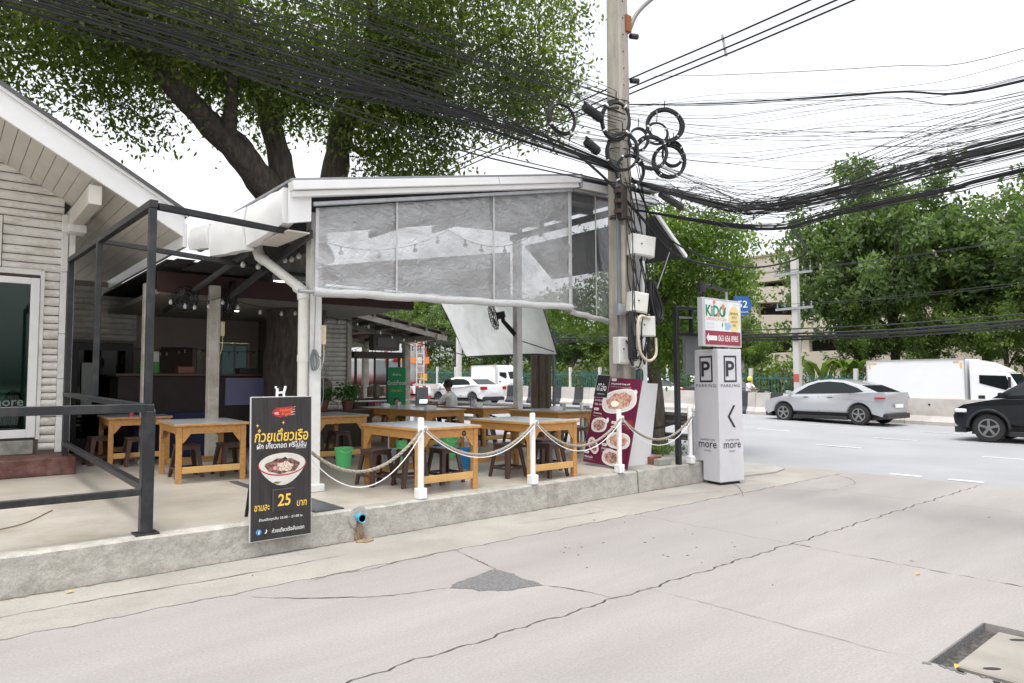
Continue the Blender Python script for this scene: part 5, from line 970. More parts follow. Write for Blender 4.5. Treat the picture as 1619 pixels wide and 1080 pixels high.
def seated(lbl,loc,face,seat_z,mats,hold,lean=.10,cat='person',helmet=None,shirtm=shirt):
    """a person sitting; face = horizontal facing direction; hold = point between the hands"""
    t=thing('person',lbl,cat,loc); L=Vector(loc); f=Vector((face[0],face[1],0)).normalized(); s=Vector((f.y,-f.x,0)); Z=Vector((0,0,1)); h=L+Z*(seat_z+.10)
    J={}
    def j(n,p,r): J[n]=(tuple(p),r)
    j('pel',h,(.15,.12)); j('waist',h+Z*.17+f*.02,(.145,.115)); j('chest',h+Z*.38+f*lean*.6,(.165,.125)); j('neckb',h+Z*.52+f*lean,.07); j('neck',h+Z*.59+f*(lean+.02),.055); j('head',h+Z*.68+f*(lean+.05),.088); j('crown',h+Z*.77+f*(lean+.05),.075); j('nose',h+Z*.675+f*(lean+.155),.016)
    E=[('pel','waist'),('waist','chest'),('chest','neckb'),('neckb','neck'),('neck','head'),('head','crown'),('head','nose')]; H=Vector(hold)
    for sg,nm in ((1,'r'),(-1,'l')):
        sh=h+Z*.47+f*lean*.8+s*sg*.19; hand=H+s*sg*.09; el=(sh+hand)/2-Z*.14+s*sg*.06
        j('sh'+nm,sh,.062); j('up'+nm,sh.lerp(el,.5),.052); j('el'+nm,el,.042); j('wr'+nm,el.lerp(hand,.85),.028); j('ha'+nm,hand,(.036,.02))
        E+=[('chest','sh'+nm),('sh'+nm,'up'+nm),('up'+nm,'el'+nm),('el'+nm,'wr'+nm),('wr'+nm,'ha'+nm)]
        d=(hand-el).normalized()
        for i in range(4):
            b=hand+d*.035+Z*(.024-.016*i); tip=b+d*(.038 if i in(0,3) else .05)-s*sg*.02; j(f'f{i}{nm}',b,.0095); j(f't{i}{nm}',tip,.008); E+=[('ha'+nm,f'f{i}{nm}'),(f'f{i}{nm}',f't{i}{nm}')]
        j('th'+nm,hand+Z*.04-s*sg*.015,.010); j('tt'+nm,hand+Z*.055-s*sg*.04+d*.02,.009); E+=[('ha'+nm,'th'+nm),('th'+nm,'tt'+nm)]
        hip=h+s*sg*.10+f*.05-Z*.01; kn=h+f*.44+s*sg*.14+Z*.01; an=L+f*.40+s*sg*.14+Z*.09; toe=an+f*.17-Z*.05
        j('hp'+nm,hip,.095); j('kn'+nm,kn,.062); j('ca'+nm,kn.lerp(an,.35)-f*.02,.058); j('an'+nm,an,.04); j('he'+nm,an-Z*.05-f*.01,.04); j('to'+nm,toe,.036); E+=[('pel','hp'+nm),('hp'+nm,'kn'+nm),('kn'+nm,'ca'+nm),('ca'+nm,'an'+nm),('an'+nm,'he'+nm),('he'+nm,'to'+nm)]
    shz=h.z+.54; wz=h.z+.03
    def assign(c):
        c=Vector(c); rel=c-h; lat=abs(rel.dot(s)); fo=rel.dot(f)
        if rel.z>.545: return 0
        if c.z<L.z+.12: return 3
        if rel.z<.06 and (fo>.1 or rel.z<-.0): return 2
        if lat>.13 and (H-c).length<(H-(h+Z*.47)).length*.62: return 0
        if fo>.30 and rel.z>.06: return 0
        return 1
    skinbody('body',J,E,t,[skin,shirtm,jean,black],assign)
    hc=h+Z*.72+f*(lean+.035)
    if helmet:
        mb=MB(); mb.lathe([(.125,-.08),(.14,0),(.12,.09),(.07,.14),(0,.155)],hc,20); mb.build('helmet',helmet,t,smooth=True)
    else:
        mb=MB(); n=16; 
        prof=[(.086,-.085),(.100,-.02),(.100,.04),(.078,.09),(.04,.115),(0,.12)]
        mb.lathe(prof,hc-f*.018,n); mb.build('hair',hairm,t,smooth=True)
    for sg in (1,-1):
        mb=MB(); c=h+Z*.675+f*(lean+.045)+s*sg*.094; mb.box(c,(.02,.03,.055),rot=Matrix((f,s,Z)).transposed()); mb.build('ear',skin,t,bevel=.008,seg=2)
        mb=MB(); c=h+Z*.70+f*(lean+.132)+s*sg*.034; mb.tube([c,c+f*.008],.010,8); mb.build('eye',black,t)
    mb=MB(); c=h+Z*.638+f*(lean+.128); mb.bar(c-s*.024,c+s*.024,.008,.008); mb.build('mouth',pbr('lip',(.2,.07,.06),.5),t)
    return t,f,s,h
pz=PZ; fdir=Vector((-.5,.866,0))
man,f_,s_,h_=seated('person in a white T-shirt seen from behind, holding a tablet at a table',(8.95,12.75,PZ),fdir,.46,None,(8.62,13.22,1.16),.10)
bk=h_+Vector((0,0,.36))-f_*.10; sr=Vector((f_.y,-f_.x,0))
for s__,dz,wd,hh in (('I',.09,.02,.05),('BOOM',.0,.20,.075),('I',-.09,.02,.05)): text(s__,bk+Vector((0,0,dz)),wd,man,ink,sr,(0,0,1),height=hh,bold=.02,th=.075)
tb=thing('tablet','tablet with a white screen held by the man in the white shirt','tablet',(8.45,13.25,1.2)); mb=MB(); q=Matrix((rt,Vector((0,0,1)).cross(rt).lerp(Vector((0,0,1)),.5).normalized(),(rt.cross(Vector((0,0,1)).cross(rt).lerp(Vector((0,0,1)),.5).normalized())))).transposed(); mb.box((8.47,13.24,1.2),(.2,.14,.012),rot=q); mb.build('body',black,tb,bevel=.003); mb=MB(); mb.box(Vector((8.47,13.24,1.2))+q@Vector((0,0,.008)),(.18,.12,.004),rot=q); mb.build('screen',emit('screen glow',(.8,.85,.9),.6),tb)
dsp=thing('grey_case','grey metal case standing on the small table in front of the man','case',(8.3,13.75,1.08)); mb=MB(); mb.box((8.62,13.55,1.30),(.28,.12,.45),R(-20)); mb.build('case',pbr('grey case sheet',(.30,.32,.34),.5),dsp,bevel=.01)
# ------------------------------------------------------------------ utility pole with boxes, coils and cables
px_,py_=8.35,7.22
pole=thing('utility_pole','square concrete utility pole crowded with cables in front of the smoky blind','utility pole',(px_,py_,0))
polem=pbr('pole concrete',(.42,.39,.34),.85,col2=(.30,.275,.24),scale=3,stretch=(4,4,.5),bump=.25,bscale=20,dirt=(.25,.22,.18),dscale=1.5)
mb=MB(); q=R(8)
def sq(z,h,c=.03): return [Vector((px_,py_,z))+Matrix.Rotation(q,3,'Z')@Vector(p) for p in ((-h,-h+c,0),(-h+c,-h,0),(h-c,-h,0),(h,-h+c,0),(h,h-c,0),(h-c,h,0),(-h+c,h,0),(-h,h-c,0))]
lv=[(-.2,.165),(3,.155),(6,.142),(11.5,.115)]; vs=[]
for z,h in lv: vs+=sq(z,h)
mb.add(vs,[(8*k+i,8*k+(i+1)%8,8*k+8+(i+1)%8,8*k+8+i) for k in range(3) for i in range(8)]+[tuple(range(24,32))]); mb.build('shaft',polem,pole)
hm=MB(); 
for k in range(26):
    z=3.9+k*.28; o=Vector((px_-.03,py_-.15+.004*(z-3)/2.2,z)); hm.lathe([(0,-.012),(.010,-.012),(.010,.012),(0,.012)],o,8,'Y')
hm.build('bolt_hole',black,pole)
for k in range(10):
    a=random.uniform(4.2,6.6); st_=MB(); st_.tube([Vector((px_+.17*math.cos(t)*1.05,py_+.17*math.sin(t)*1.05,a+.02*math.sin(t))) for t in [2*PI*i/12 for i in range(13)]],.008,5); st_.build('strap',rubber,pole)
mb=MB(); mb.bar((px_+.10,py_-.12,7.35),(px_+.10,py_-.12,7.62),.12,.10); mb.build('arm_clamp',pbr('rusty clamp',(.25,.09,.03),.8),pole)
mb=MB(); mb.tube(spline([(px_+.16,py_-.13,7.42),(px_+.35,py_-.13,7.75),(px_+.75,py_-.13,8.15),(px_+1.3,py_-.15,8.6)],6),.035,10); mb.build('lamp_arm',pbr('grey arm',(.16,.15,.14),.5),pole,smooth=True)
for zc in (6.55,7.30): mb=MB(); mb.tube([(px_+.16,py_-.14,zc),(px_+.30,py_-.17,zc+.02)],.045,10); mb.build('insulator',black,pole)
boxm=pbr('meter box white',(.66,.66,.63),.45,var=.06,scale=3,dirt=(.5,.48,.42),dscale=3)
def mbox(l,c,sz,rz,tilt=0,num=None):
    t=thing('meter_box',l,'meter box',c,'meter boxes on the utility pole'); rot=Matrix.Rotation(rz,3,'Z')@Matrix.Rotation(tilt,3,'Y'); mb=MB(); mb.box(c,sz,rot=rot); mb.build('case',boxm,t,bevel=.008)
    C_=Vector(c); mb=MB(); mb.box(C_+rot@Vector((0,-sz[1]/2-.006,0)),(sz[0]*.9,.012,sz[2]*.88),rot=rot); mb.build('door',boxm,t,bevel=.003)
    mb=MB(); mb.tube([C_+rot@Vector((-.1*sz[0],-sz[1]/2-.010,.02)),C_+rot@Vector((-.1*sz[0],-sz[1]/2-.022,.02))],.012,8); mb.build('lock',black,t)
    if num: text(num,C_+rot@Vector((.02,-sz[1]/2-.0125,.04)),.03,t,ink,rot@Vector((1,0,0)),(0,0,1),height=.11,bold=.02,th=.004)
mbox('large white meter box highest up the utility pole',(8.46,6.93,3.77),(.42,.30,.33),R(-22),R(6)); mbox('white meter box in the middle of the pole, above a bundle of black cable',(8.36,6.93,2.87),(.30,.26,.32),R(-20),R(7)); mbox('white meter box low on the pole with a cream conduit curling from it',(8.48,6.93,2.50),(.36,.28,.32),R(-18),R(-1))
mbox('narrow pale box left of the low meter boxes',(8.13,7.05,2.12),(.20,.16,.42),R(-10)); mbox('small white box marked 1 near the foot of the pole',(8.42,6.98,1.98),(.17,.12,.24),R(-18),0,'1')
mt=thing('glass_meter','small meter under a glass dome below the box marked 1','meter',(8.43,6.96,1.7)); mb=MB(); mb.lathe([(.055,-.09),(.06,0),(.05,.08),(0,.1)],(8.44,6.94,1.74),14); mb.build('dome',glass('meter glass',(.5,.6,.58)),mt,smooth=True); mb=MB(); mb.box((8.44,6.98,1.74),(.10,.03,.16)); mb.build('dial',pbr('teal dial',(.10,.25,.22),.5),mt)
sw=thing('switchgear','dark brown switch gear on the left of the pole above the meter boxes','switch gear',(8.17,7.02,4.3)); mb=MB(); mb.box((8.16,7.03,4.45),(.14,.16,.52)); mb.build('case',pbr('dark switch',(.035,.03,.03),.5),sw,bevel=.01); [MB().box((8.06,7.0,4.30+.16*k),(.10,.10,.06)).build('terminal',pbr('dark terminal',(.06,.035,.025),.8),sw) for k in range(3)]
mb=MB(); mb.box((8.05,7.0,2.75),(.16,.1,.18)); mb.box((8.0,6.97,2.78),(.05,.05,.1)); tag(mb.build('pole_bracket',galv),'galvanised bracket on the left side of the pole','bracket')
bc=pbr('blue grey conduit',(.13,.17,.19),.5); mb=MB(); mb.tube([(8.10,7.08,1.8),(8.10,7.06,3),(8.11,7.07,5.2)],.018,8); tag(mb.build('conduit',bc),'thin blue grey conduit running up the left of the pole','conduit')
mb=MB(); mb.tube([(8.22,7.05,2.7),(8.21,7.04,4.1)],.045,10); tag(mb.build('conduit',polem),'thick grey conduit beside the pole above the middle meter box','conduit')
creamc=pbr('cream conduit',(.55,.48,.36),.5); mb=MB(); mb.tube(spline([(8.52,6.78,2.62),(8.26,6.76,2.64),(8.20,6.76,2.45),(8.24,6.76,2.1),(8.42,6.75,1.96),(8.62,6.76,2.05),(8.68,6.8,2.32)],8),.022,8); tag(mb.build('conduit',creamc,smooth=True),'cream flexible conduit looped under the low meter box','conduit')
for k in range(16):   # drop cables hanging down the pole
    x=px_+random.uniform(-.22,.26); z0=random.uniform(3.2,5.6); z1=random.uniform(1.9,2.6); y=py_-.22-random.random()*.15
    mb=MB(); mb.tube(spline([(px_+random.uniform(-.2,.2),y+.05,z0),(x+random.uniform(-.1,.1),y-.03,(z0*2+z1)/3),(x+random.uniform(-.18,.18),y-.05,(z0+2*z1)/3),(x,y-.04,z1),(x+random.uniform(-.15,.2),y,z1+random.uniform(-.15,.4))],6),random.choice((.006,.008,.011)),5); tag(mb.build('drop_cable',rubber,smooth=True),'black cable hanging loosely down the utility pole','cable','drop cables on the utility pole')
hk=thing('cable_hank','thick black hank of cable hung on the right of the middle meter box','cable hank',(8.68,7.0,3))
mb=MB()
for k in range(16): 
    a=random.uniform(-.05,.05); b=random.uniform(-.04,.04); w_=random.uniform(.10,.17); mb.tube(spline([(8.60+a,6.82+b,3.22),(8.60-.02+a,6.80+b,2.95),(8.70+a,6.79+b,2.60+random.uniform(-.06,.08)),(8.60+w_*1.6+a,6.80+b,2.75),(8.60+w_+a,6.82+b,3.0),(8.62+a,6.83+b,3.24)],6),.012,5)
mb.build('loops',rubber,hk,smooth=True)
hk2=thing('cable_hank','black bunch of cable hanging under the middle meter box on the left','cable hank',(8.2,6.9,2.5)); mb=MB()
for k in range(14): x=8.15+random.uniform(-.06,.10); mb.tube(spline([(x,6.84,2.72),(x-.03+random.uniform(-.03,.03),6.83,2.45),(x+random.uniform(-.06,.08),6.83,2.1+random.uniform(-.2,.1)),(x+random.uniform(-.02,.2),6.85,1.95+random.uniform(0,.2))],5),.010,5)
mb.build('strands',rubber,hk2,smooth=True)
def coil(l,c,r,ax,n=7,stretch=1.0,seed=0):
    t=thing('cable_coil',l,'cable coil',c,'cable coils hanging by the utility pole'); rnd=random.Random(seed); a=Vector(ax).normalized(); u=Vector((0,0,1)); u=(u-a*u.dot(a)).normalized(); v=a.cross(u); C_=Vector(c)
    mb=MB()
    for k in range(n):
        rr=r*(1+rnd.uniform(-.07,.07)); o=a*rnd.uniform(-.025,.025)+v*rnd.uniform(-.012,.012)+u*rnd.uniform(-.012,.012); ph=rnd.random()*6
        mb.tube([C_+o+(u*math.cos(b)*stretch+v*math.sin(b))*rr*(1+.025*math.sin(2*b+ph)) for b in [2*PI*i/30 for i in range(31)]],.014,6,caps=False)
    mb.build('loops',rubber,t,smooth=True)
    for k in range(4):
        b=rnd.random()*.6+k*PI/2+.4; p=C_+(u*math.cos(b)*stretch+v*math.sin(b))*r; tg=(-u*math.sin(b)+v*math.cos(b)); mb=MB(); mb.tube([p-tg*.012,p+tg*.012],.035,8); mb.build('tie',whiteclean,t)
    mb=MB(); mb.tube([C_+u*r*stretch,C_+u*(r*stretch+.14)+a*.05],.008,5); mb.build('hanger',rubber,t)
cv=(-.62,-.78,0)
coil('single black cable coil hanging on the left away from the pole',(6.95,7.1,5.54),.235,(-.2,-.97,.1),6,1.0,1)
coil('largest upper black cable coil right of the pole',(9.40,7.1,6.02),.30,cv,9,.92,2); coil('lower right black cable coil with a smaller loop inside it',(9.52,7.1,5.42),.27,cv,7,1.05,3); coil('dark double cable coil just right of the pole',(9.02,7.1,5.46),.27,cv,10,1.0,4); coil('small cable loop inside the lower right coil',(9.56,7.05,5.55),.17,cv,5,1.25,5); coil('small coil tucked above the double coil',(9.12,7.05,5.80),.18,cv,5,1,6)
coil('oval cable coil against the upper front of the pole',(7.98,6.95,5.72),.22,cv,8,1.35,7); coil('oval cable coil against the pole below the other oval one',(8.12,6.95,5.25),.25,cv,9,1.2,8); coil('thin grey loop of wire on the front of the pole',(8.25,6.92,4.95),.22,cv,3,1.2,9); coil('small coil on the right face of the pole',(8.55,6.98,5.55),.15,cv,5,1.2,10)
def closure(l,a,b,r):
    t=thing('splice_closure',l,'splice closure',a,'black splice closures on the cables'); a=Vector(a); b=Vector(b); mb=MB(); n=9; mb.tube([a.lerp(b,i/n) for i in range(n+1)],[r*.8]+[r*(1.0 if i%2 else .9) for i in range(n-1)]+[r*.8],12); mb.build('body',black,t); mb=MB(); mb.bar(a+Vector((0,0,r)),b+Vector((0,0,r)),.03,.03); mb.build('rib',black,t)
closure('black splice closure left of the pole, the upper one',(7.42,7.1,5.84),(7.80,7.1,5.74),.075); closure('black splice closure left of the pole, the lower one',(7.45,7.1,5.30),(7.72,7.1,5.20),.075); closure('black splice closure low on the right of the pole',(9.25,7.1,4.80),(9.85,7.1,4.66),.06)
ncab=[0]
def cable(pts,r,l,g,m=rubber,n=7,name='cable'):
    mb=MB(); mb.tube(spline(pts,n),r,5,caps=False); ncab[0]+=1; return tag(mb.build(name,m,smooth=True),l,'cable',g)
def left(core,n,r,jz,jy,l,g,jx=.0,seed=1,end=-26):
    """cables that run from the pole back along the street, over the terrace edge"""
    rnd=random.Random(seed); core=sorted(core,key=lambda p:-p[0])
    for k in range(n):
        oz=rnd.uniform(-jz,jz); oy=rnd.uniform(-jy,jy); tw=rnd.uniform(-1,1); pts=[]
        for i,(x,z) in enumerate(core):
            f=1 if i else .5; pts.append((x,7.15+oy*f,z+oz*f*(1+.5*tw*(i/len(core)))))
        xl,zl=core[-1]; pts+= [(xl-5,7.15+oy,zl+.05+oz*1.2+tw*.15),(xl-14,7.2+oy,zl+.5+oz),(end,7.2,zl+1.4+oz*.5)]
        cable(pts,r*.64*rnd.uniform(.7,1.3),l,g)
LB1=[(8.29,6.2),(5.5,6.1),(2.8,6.1)]; LB2=[(8.28,5.87),(5.5,5.76),(3,5.66),(1.9,5.6)]
LB3=[(8.26,5.05),(6,5.15),(3.5,5.21),(1.1,5.24)]; LB3b=[(8.2,5.05),(6,5.16),(4.4,5.14),(3,5.02),(1.2,5.0)]
LB4=[(8.26,4.8),(5.4,4.73),(3.4,4.83),(1.8,4.98),(.75,5.06)]; LT=[(8.2,5.3),(5.4,5.25),(3.6,5.1),(2.36,5.01),(1.8,4.95),(.76,4.89),(.3,4.89)]
left(LB1,9,.0085,.30,.3,'black cable in the top bundle crossing the tree on the left of the pole','top left cable bundle',seed=2)
left(LB2,9,.009,.26,.3,'black cable in the second bundle crossing the tree','second left cable bundle',seed=3)
left(LB3,13,.010,.14,.2,'black cable in the heavy middle bundle left of the pole','heavy left cable bundle',seed=4)
left(LB3b,11,.011,.09,.14,'black cable in the thick lower bundle sweeping to the upper left corner','lower left cable bundle',seed=5)
left(LB4,2,.015,.05,.05,'thick lowest black cable sagging from the pole to the upper left','lowest left cables',seed=6)
left(LT,4,.004,.12,.15,'thin black wire just under the left cable bundles','thin left wires',seed=7)
left([(8.25,5.6),(6.5,5.5),(5,5.45),(3.6,5.42),(2.2,5.4)],16,.0055,.30,.2,'thin black wire strung between the left cable bundles','fine left wires',seed=8)
def right(core,n,r,jz,jx,l,g,x0=8.6,seed=1,start=True,far=(-14,1.2)):
    rnd=random.Random(seed)
    for k in range(n):
        oz=rnd.uniform(-jz,jz); ox=rnd.uniform(-jx,jx); ph=rnd.random()*6; pts=[]
        for i,(y,z) in enumerate(core):
            f=(.35 if i==0 else 1); pts.append((x0+ox*f,y,z+oz*f+jz*.35*math.sin(i*1.7+ph)*(i>0)))
        yl,zl=core[-1]; pts+=[(x0+ox,yl-4,zl+.15+oz),(x0,yl+far[0],zl+far[1]+oz)]
        cable(pts,r*.85*rnd.uniform(.65,1.3),l,g)
R1=[(7.27,6.24),(5.48,5.68),(3.24,5.1),(1.89,4.78)]; R2=[(7.29,4.91),(5.52,4.13),(4.93,3.97),(4.05,3.94),(2.94,4.02),(1.92,4.05)]; R3=[(7.3,4.49),(4.94,3.75),(3.81,3.75),(2.62,3.77),(1.93,3.82)]
right(R1,4,.009,.02,.03,'black cable in the taut twin bundle running right from the pole','taut right cables',seed=11)
right([(7.26,6.1),(5.5,5.5),(3.3,4.95),(1.9,4.62)],14,.0033,.32,.25,'thin wire fanning out to the right across the white sky','fine right wires',seed=12)
right([(7.26,5.5),(5.5,5.0),(3.9,4.65),(1.9,4.36)],10,.0036,.28,.3,'thin wire lower in the fan on the right of the pole','lower fine right wires',seed=13)
right([(y,z+.06) for y,z in R2],34,.0072,.07,.3,'black cable in the heavy tangled bundle across the alley','heavy tangled right bundle',seed=14)
right(R2,22,.004,.24,.4,'thin wire loose in the tangled bundle across the alley','loose right wires',seed=15)
right(R3,13,.0075,.03,.15,'black cable in the lower bundle under the tangle on the right','lower right bundle',seed=16)
right([(7.25,5.4),(6.0,4.6),(5.0,4.15),(4.0,4.05),(2.5,4.3)],16,.0036,.2,.4,'thin wire slanting from the coils down into the tangle','slanting wires by the coils',seed=17)
for k in range(26):   # small loose loops in the tangle
    y=random.uniform(4.3,6.6); z=3.98+max(0,(y-5.3))*.45+random.uniform(-.12,.15); x=8.6+random.uniform(-.3,.4)
    cable([(x,y+.5,z+random.uniform(-.05,.2)),(x+random.uniform(-.2,.2),y+.2,z+random.uniform(-.2,.1)),(x+random.uniform(-.2,.2),y-.1,z+random.uniform(-.1,.2)),(x,y-.5,z-.06+random.uniform(-.1,.15))],.004,'short loose wire curling out of the tangled bundle','loose wire ends in the tangle',n=6)
right([(6.73,6.53),(5.47,6.1),(3.23,5.41),(1.88,5.11)],1,.006,.0,.0,'single twisted wire above the other wires on the right','single upper wire',seed=18)
for i,(dz,dx) in enumerate(((0,0),(-.17,.05),(-.27,.1))):
    cable([(11+dx,60,7.1+dz),(11+dx,30,7.6+dz),(11+dx,16.5,7.90+dz),(11+dx,9.8,8.03+dz),(11+dx,4.6,8.03+dz),(11+dx,-10,8.3+dz)],.017,('uppermost','middle','lowest')[i]+' of the three thick parallel power lines passing behind the pole top','power lines behind the pole',n=8)
sp=thing('line_spacer','white plastic spacer clipped on the three power lines','spacer',(11.05,7,7.9)); mb=MB(); mb.bar((11.0,6.95,8.10),(11.12,6.95,7.72),.05,.03); mb.build('spacer',whiteclean,sp); sp2=1
cable([(8.4,7.0,4.9),(9.2,6.9,4.0),(10.3,6.2,3.55),(10.8,5.4,3.7),(9.6,5.0,3.9)],.016,'thick black cable drooping from the pole into the small tree','cable')
cable([(7.2,7.1,5.1),(7.9,7.05,4.75),(8.6,7.0,4.3),(9.4,6.9,3.75),(10.4,6.5,3.55)],.022,'thick black cable crossing in front of the pole above the top meter box','cable')
# ------------------------------------------------------------------ trees
fol=leafmat('tree leaf',(.035,.060,.010),(.16,.20,.035)); fol2=leafmat('fig leaf',(.035,.075,.010),(.17,.245,.04)); fol3=leafmat('dark tree leaf',(.045,.085,.034),(.15,.205,.07)); fol4=leafmat('light tree leaf',(.055,.10,.022),(.18,.245,.055))
def limb(mb,pts,r0,r1,n=10,seg=5):
    p=spline(pts,seg); k=len(p); mb.tube([q+Vector((random.uniform(-1,1),random.uniform(-1,1),0))*r0*.05 for q in p],[ (r0+(r1-r0)*i/(k-1))*(1+.06*math.sin(i*2.1)) for i in range(k)],n)
bt=thing('big_tree','huge old tree whose dark crown spreads over the pavilion roof','tree',(5.55,13.55,0))
mb=MB()
limb(mb,[(5.6,13.6,-.1),(5.5,13.55,1.5),(5.55,13.5,3.2),(5.55,13.45,4.9)],.50,.60,14)
limb(mb,[(5.5,13.45,4.6),(4.95,13.3,5.35),(4.25,13.1,6.0),(3.3,12.9,6.65),(2.2,12.8,7.7),(1.2,12.8,9)],.37,.12,14)
limb(mb,[(5.5,13.45,4.7),(5.2,13.35,5.8),(4.95,13.4,6.8),(4.5,13.8,8.3),(4.2,14,10)],.29,.12,12)
limb(mb,[(5.7,13.5,4.7),(6.25,13.4,5.8),(6.45,13.3,7.1),(6.9,12.8,8.6),(7.2,12.2,10)],.34,.14,14)
for a,b,c_,r in (((3.3,12.9,6.6),(2.6,13.4,8),(1.6,14,9.4),.16),((6.45,13.3,7.1),(7.8,12,8.1),(9,10.6,9.0),.14),((4.95,13.4,6.8),(6,14.4,8.3),(7.4,15.2,9.6),.15),((4.0,13,6.2),(3.6,11.6,7.4),(2.6,10.2,8.8),.14),((6.9,12.8,8.6),(5.9,11,9.4),(5.2,9.6,10.2),.13),((6.4,13.3,7.0),(6.9,13.2,6.6),(7.4,12.6,6.9),.07),((2.0,12.6,7.4),(.8,13.6,7.9),(-.6,14,8.2),.12)): limb(mb,[a,b,c_],r,.04,8)
limb(mb,[(4.6,13.0,5.75),(4.3,12.85,6.2),(3.7,12.75,6.4),(3.3,12.6,6.3)],.05,.03,6)
mb.build('trunk',bark,bt,smooth=True)
def ellpts(c,r,n,zmin=-9,hollow=.35):
    o=[]
    while len(o)<n:
        p=RNG.normal(size=3); p/=np.linalg.norm(p); p*=(hollow+(1-hollow)*RNG.random())**.6
        q=np.array(c)+p*np.array(r)
        if q[2]>zmin: o.append(q)
    return o
cl=[]
cl+=ellpts((4.3,13.2,9.6),(6.0,4.8,2.9),520); cl+=ellpts((8.4,10.9,8.9),(2.2,2.0,2.2),250); cl+=ellpts((7.35,12.3,6.75),(1.15,1.2,1.25),90); cl+=ellpts((.8,13.6,8.7),(3.6,3,1.35),260); cl+=ellpts((4.4,9.6,9.9),(3.6,2.2,1.8),150); cl+=ellpts((6.2,12.3,7.7),(1.6,1.4,1.0),70); cl+=ellpts((3.1,13.2,7.7),(1.9,1.6,.75),90); cl+=ellpts((2.3,11.6,7.6),(2.2,.9,.8),110); cl+=ellpts((4.6,12.2,7.3),(1.0,.8,.9),45); cl+=ellpts((6.4,12.2,8.6),(2.2,1.2,1.3),100); cl+=ellpts((9.0,10.2,7.6),(.9,.9,.9),36)
cl+=ellpts((1.1,14.2,7.1),(1.3,1.2,.7),26); cl+=ellpts((2.6,14.5,6.9),(.9,.8,.45),14)
V,F=leaves(cl,68,.58,.12,asp=.42,droop=.7); npmesh('crown',V,F,fol,bt,'stuff')
st2=thing('small_tree','leafy green fig tree on the pavement behind the parking pillar','tree',(12.3,9.6,.1)); mb=MB(); limb(mb,[(12.3,9.6,0),(12.35,9.65,1.2),(12.2,9.7,2.6),(12.3,9.5,4.2)],.17,.10,10); limb(mb,[(12.25,9.7,2.6),(12.0,10.4,3.3),(11.9,11.2,3.8)],.08,.03,7); limb(mb,[(12.25,9.6,3.2),(12.8,9.1,4.2),(13.1,8.6,4.9)],.08,.03,7); mb.build('trunk',bark,st2,smooth=True)
cl=ellpts((12.9,8.75,4.35),(1.25,1.15,1.05),130); cl+=ellpts((12.6,9.5,3.0),(.55,.6,1.05),50); cl+=ellpts((11.9,11.1,3.35),(1.3,1.2,.6),60); cl+=ellpts((12.3,9.8,4.6),(1.5,1.6,1.1),110); cl+=ellpts((12.5,9.3,2.1),(.35,.4,.5),14); cl+=ellpts((13.2,8.4,3.6),(.8,.7,.5),36)
V,F=leaves(cl,62,.36,.105,asp=.45,droop=1.1); npmesh('crown',V,F,fol2,st2,'stuff')
V,F=leaves([(12.2+random.uniform(-.4,.4),9.5+random.uniform(-.4,.4),.2) for _ in range(12)],20,.14,.09); npmesh('low_shoots',V,F,fol2,st2,'stuff')
tp_=thing('timber_post','bundle of weathered round timber posts on the road side of the terrace','post',(11.5,12.6,.1)); tm=pbr('weathered round timber',(.15,.115,.085),.85,col2=(.07,.055,.045),scale=5,stretch=(6,6,.5),bump=.5,bscale=14)
for k,(dx,dy,r) in enumerate(((-.10,.10,.10),(.05,-.02,.12),(.12,-.15,.07))): mb=MB(); mb.tube([(11.5+dx,12.6+dy,.1),(11.5+dx,12.6+dy,3.1)],r,10); mb.build('post',tm,tp_,smooth=True)
mb=MB(); mb.tube([(11.72,12.35,.1),(11.72,12.35,3.0)],.035,8); mb.build('pipe',bc,tp_)
# ------------------------------------------------------------------ central barrier, guard rail, far fence
barm=pbr('barrier concrete',(.50,.47,.44),.8,col2=(.40,.375,.35),scale=1.5,bump=.1,bscale=20,dirt=(.33,.31,.29),dscale=.9); barblk=pbr('barrier black paint',(.035,.037,.045),.7,var=.3,scale=4)
bpath=[(27.3,-24),(27.3,-8),(27.3,4),(27.35,10),(27.35,15),(27.1,19),(26.6,23),(25.7,27.5),(24.2,32),(21.8,37),(18.5,42),(14,47)]
bp=spline([(x,y,0) for x,y in bpath],12)
L=[0]; 
for a,b in zip(bp[:-1],bp[1:]): L.append(L[-1]+(b-a).length)
def bat(s):
    for i in range(len(L)-1):
        if L[i+1]>=s: t=(s-L[i])/(L[i+1]-L[i]); return bp[i].lerp(bp[i+1],t)
    return bp[-1]
prof=[(-.30,0),(-.30,.14),(-.16,.34),(-.09,.95),(.09,.95),(.16,.34),(.30,.14),(.30,0)]
def barseg(s0,s1,grow=0,n=2):
    vs=[];P=[bat(s0+(s1-s0)*i/n) for i in range(n+1)]
    for i,p in enumerate(P):
        d=(P[min(i+1,n)]-P[max(i-1,0)]).normalized(); nn=Vector((d.y,-d.x,0)); z=zr(p.x,p.y)
        for y,h in prof: vs.append(p+nn*(y*(1+grow*.05))+Vector((0,0,z-.02+h+(grow*.004 if h>.9 else 0))))
    k=len(prof); fs=[(i*k+j,i*k+(j+1)%k,(i+1)*k+(j+1)%k,(i+1)*k+j) for i in range(n) for j in range(k)]+[tuple(range(k)),tuple(n*k+j for j in range(k-1,-1,-1))]
    return MB().add(vs,fs)
s=10; i=0
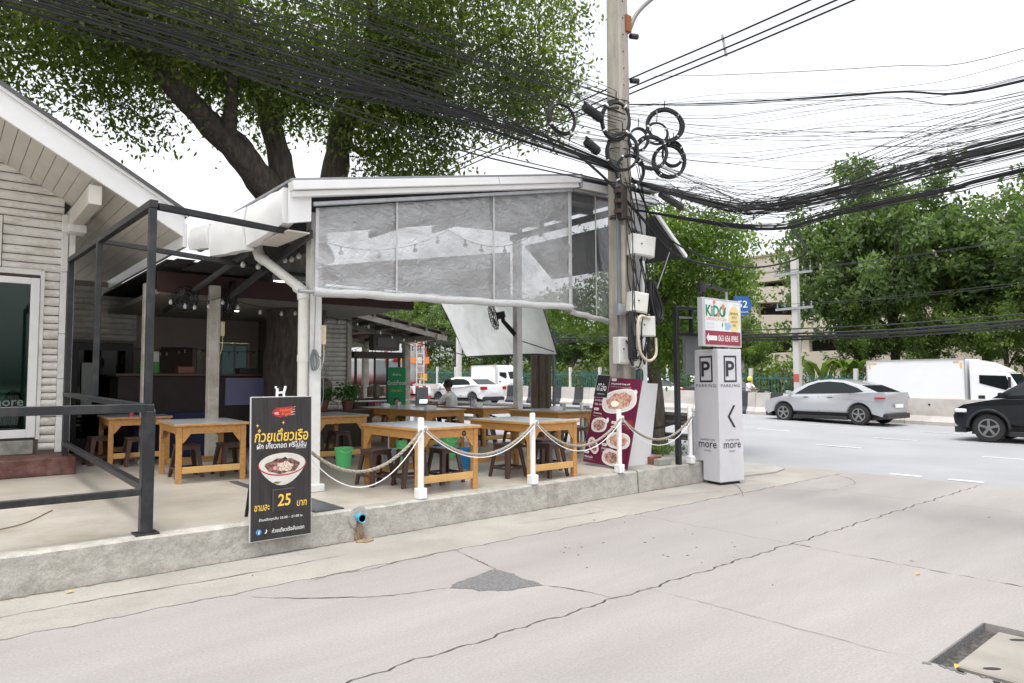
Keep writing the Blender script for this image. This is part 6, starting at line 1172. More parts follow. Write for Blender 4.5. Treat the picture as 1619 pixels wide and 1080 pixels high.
while s<L[-1]-3:
    m=barseg(s,s+2.98); t=tag(m.build('concrete_barrier',barm),'pale concrete barrier segment along the middle of the main road','barrier','concrete barriers along the main road')
    y=bat(s+1.5).y
    if 13.2<y<18.5 or 26<y<32.5:
        for k in (0.35,1.75): b=barseg(s+k,s+k+.55,3); b.build('black_band',barblk,t); 
        t['label']='concrete barrier segment painted with black bands in the middle of the main road'; t['group']='banded barriers on the main road'
    else:
        for k in (.8,2.2): c_=bat(s+k); b=MB(); b.box((c_.x-.125,c_.y,zr(c_.x,c_.y)+.72),(.02,.06,.06)); b.build('socket',black,t)
    s+=3
gr=thing('guard_rail','grey steel guard rail along the pavement behind the terrace','guard rail',(12.42,12,.1)); grm=pbr('shaded guard rail',(.16,.155,.15),.5,metal=.5,var=.2,scale=3)  # shade on the rail is put into its darker grey
pr=[(0,.86),(-.05,.80),(0,.74),(0,.70),(-.05,.64),(0,.58),(.012,.58),(.012,.86)]
mb=MB(); ys=[8.85]+[10+2*i for i in range(14)]; vs=[(12.40+x,y,z+zr(12.4,y)+.08) for y in ys for x,z in pr]; k=len(pr); mb.add(vs,[(i*k+j,i*k+(j+1)%k,(i+1)*k+(j+1)%k,(i+1)*k+j) for i in range(len(ys)-1) for j in range(k)]+[tuple(range(k)),tuple((len(ys)-1)*k+j for j in range(k-1,-1,-1))]); mb.build('rail',grm,gr)
mb=MB(); vs=[(12.40+x*.5,y,(z-.72)*.5+.42+zr(12.4,y)) for y in ys for x,z in pr]; mb.add(vs,[(i*k+j,i*k+(j+1)%k,(i+1)*k+(j+1)%k,(i+1)*k+j) for i in range(len(ys)-1) for j in range(k)]); mb.build('rail',grm,gr)
for y in ys: mb=MB(); mb.bb((12.44,y-.06,.05),(12.56,y+.06,.98+zr(12.4,y))); mb.build('post',galv,gr)
fc=thing('far_fence','teal metal fence between white concrete posts across the main road','fence',(36,20,0)); teal=pbr('teal fence paint',(.03,.13,.125),.6)
mp_=MB(); mp_.bb((-.09,-.09,-.5),(.09,.09,2.05)); pme=mp_.mesh('post',pbr('fence post paint',(.60,.60,.57),.7,var=.1,scale=2))
fp_=MB(); 
for i in range(15): 
    y=.15+i*.19; h=1.65+.22*math.sin(PI*((i%5)+.5)/5); fp_.bb((-.015,y-.016,.25),(.015,y+.016,h))
fp_.bb((-.02,.1,.35),(.02,2.85,.41)); fp_.bb((-.02,.1,1.5),(.02,2.85,1.56)); fme=fp_.mesh('fence_panel',teal)
for i in range(28):
    y=-14+i*2.95; z=zr(36,y); piece('post',pme,fc,(36,y,z)); piece('fence_panel',fme,fc,(36,y,z))
hedge=thing('hedge','rough hedge of mixed shrubs behind the teal fence','hedge',(37.2,20,0)); cl=[(37.0+random.uniform(0,1.2),random.uniform(-14,68),0) for _ in range(900)]; cl=[(x,y,zr(x,y)+random.uniform(.3,1.9)) for x,y,_ in cl]
V,F=leaves(cl,16,.55,.30,asp=.5); npmesh('foliage',V,F,leafmat('hedge leaf',(.05,.05,.02),(.13,.17,.05)),hedge,'stuff')
# far trees
def crown_mesh(seed,m,n=95,k=110,size=.25,flat_=.8):
    rng=np.random.default_rng(seed); global RNG; old=RNG; RNG=rng; cl=[]
    for j in range(24):
        a=j*2.4+rng.random(); el=.1+1.25*rng.random()**.8; L_=2.6+2.4*rng.random(); b=np.array((0,0,3.4+3.6*rng.random())); d=np.array((math.cos(a)*math.cos(el),math.sin(a)*math.cos(el),math.sin(el)))
        for q in range(11):
            t=.28+.72*q/10; p=b+d*L_*t; p[2]-=.25*t*t*L_*(1-math.sin(el))*.8; cl.append(p+rng.normal(size=3)*(.42-.18*t))
        for s2 in range(2):
            d2=d+rng.normal(size=3)*.5; t0=.5+.3*rng.random()
            for q in range(4): cl.append(b+d*L_*t0+d2*(.35+.35*q)+rng.normal(size=3)*.15)
    cl+=[np.array((rng.normal()*.9,rng.normal()*.9,4.5+3.5*rng.random())) for _ in range(40)]
    V,F=leaves(cl,34,.43,size,asp=.5,droop=.3,rng=rng); RNG=old
    me=npmesh('crown',V,F,m); d=me.data; bpy.data.objects.remove(me); return d
def trunk_mesh(seed):
    random.seed(seed); mb=MB(); limb(mb,[(0,0,-.3),(.1,.05,2),(.0,.1,4.2),(.2,0,6.5),(.1,.1,8.5)],.26,.08,8)
    for j in range(6): a=j*1.05+random.random(); z=3+random.random()*2.6; limb(mb,[(0,0,z),(math.cos(a)*1.1,math.sin(a)*1.1,z+1.3),(math.cos(a)*2.2,math.sin(a)*2.2,z+2.8)],.11,.03,6)
    return mb.mesh('trunk',bark,smooth=True)
CR=[crown_mesh(1,fol3),crown_mesh(2,fol4),crown_mesh(3,fol3),crown_mesh(5,fol)]; TR=[trunk_mesh(i) for i in range(3)]
def ftree(x,y,s,ci,l,g='trees across the main road',sz=None):
    t=thing('roadside_tree',l,'tree',(x,y,zr(x,y)),g); rz=random.random()*6; piece('trunk',TR[ci%3],t,(x,y,zr(x,y)),(0,0,rz),(s,s,sz or s)); o=piece('crown',CR[ci],t,(x,y,zr(x,y)),(0,0,rz),(s,s,sz or s)); o['kind']='stuff'
random.seed(5)
for x,y,s,ci,l,sz in ((42,18.0,1.2,0,'tall dark green tree left of the box truck beside the white crossarm pole',1.4),(41,15.6,1.15,2,'tall dark green tree rising over the box truck',1.3),(43,9.6,1.35,0,'broad dark tree at the right edge behind the truck cab',1.2),(41,6.0,1.1,2,'dark tree cut by the right edge of the photo',1.2),(46,12.6,1.2,3,'tree in the gap behind the box truck',1.1),(40,17.2,.55,1,'low bright green tree just above the silver car',.62),(40,13.8,.55,1,'low bright green tree above the left of the box truck',.60),(40.5,10.2,.6,1,'bright green bushy tree above the truck cab',.65),(40,24.2,.52,1,'bright green small tree right of the parking pillar',.55),(43,28,.8,2,'dark tree behind the fig tree',.75),(44,33,.9,0,'dark tree far behind the white panel',.8),(43,38,.85,1,'pale green tree behind the menu board',.72),(42,42,.75,2,'dark green tree beyond the fence left of the menu board',.66),(44,47,.95,1,'pale green tree beyond the fence behind the fan post',.85),(43,52,.9,0,'dark tree beyond the fence right of the tanker',.85),(44,57,1.0,1,'bright tree behind the white truck',.9),(44,62,1.1,2,'dark tree behind the seated man',1.0),(43,67,1.1,1,'bright tree right above the tanker',1.05),(45,73,1.3,0,'dark tree above the tanker ladder',1.15),(45,80,1.3,1,'bright tree above the tanker body',1.2),(46,88,1.4,2,'dark tree above the food cart',1.2),(48,97,1.5,3,'far dark tree by the plank hut corner',1.2),(49,36,1.1,3,'dark tree at the back behind the parking deck corner',.8)): ftree(x,y,s,ci,l,sz=sz)
bn=thing('banana_plant','pale green banana plants behind the teal fence','banana plant',(38.4,19,0)); mb=MB(); vs=[]
for k in range(16):
    a=random.random()*6.28; c_=Vector((38.6+random.uniform(-.3,.3),18.6+random.choice((-1.6,0,1.2))+random.uniform(-.3,.3),1.3)); d=Vector((math.cos(a),math.sin(a),0)); nn=Vector((-d.y,d.x,0)); P3=[c_+d*(.55*t)+Vector((0,0,1.9*t-.62*t*t)) for t in (0,.5,1,1.6,2.2)]; wv=(.05,.26,.30,.22,.02); o=[p+nn*w for p,w in zip(P3,wv)]+[p-nn*w for p,w in zip(P3,wv)]; mb.add(o,[(i,i+1,6+i,5+i) for i in range(4)])
mb.build('leaves',leafmat('banana leaf',(.10,.16,.03),(.20,.26,.07)),bn); mb=MB(); [mb.tube([(38.6,18.6+d,.0),(38.6,18.6+d,1.5)],.1,8) for d in(-1.6,0,1.2)]; mb.build('stem',fol4,bn)
fwd_=[]
for _ in range(1500):
    y=random.uniform(26,125); x=random.uniform(43,52)-max(0,y-60)*.12; fwd_.append((x,y,zr(x,y)+random.random()**1.3*(5.5 if y<55 else 9.5)))
V,F=leaves(fwd_,34,1.1,.42,asp=.55,droop=.3); o=npmesh('far_wood',V,F,fol4,None,'stuff'); tag(o,'dense green wood far beyond the fence across the main road','wood')
# ------------------------------------------------------------------ buildings across the road
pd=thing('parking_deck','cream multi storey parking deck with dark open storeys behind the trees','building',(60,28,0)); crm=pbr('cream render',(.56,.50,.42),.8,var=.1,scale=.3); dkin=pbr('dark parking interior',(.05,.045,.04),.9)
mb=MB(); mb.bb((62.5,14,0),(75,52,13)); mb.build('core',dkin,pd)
for k,(z0,z1) in enumerate(((0,4.2),(5.6,7.5),(8.7,10.2),(11.0,13.4))):
    mb=MB(); n=16; vs=[]
    for i in range(n+1):
        y=14+38*i/n; b=.55*math.sin((y-30)/6)*(k in(1,2)); vs+=[(60,y,z0+b),(60,y,z1+b),(62.6,y,z1+b),(62.6,y,z0+b)]
    mb.add(vs,[(i*4+j,i*4+(j+1)%4,(i+1)*4+(j+1)%4,(i+1)*4+j) for i in range(n) for j in range(4)]+[(0,1,2,3),(n*4+3,n*4+2,n*4+1,n*4)]); mb.build('parapet',crm,pd)
for i in range(8): y=15+i*5; mb=MB(); mb.bb((60.3,y,0),(60.9,y+.7,13)); mb.build('column',crm,pd)
mb=MB(); mb.bb((59.9,14,13.4),(62.6,52,13.6)); mb.build('coping',pbr('brown coping',(.33,.24,.17),.8),pd)
b2=thing('grey_building','grey building with a dark roof partly hidden by trees at the right edge','building',(52,4,0)); mb=MB(); mb.bb((52,-4,0),(62,11.5,5.4)); mb.build('wall',pbr('grey brown wall',(.30,.27,.23),.8),b2)
for i in range(6): mb=MB(); mb.bb((51.9,-2.5+i*2.2,2.6),(51.98,-1.2+i*2.2,4.4)); w0=mb.build('window',pbr('window dark',(.04,.045,.05),.3),b2); mb=MB(); mb.bb((51.85,-2.6+i*2.2,2.5),(51.9,-1.1+i*2.2,2.6)); mb.build('sill',crm,w0)
mb=MB(); mb.prism([(-4.5,5.4),(12,5.4),(11,7.2),(-4.5,7.4)],51.5,62.5,'YZ'); mb.build('roof',pbr('dark roof',(.10,.10,.11),.7),b2); mb=MB(); mb.bb((47,-3,7.6),(51.8,8.6,9.4)); mb.build('white_canopy',whiteclean,b2); mb=MB(); mb.bb((47.2,8,0),(47.5,8.3,7.6)); mb.bb((47.2,-2.8,0),(47.5,-2.5,7.6)); mb.build('canopy_post',galv,b2)
b3=thing('low_wall','cream boundary wall with a tiled coping behind the teal fence','wall',(39,10,0)); mb=MB(); mb.bb((39.0,-8,-.2),(39.2,16.2,1.35)); mb.build('wall',crm,b3); mb=MB(); mb.bb((38.9,-8,1.35),(39.3,10,1.85)); mb.build('coping',pbr('red tile coping',(.40,.22,.16),.8,col2=(.55,.45,.38),scale=6),b3)
# far poles
def fpole(l,x,y,h,arms,trafo=False):
    t=thing('far_utility_pole',l,'utility pole',(x,y,zr(x,y))); mb=MB(); mb.prism([(x-.15,y-.15),(x+.15,y-.15),(x+.15,y+.15),(x-.15,y+.15)],zr(x,y)-.3,h,'XY'); mb.build('shaft',pbr('far pole concrete',(.52,.51,.48),.8),t)
    for z,w_ in arms:
        mb=MB(); mb.bb((x-.22,y-w_,z-.06),(x-.12,y+w_,z+.06)); mb.build('crossarm',galv,t)
        for k in (-.9,-.5,.5,.9): mb=MB(); mb.lathe([(.03,0),(.05,.06),(.03,.12),(.05,.18),(.02,.24)],(x-.17,y+k*w_,z+.06),8); mb.build('insulator',pbr('grey insulator',(.2,.2,.21),.4),t)
    if trafo:
        mb=MB(); mb.lathe([(.3,0),(.32,.1),(.32,.8),(.25,.9),(0,.92)],(x-.5,y-.3,h-2.6),16); mb.build('transformer',galv,t); mb=MB(); mb.bb((x-.6,y-1,h-1.1),(x-.4,y+1,h-.95)); mb.build('crossarm',galv,t)
    else: mb=MB(); mb.bb((x-.16,y-.152,1.55),(x-.155,y+.152,1.95)); mb.build('red_notice',pbr('red notice',(.45,.10,.08),.6),t)
fpole('pale concrete pole with two crossarms across the main road above the silver car',33.5,17.3,7.9,((7.1,1.0),(5.3,1.0)))
fpole('concrete pole carrying a grey transformer seen above the garden sign',40,24.3,9.2,((8.3,.9),),True)
fpole('pale pole with a white meter box beyond the seated man',30,42,9,((8.2,.9),)); 
for i in range(9):
    z=(7.25,7.25,7.3,5.5,5.45,4.25,4.0,3.85,3.7)[i]; r=(.012,.012,.012,.012,.012,.03,.05,.07,.05)[i]; dy=(-.3,0,.3,-.2,.2,0,0,0,0)[i]
    cable([(33.2+dy,-12,z+.9),(33.2+dy,4,z+.15),(33.3+dy,10,z-.05),(33.3+dy,17.3,z),(36+dy,40,z+1.0),(40,75,z+2.2)],r,'dark cable strung along the far side of the main road','cables along the far side of the main road',n=6)
# road name sign and round sign
rs=thing('road_number_sign','blue arrow shaped street sign with the number 52 behind the garden sign','street sign',(11.1,7.06,.1)); mb=MB(); mb.tube([(11.1,7.06,0),(11.1,7.06,3.3)],.025,8); mb.build('pole',galv,rs)
fv=-fw; so_=Vector((11.33,6.86,3.02)); flat([(-.16,-.17),(.08,-.17),(.17,.02),(.10,.18),(-.16,.18)],so_,rt,(0,0,1),rs,pbr('sign blue',(.01,.10,.32),.4),'plate',.0,.02); text('52',so_+rt*-.01+Vector((0,0,.03)),.18,rs,wht,rt,(0,0,1),height=.13,bold=.02,th=.004); text('นวมินทร์',so_+rt*.0+Vector((0,0,-.11)),.18,rs,wht,rt,(0,0,1),height=.04,th=.004)
ys_=thing('round_yellow_sign','round yellow sign edge behind the garden sign','sign',(11.0,7.05,.1)); yo=Vector((10.95,6.95,2.68)); rv=(rt*.75+fw*.65).normalized(); flat(ell(0,0,.33,.33,36),yo,rv,(0,0,1),ys_,pbr('sign orange yellow',(.70,.42,.05),.4),'plate',.0,.02); flat(ell(0,0,.25,.25,30),yo,rv,(0,0,1),ys_,pbr('sign pale yellow',(.78,.58,.2),.4),'inner_disc',.003); text('?',yo+rv*.22,.07,ys_,ink,rv,(0,0,1),height=.2,bold=.03,th=.006); mb=MB(); mb.tube([yo+Vector((.07,.06,-2.65)),yo+Vector((.07,.06,.2))],.03,8); mb.build('pole',galv,ys_)
os_=thing('oval_sign','round white sign on a thin post beyond the road barrier','sign',(29.5,20.6,.2)); oo=Vector((29.5,20.6,2.35)); mb=MB(); mb.tube([(29.56,20.65,.2),(29.56,20.65,2.3)],.03,8); mb.build('pole',galv,os_); flat(ell(0,0,.24,.36,24),oo,rt,(0,0,1),os_,pbr('pale blue white',(.6,.65,.7),.5),'plate',.0,.02); flat(rect(-.3,-.75,.3,-.45),oo,rt,(0,0,1),os_,whiteclean,'lower_plate',.0,.02)
# ------------------------------------------------------------------ vehicles
tyre=pbr('tyre rubber',(.018,.018,.019),.8); rimm=pbr('grey alloy',(.30,.30,.31),.3,metal=.8); darkglass=pbr('tinted glass',(.010,.013,.015),.08,spec=.35); lampr=pbr('red lamp',(.35,.01,.015),.2); lampw=pbr('clear lamp',(.75,.76,.78),.15,spec=.8); trim=pbr('dark trim',(.02,.02,.022),.5)
def arch(cx,cz,r,a0=172,a1=8,n=14): return [(cx+r*math.cos(R(a0+(a1-a0)*i/n)),cz+r*math.sin(R(a0+(a1-a0)*i/n))) for i in range(n+1)]
def wheel(par,x,y,r,w_,side):
    mb=MB(); mb.lathe([(r*.62,-w_/2),(r*.93,-w_/2),(r,-w_*.3),(r,w_*.3),(r*.93,w_/2),(r*.62,w_/2),(r*.62,-w_/2)],(x,y,r),28,'Y',cap=False); wh=mb.build('wheel',tyre,par,smooth=True)
    mb=MB(); mb.lathe([(0,-.02),(r*.64,-.02),(r*.64,.02),(0,.02)],(x,y+side*w_*.22,r),24,'Y'); mb.build('rim_back',black,wh)
    mb=MB(); mb.lathe([(r*.56,-.01),(r*.655,-.012),(r*.655,.012),(r*.56,.01),(r*.56,-.01)],(x,y+side*w_*.46,r),24,'Y',cap=False)
    for k in range(5):
        a=2*PI*k/5+.3; c_,s_=math.cos(a),math.sin(a); mb.bar((x+c_*.03,y+side*w_*.45,r+s_*.03),(x+c_*r*.6,y+side*w_*.44,r+s_*r*.6),.02,r*.17,upv=(-s_,0,c_))
    mb.lathe([(0,-.015),(r*.15,-.015),(r*.15,.015),(0,.015)],(x,y+side*w_*.45,r),14,'Y'); mb.build('rim',rimm,wh)
def car(name,lbl,L_,Wd,rear_ax,wb,wr,low,green,paint,belt,loc,heading,tint=darkglass,cat='car',win=None,extra=None,light_rear=None,light_front=None,tumble=.36,group=None):
    """x = forward from the rear bumper, y = across, z = up"""
    t=thing(name,lbl,cat,(0,0,0),group); hw=Wd/2; ra,fa=rear_ax,rear_ax+wb; ar=wr*1.17
    bottom=[(low[0][0],low[0][1])]+arch(ra,wr,ar)+arch(fa,wr,ar)+[(low[1][0],low[1][1])]
    outline=bottom+low[2]
    mb=MB(); mb.prism(outline,-hw,hw,'XZ'); o=mb.mesh('body',paint,off=Vector((0,0,0))); bm=bmesh.new(); bm.from_mesh(o)
    for v in bm.verts:   # plan taper towards the ends and slight tuck at the sill
        f=max(0,abs(v.co.x-L_/2)/(L_/2)-.55)/.45; v.co.y*=1-.16*f*f; v.co.y*=1-.05*max(0,(.45-v.co.z))/.3
    bmesh.ops.bevel(bm,geom=[e for e in bm.edges if e.is_manifold and e.calc_face_angle(0)>.9 and abs(e.verts[0].co.y-e.verts[1].co.y)<.02],offset=.07,segments=3,profile=.5,affect='EDGES',clamp_overlap=True)
    bm.to_mesh(o); bm.free(); o.polygons.foreach_set('use_smooth',[True]*len(o.polygons)); o.set_sharp_from_angle(angle=R(50)); body=bpy.data.objects.new('body',o); COL.objects.link(body); body.parent=t; ORG[body]=Vector((0,0,0))
    def yy(z): return hw-.05-max(0,z-belt)*tumble
    n=len(green); vs=[(x,-yy(z),z) for x,z in green]+[(x,yy(z),z) for x,z in green]
    mb=MB(); mb.add(vs,[tuple(range(n))[::-1],tuple(range(n,2*n))]+[(i,(i+1)%n,n+(i+1)%n,n+i) for i in range(n)]); mb.build('cabin',paint,t,smooth=True,bevel=.03,seg=2)
    for poly in (win or []):
        for sg in (-1,1):
            mb=MB(); a=[(x,sg*(yy(z)+.006),z) for x,z in poly]; b=[(x,sg*(yy(z)-.01),z) for x,z in poly]; k=len(poly); mb.add(a+b,[tuple(range(k)),tuple(range(2*k-1,k-1,-1))]+[(i,(i+1)%k,k+(i+1)%k,k+i) for i in range(k)]); mb.build('window',tint,t)
    def screen(i,j,nm):
        (x0,z0),(x1,z1)=green[i],green[j]; p=lambda u,s_:Vector((x0+(x1-x0)*u,s_*(yy(z0+(z1-z0)*u)-.09),z0+(z1-z0)*u)); nr=Vector((z1-z0,0,x0-x1)).normalized()
        if nr.z<0: nr=-nr
        mb=MB(); q4=[p(.08,-1),p(.08,1),p(.92,1),p(.92,-1)]; a=[v+nr*.008 for v in q4]; b=[v-nr*.01 for v in q4]; mb.add(a+b,[(0,1,2,3),(7,6,5,4)]+[(i_,(i_+1)%4,4+(i_+1)%4,4+i_) for i_ in range(4)]); mb.build(nm,tint,t)
    screen(0,1,'windscreen'); screen(n-2,n-1,'rear_window')
    mb=MB(); mb.bb((ra-ar*1.02,-hw+.22,wr*.5),(fa+ar*1.02,hw-.22,wr*2.3)); mb.build('underbody',black,t)
    for x in (ra,fa):
        for sg in (-1,1): wheel(t,x,sg*(hw-.13),wr,.22,sg)
    for sg in (-1,1):
        mb=MB(); mb.bb((ra+ar,sg*(hw-.06)-.03,.17),(fa-ar,sg*(hw-.06)+.03,.30)); mb.build('sill',trim,t,bevel=.01)
        mb=MB(); mb.box((green[0][0]-.25,sg*(hw+.06),belt+.07),(.13,.20,.13)); mb.build('mirror',paint,t,bevel=.03,seg=2)
        for dx in (.30,.62): mb=MB(); mb.box((ra+wb*dx+.15,sg*(hw+.004),belt-.10),(.2,.02,.028)); mb.build('door_handle',trim if 'silver' in lbl else paint,t,bevel=.006)
        mb=MB(); mb.bb((ra+wb*.50,sg*(hw+.001)-.002,.35),(ra+wb*.50+.008,sg*(hw+.001)+.002,belt-.02)); mb.build('door_gap',black,t)
        if light_rear: x0,x1,z0,z1=light_rear; mb=MB(); mb.box(((x0+x1)/2,sg*(hw*.93-.10),(z0+z1)/2),(x1-x0,.30,z1-z0)); mb.build('tail_light',lampr,t,bevel=.03,seg=2)
        if light_front: x0,x1,z0,z1=light_front; mb=MB(); mb.box(((x0+x1)/2,sg*(hw*.90-.11),(z0+z1)/2),(x1-x0,.32,z1-z0)); mb.build('headlight',lampw,t,bevel=.03,seg=2)
    mb=MB(); mb.bb((-.012,-.26,.62),(.02,.26,.74)); mb.build('number_plate',whiteclean,t)
    mb=MB(); mb.bb((.02,-hw*.86,.24),(.30,hw*.86,.42)); mb.bb((L_-.34,-hw*.84,.22),(L_-.06,hw*.84,.38)); mb.build('lower_bumper',trim,t,bevel=.03,seg=2)
    if extra: extra(t,hw)
    t.location=loc; t.rotation_euler=(0,0,heading); return t
silver=pbr('silver white paint',(.44,.45,.475),.25,metal=.25,coat=.6); blackp=pbr('black paint',(.006,.008,.011),.22,spec=.35,coat=.25); whitep=pbr('white car paint',(.78,.79,.80),.3,coat=.5)
coupe_low=[(.16,.30),(4.60,.28),[(4.72,.45),(4.74,.62),(4.64,.78),(4.3,.90),(3.72,1.02),(2.4,1.06),(1.2,1.10),(.40,1.14),(.05,1.15),(.02,1.05),(.10,.80),(.06,.55)]]
coupe_g=[(3.80,1.00),(2.95,1.46),(2.55,1.57),(2.05,1.61),(1.5,1.56),(.95,1.41),(.28,1.13)]
cw=[[(3.35,1.08),(2.86,1.38),(2.50,1.50),(2.10,1.535),(1.55,1.49),(1.02,1.31),(.78,1.17),(1.2,1.12)]]
yc=9.55; xc=25.5
car('silver_car','silver white fastback car driving left on the main road','silver',1,1,1,1,1,1,1,1,1) if 0 else car('silver_car','silver white fastback car driving left along the main road',4.75,1.92,.95,2.89,.36,coupe_low,coupe_g,silver,1.06,(xc,yc,zr(xc,yc+1)+.0),R(86),win=cw,light_rear=(.06,.40,.93,.985))
suv_low=[(.12,.34),(4.22,.32),[(4.36,.46),(4.39,.66),(4.32,.84),(4.1,.97),(3.4,1.12),(2.2,1.18),(.3,1.2),(.05,1.15),(.02,.9),(.04,.55)]]
suv_g=[(3.45,1.14),(2.75,1.60),(2.2,1.70),(1.2,1.70),(.35,1.60),(.08,1.18)]
sw_=[[(3.1,1.22),(2.68,1.52),(2.1,1.60),(1.25,1.60),(.55,1.50),(.42,1.24)]]
def sx(t,hw):
    for sg in (-1,1):
        for x in (.82,3.53): mb=MB(); pts=[(x+.47*math.cos(a),sg*(hw+.006),.37+.47*math.sin(a)) for a in [PI*i/16 for i in range(17)]]; mb.tube(pts,.035,6); mb.build('arch_trim',trim,t)
    mb=MB(); mb.bb((4.30,-hw*.6,.55),(4.40,hw*.6,.78)); mb.build('grille',trim,t,bevel=.01)
car('black_car','glossy black sport utility car entering from the right edge of the road','black',1,1,1,1,1,1,1,1,1) if 0 else car('black_car','glossy black sport utility car entering from the right edge of the road',4.42,1.88,.82,2.71,.37,suv_low,suv_g,blackp,1.16,(21.95,2.2,0),R(90),win=sw_,light_front=(4.02,4.30,.76,.86),light_rear=(.02,.2,.9,1.1),extra=sx)
sed_low=[(.15,.30),(4.35,.28),[(4.48,.45),(4.5,.62),(4.4,.74),(3.4,.94),(2.0,.98),(.9,1.0),(.2,1.03),(.03,1.0),(.0,.8),(.05,.5)]]
sed_g=[(3.5,.93),(2.75,1.36),(2.2,1.46),(1.6,1.45),(1.15,1.36),(.5,1.02)]
sew=[[(3.0,1.02),(2.68,1.27),(2.2,1.36),(1.6,1.35),(1.2,1.24),(1.0,1.05)]]
c0=car('white_car','white sedan with red tail lights seen from behind, beyond the seated man',4.5,1.76,.85,2.6,.32,sed_low,sed_g,whitep,.98,(22.0,27.6,zr(22,28)),R(98),win=sew,light_rear=(-.01,.22,.78,.95),light_front=(4.3,4.48,.62,.72))
c1=copytree(c0); c1.location=(31.8,27.5,zr(31,25)); c1.rotation_euler=(0,0,R(-90)); c1['label']='white car behind the road barrier, just left of the black sign post'
c2=car('dark_car','dark car roof just visible behind the barrier beside the motorcyclist',4.5,1.76,.85,2.6,.32,sed_low,sed_g,pbr('dark car paint',(.06,.065,.07),.25,coat=.6),.98,(31.6,22.5,zr(31,21)),R(-90),win=sew,light_rear=(-.01,.22,.78,.95),light_front=(4.3,4.48,.62,.72))
def truck(lbl,loc,heading,s,cab=(2.05,1.62)):
    """x forward from the rear of the box"""
    t=thing('box_truck',lbl,'truck',(0,0,0)); W2=.95
    boxp=pbr('truck box white',(.76,.77,.79),.4,var=.03,scale=1)
    mb=MB(); mb.bb((0,-W2,.72),(3.7,W2,2.38)); mb.build('cargo_box',boxp,t,bevel=.02)
    alu=pbr('box edge aluminium',(.5,.5,.52),.4,metal=.6)
    mb=MB()
    for y in (-W2,W2):
        for z in (.72,2.38): mb.bar((0,y,z),(3.7,y,z),.04,.05)
        for x in (0,3.7): mb.bar((x,y,.72),(x,y,2.38),.04,.05)
    mb.build('box_edging',alu,t)
    for y in (-W2,W2):
        for x in (.12,3.58): mb=MB(); sg=1 if y>0 else -1; d=1 if x<1 else -1; mb.bb((x-.07,y+sg*.012-.004,2.25),(x+.28*d,y+sg*.012+.004,2.31)) ; mb.bb((x-.03,y+sg*.012-.004,2.02),(x+.03,y+sg*.012+.004,2.249)); mb.build('corner_reflector',pbr('amber reflector',(.75,.45,.10),.5),t)
        mb=MB(); mb.bb((.1,y*1.013-.004,.76),(3.6,y*1.013+.004,.80)); mb.build('side_stripe',pbr('amber reflector',(.75,.45,.10),.5),t)
    mb=MB(); mb.prism([(3.82,.55),(5.35,.50),(5.50,.70),(5.47,1.10),(5.10,1.82),(3.82,1.90)],-.86,.86,'XZ'); mb.build('cab',whitep,t,bevel=.05,seg=2)
    mb=MB(); mb.prism([(3.80,1.88),(5.0,1.84),(4.75,2.02),(4.3,2.25),(3.80,2.36)],-.80,.80,'XZ'); mb.build('wind_deflector',whitep,t,bevel=.05,seg=2)
    for sg in (-1,1):
        mb=MB(); mb.prism([(4.15,1.42),(4.15,1.74),(5.02,1.70),(5.16,1.30),(5.0,1.16)],sg*.862,sg*.872,'XZ'); mb.build('window',darkglass,t)
        mb=MB(); mb.bb((5.12,sg*.98-.05,1.25),(5.20,sg*.98+.05,1.66)); mb.build('mirror',black,t,bevel=.01); mb=MB(); mb.bb((4.1,sg*.866-.008,.82),(4.32,sg*.866+.008,.95)); mb.build('marker_vent',black,t)
        mb=MB(); mb.bb((5.40,sg*.62-.18,.68),(5.52,sg*.62+.18,.86)); mb.build('headlight',lampw,t,bevel=.02)
    a,b=Vector((5.46,0,1.14)),Vector((5.13,0,1.78)); nr=Vector((.64,0,.33)).normalized()*.012; mb=MB(); mb.add([a+nr+Vector((0,-.76,0)),a+nr+Vector((0,.76,0)),b+nr+Vector((0,.72,0)),b+nr+Vector((0,-.72,0)),a-nr+Vector((0,-.76,0)),a-nr+Vector((0,.76,0)),b-nr+Vector((0,.72,0)),b-nr+Vector((0,-.72,0))],[(0,1,2,3),(7,6,5,4),(0,4,5,1),(1,5,6,2),(2,6,7,3),(3,7,4,0)]); mb.build('windscreen',darkglass,t)
    mb=MB(); mb.bb((.1,-.45,.42),(5.2,.45,.70)); mb.build('chassis',black,t)
    for x in (.95,4.55):
        for sg in (-1,1): wheel(t,x,sg*.74,.36,.22,sg)
    t.location=loc; t.rotation_euler=(0,0,heading); t.scale=(s,)*3; return t
truck('white box truck driving right behind the road barrier',(31.9,12.85,zr(31,11)),R(-90),1.0)
truck('white box truck farther off behind the barrier, near the fan post',(35.5,46.7,zr(31,46)),R(-90),.9)
# tanker
tk=thing('fuel_tanker','silver fuel tanker with a red rim and ladder, seen from behind through the pavilion','tanker',(0,0,0)); tkm=pbr('tank aluminium',(.55,.55,.56),.35,metal=.55,var=.1,scale=1)
mb=MB(); mb.lathe([(0,-.18),(.5,-.15),(.95,-.05),(1.15,.08),(1.15,8.5),(.95,8.7),(0,8.8)],(0,0,2.05),36,'X'); mb.v=[(v[2]-2.05+0,v[1],v[0]) for v in mb.v] if 0 else mb.v; mb.build('tank',tkm,tk,smooth=True)
mb=MB(); mb.lathe([(1.10,.0),(1.17,.02),(1.17,.08),(1.10,.08),(1.10,0)],(0,0,2.05),36,'X',cap=False); mb.build('rim_band',pbr('red band',(.55,.07,.06),.4),tk)
mb=MB()
for y in (-.72,-.32): mb.bar((-.25,y,.75),(-.25,y,3.1),.035,.035); mb.bar((-.25,y,3.1),(.4,y,3.35),.035,.035)
for k in range(8): mb.bar((-.25,-.72,.9+k*.28),(-.25,-.32,.9+k*.28),.03,.03)
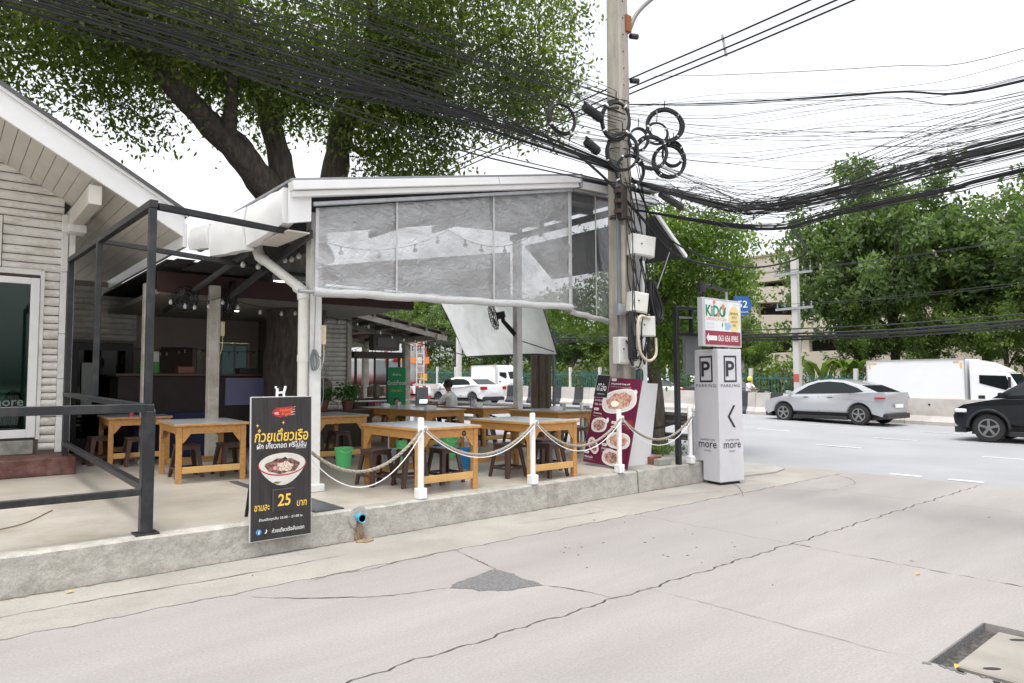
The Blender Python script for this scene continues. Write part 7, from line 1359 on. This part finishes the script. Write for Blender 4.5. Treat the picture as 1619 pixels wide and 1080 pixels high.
mb.build('ladder',pbr('pale ladder',(.65,.6,.58),.4),tk)
for y,z,m_,w_,h_ in ((.78,2.0,lampr,.22,.22),(.48,2.0,org,.30,.24),(-.92,2.0,org,.26,.28),(-.52,2.0,whiteclean,.24,.26),(-.15,2.0,org,.30,.26),(.75,1.25,org,.36,.30),(-.75,1.25,pbr('amber sign',(.70,.38,.05),.5),.4,.32)): mb=MB(); mb.box((-.2,y,z),(.02,w_,h_)); mb.build('hazard_plate',m_,tk)
mb=MB(); mb.bar((-.1,-.7,2.65),(-.1,.35,2.65),.02,.16); mb.build('red_lettering_band',pbr('faded red',(.5,.2,.2),.5),tk)
mb=MB(); mb.bb((0,-1.1,.55),(8.4,1.1,.85)); mb.bb((-.3,-1.15,.30),(-.1,1.15,.42)); mb.build('chassis',pbr('red chassis',(.35,.05,.05),.6),tk); mb=MB()
for k in range(11):
    y=-1.1+k*.2; sg=1 if k<5.5 else -1; mb.add([(-.33,y,.52),(-.33,y+.2,.52),(-.33,y+.2+.12*sg,.86),(-.33,y+.12*sg,.86)],[(0,1,2,3)],k%2)
mb.build('striped_bumper',[whiteclean,pbr('stripe red',(.5,.03,.04),.5)],tk)
mb=MB(); [mb.bb((1+k*1.5,-.25,3.15),(1.6+k*1.5,.25,3.4)) for k in range(5)]; mb.bar((.3,-.5,3.45),(8,-.5,3.45),.03,.03); mb.bar((.3,.5,3.45),(8,.5,3.45),.03,.03); mb.build('hatch',tkm,tk)
mb=MB(); mb.bb((8.9,-1.15,.6),(10.9,1.15,3.0)); mb.build('cab',whitep,tk,bevel=.1,seg=2)
for x in (1.2,2.5,9.9):
    for sg in (-1,1): wheel(tk,x,sg*.95,.48,.3,sg)
tk.scale=(1.12,)*3; tk.location=(17.8,29.3,zr(17.6,30)); tk.rotation_euler=(0,0,R(96))
# motorcyclist behind the barrier
rider,f2,s2,h2=seated('person riding a motorbike in a white shirt and yellow helmet behind the road barrier',(31.0,18.6,zr(31,18)),(-.1,-1,0),.66,None,(30.93,18.05,zr(31,18)+1.0),.08,helmet=pbr('yellow helmet',(.55,.50,.05),.3))
mk=thing('motorbike','motorbike carrying the rider in the yellow helmet behind the barrier','motorbike',(31,18.3,zr(31,18))); z0=zr(31,18)
mb=MB(); [mb.lathe([(.2,-.05),(.28,-.04),(.28,.04),(.2,.05),(.2,-.05)],(31.0,y,z0+.29),20,'X',cap=False) for y in (18.95,17.7)]; mb.build('wheels',tyre,mk); mb=MB(); mb.bb((30.86,18.3,z0+.35),(31.14,18.95,z0+.72)); mb.bar((31,18.4,z0+.5),(31,17.8,z0+.95),.22,.16); mb.bar((30.72,17.95,z0+1.0),(31.28,17.95,z0+1.0),.03,.03); mb.build('frame',trim,mk,bevel=.03); mb=MB(); mb.bb((30.87,18.35,z0+.72),(31.13,19.1,z0+.80)); mb.build('saddle',black,mk,bevel=.02)
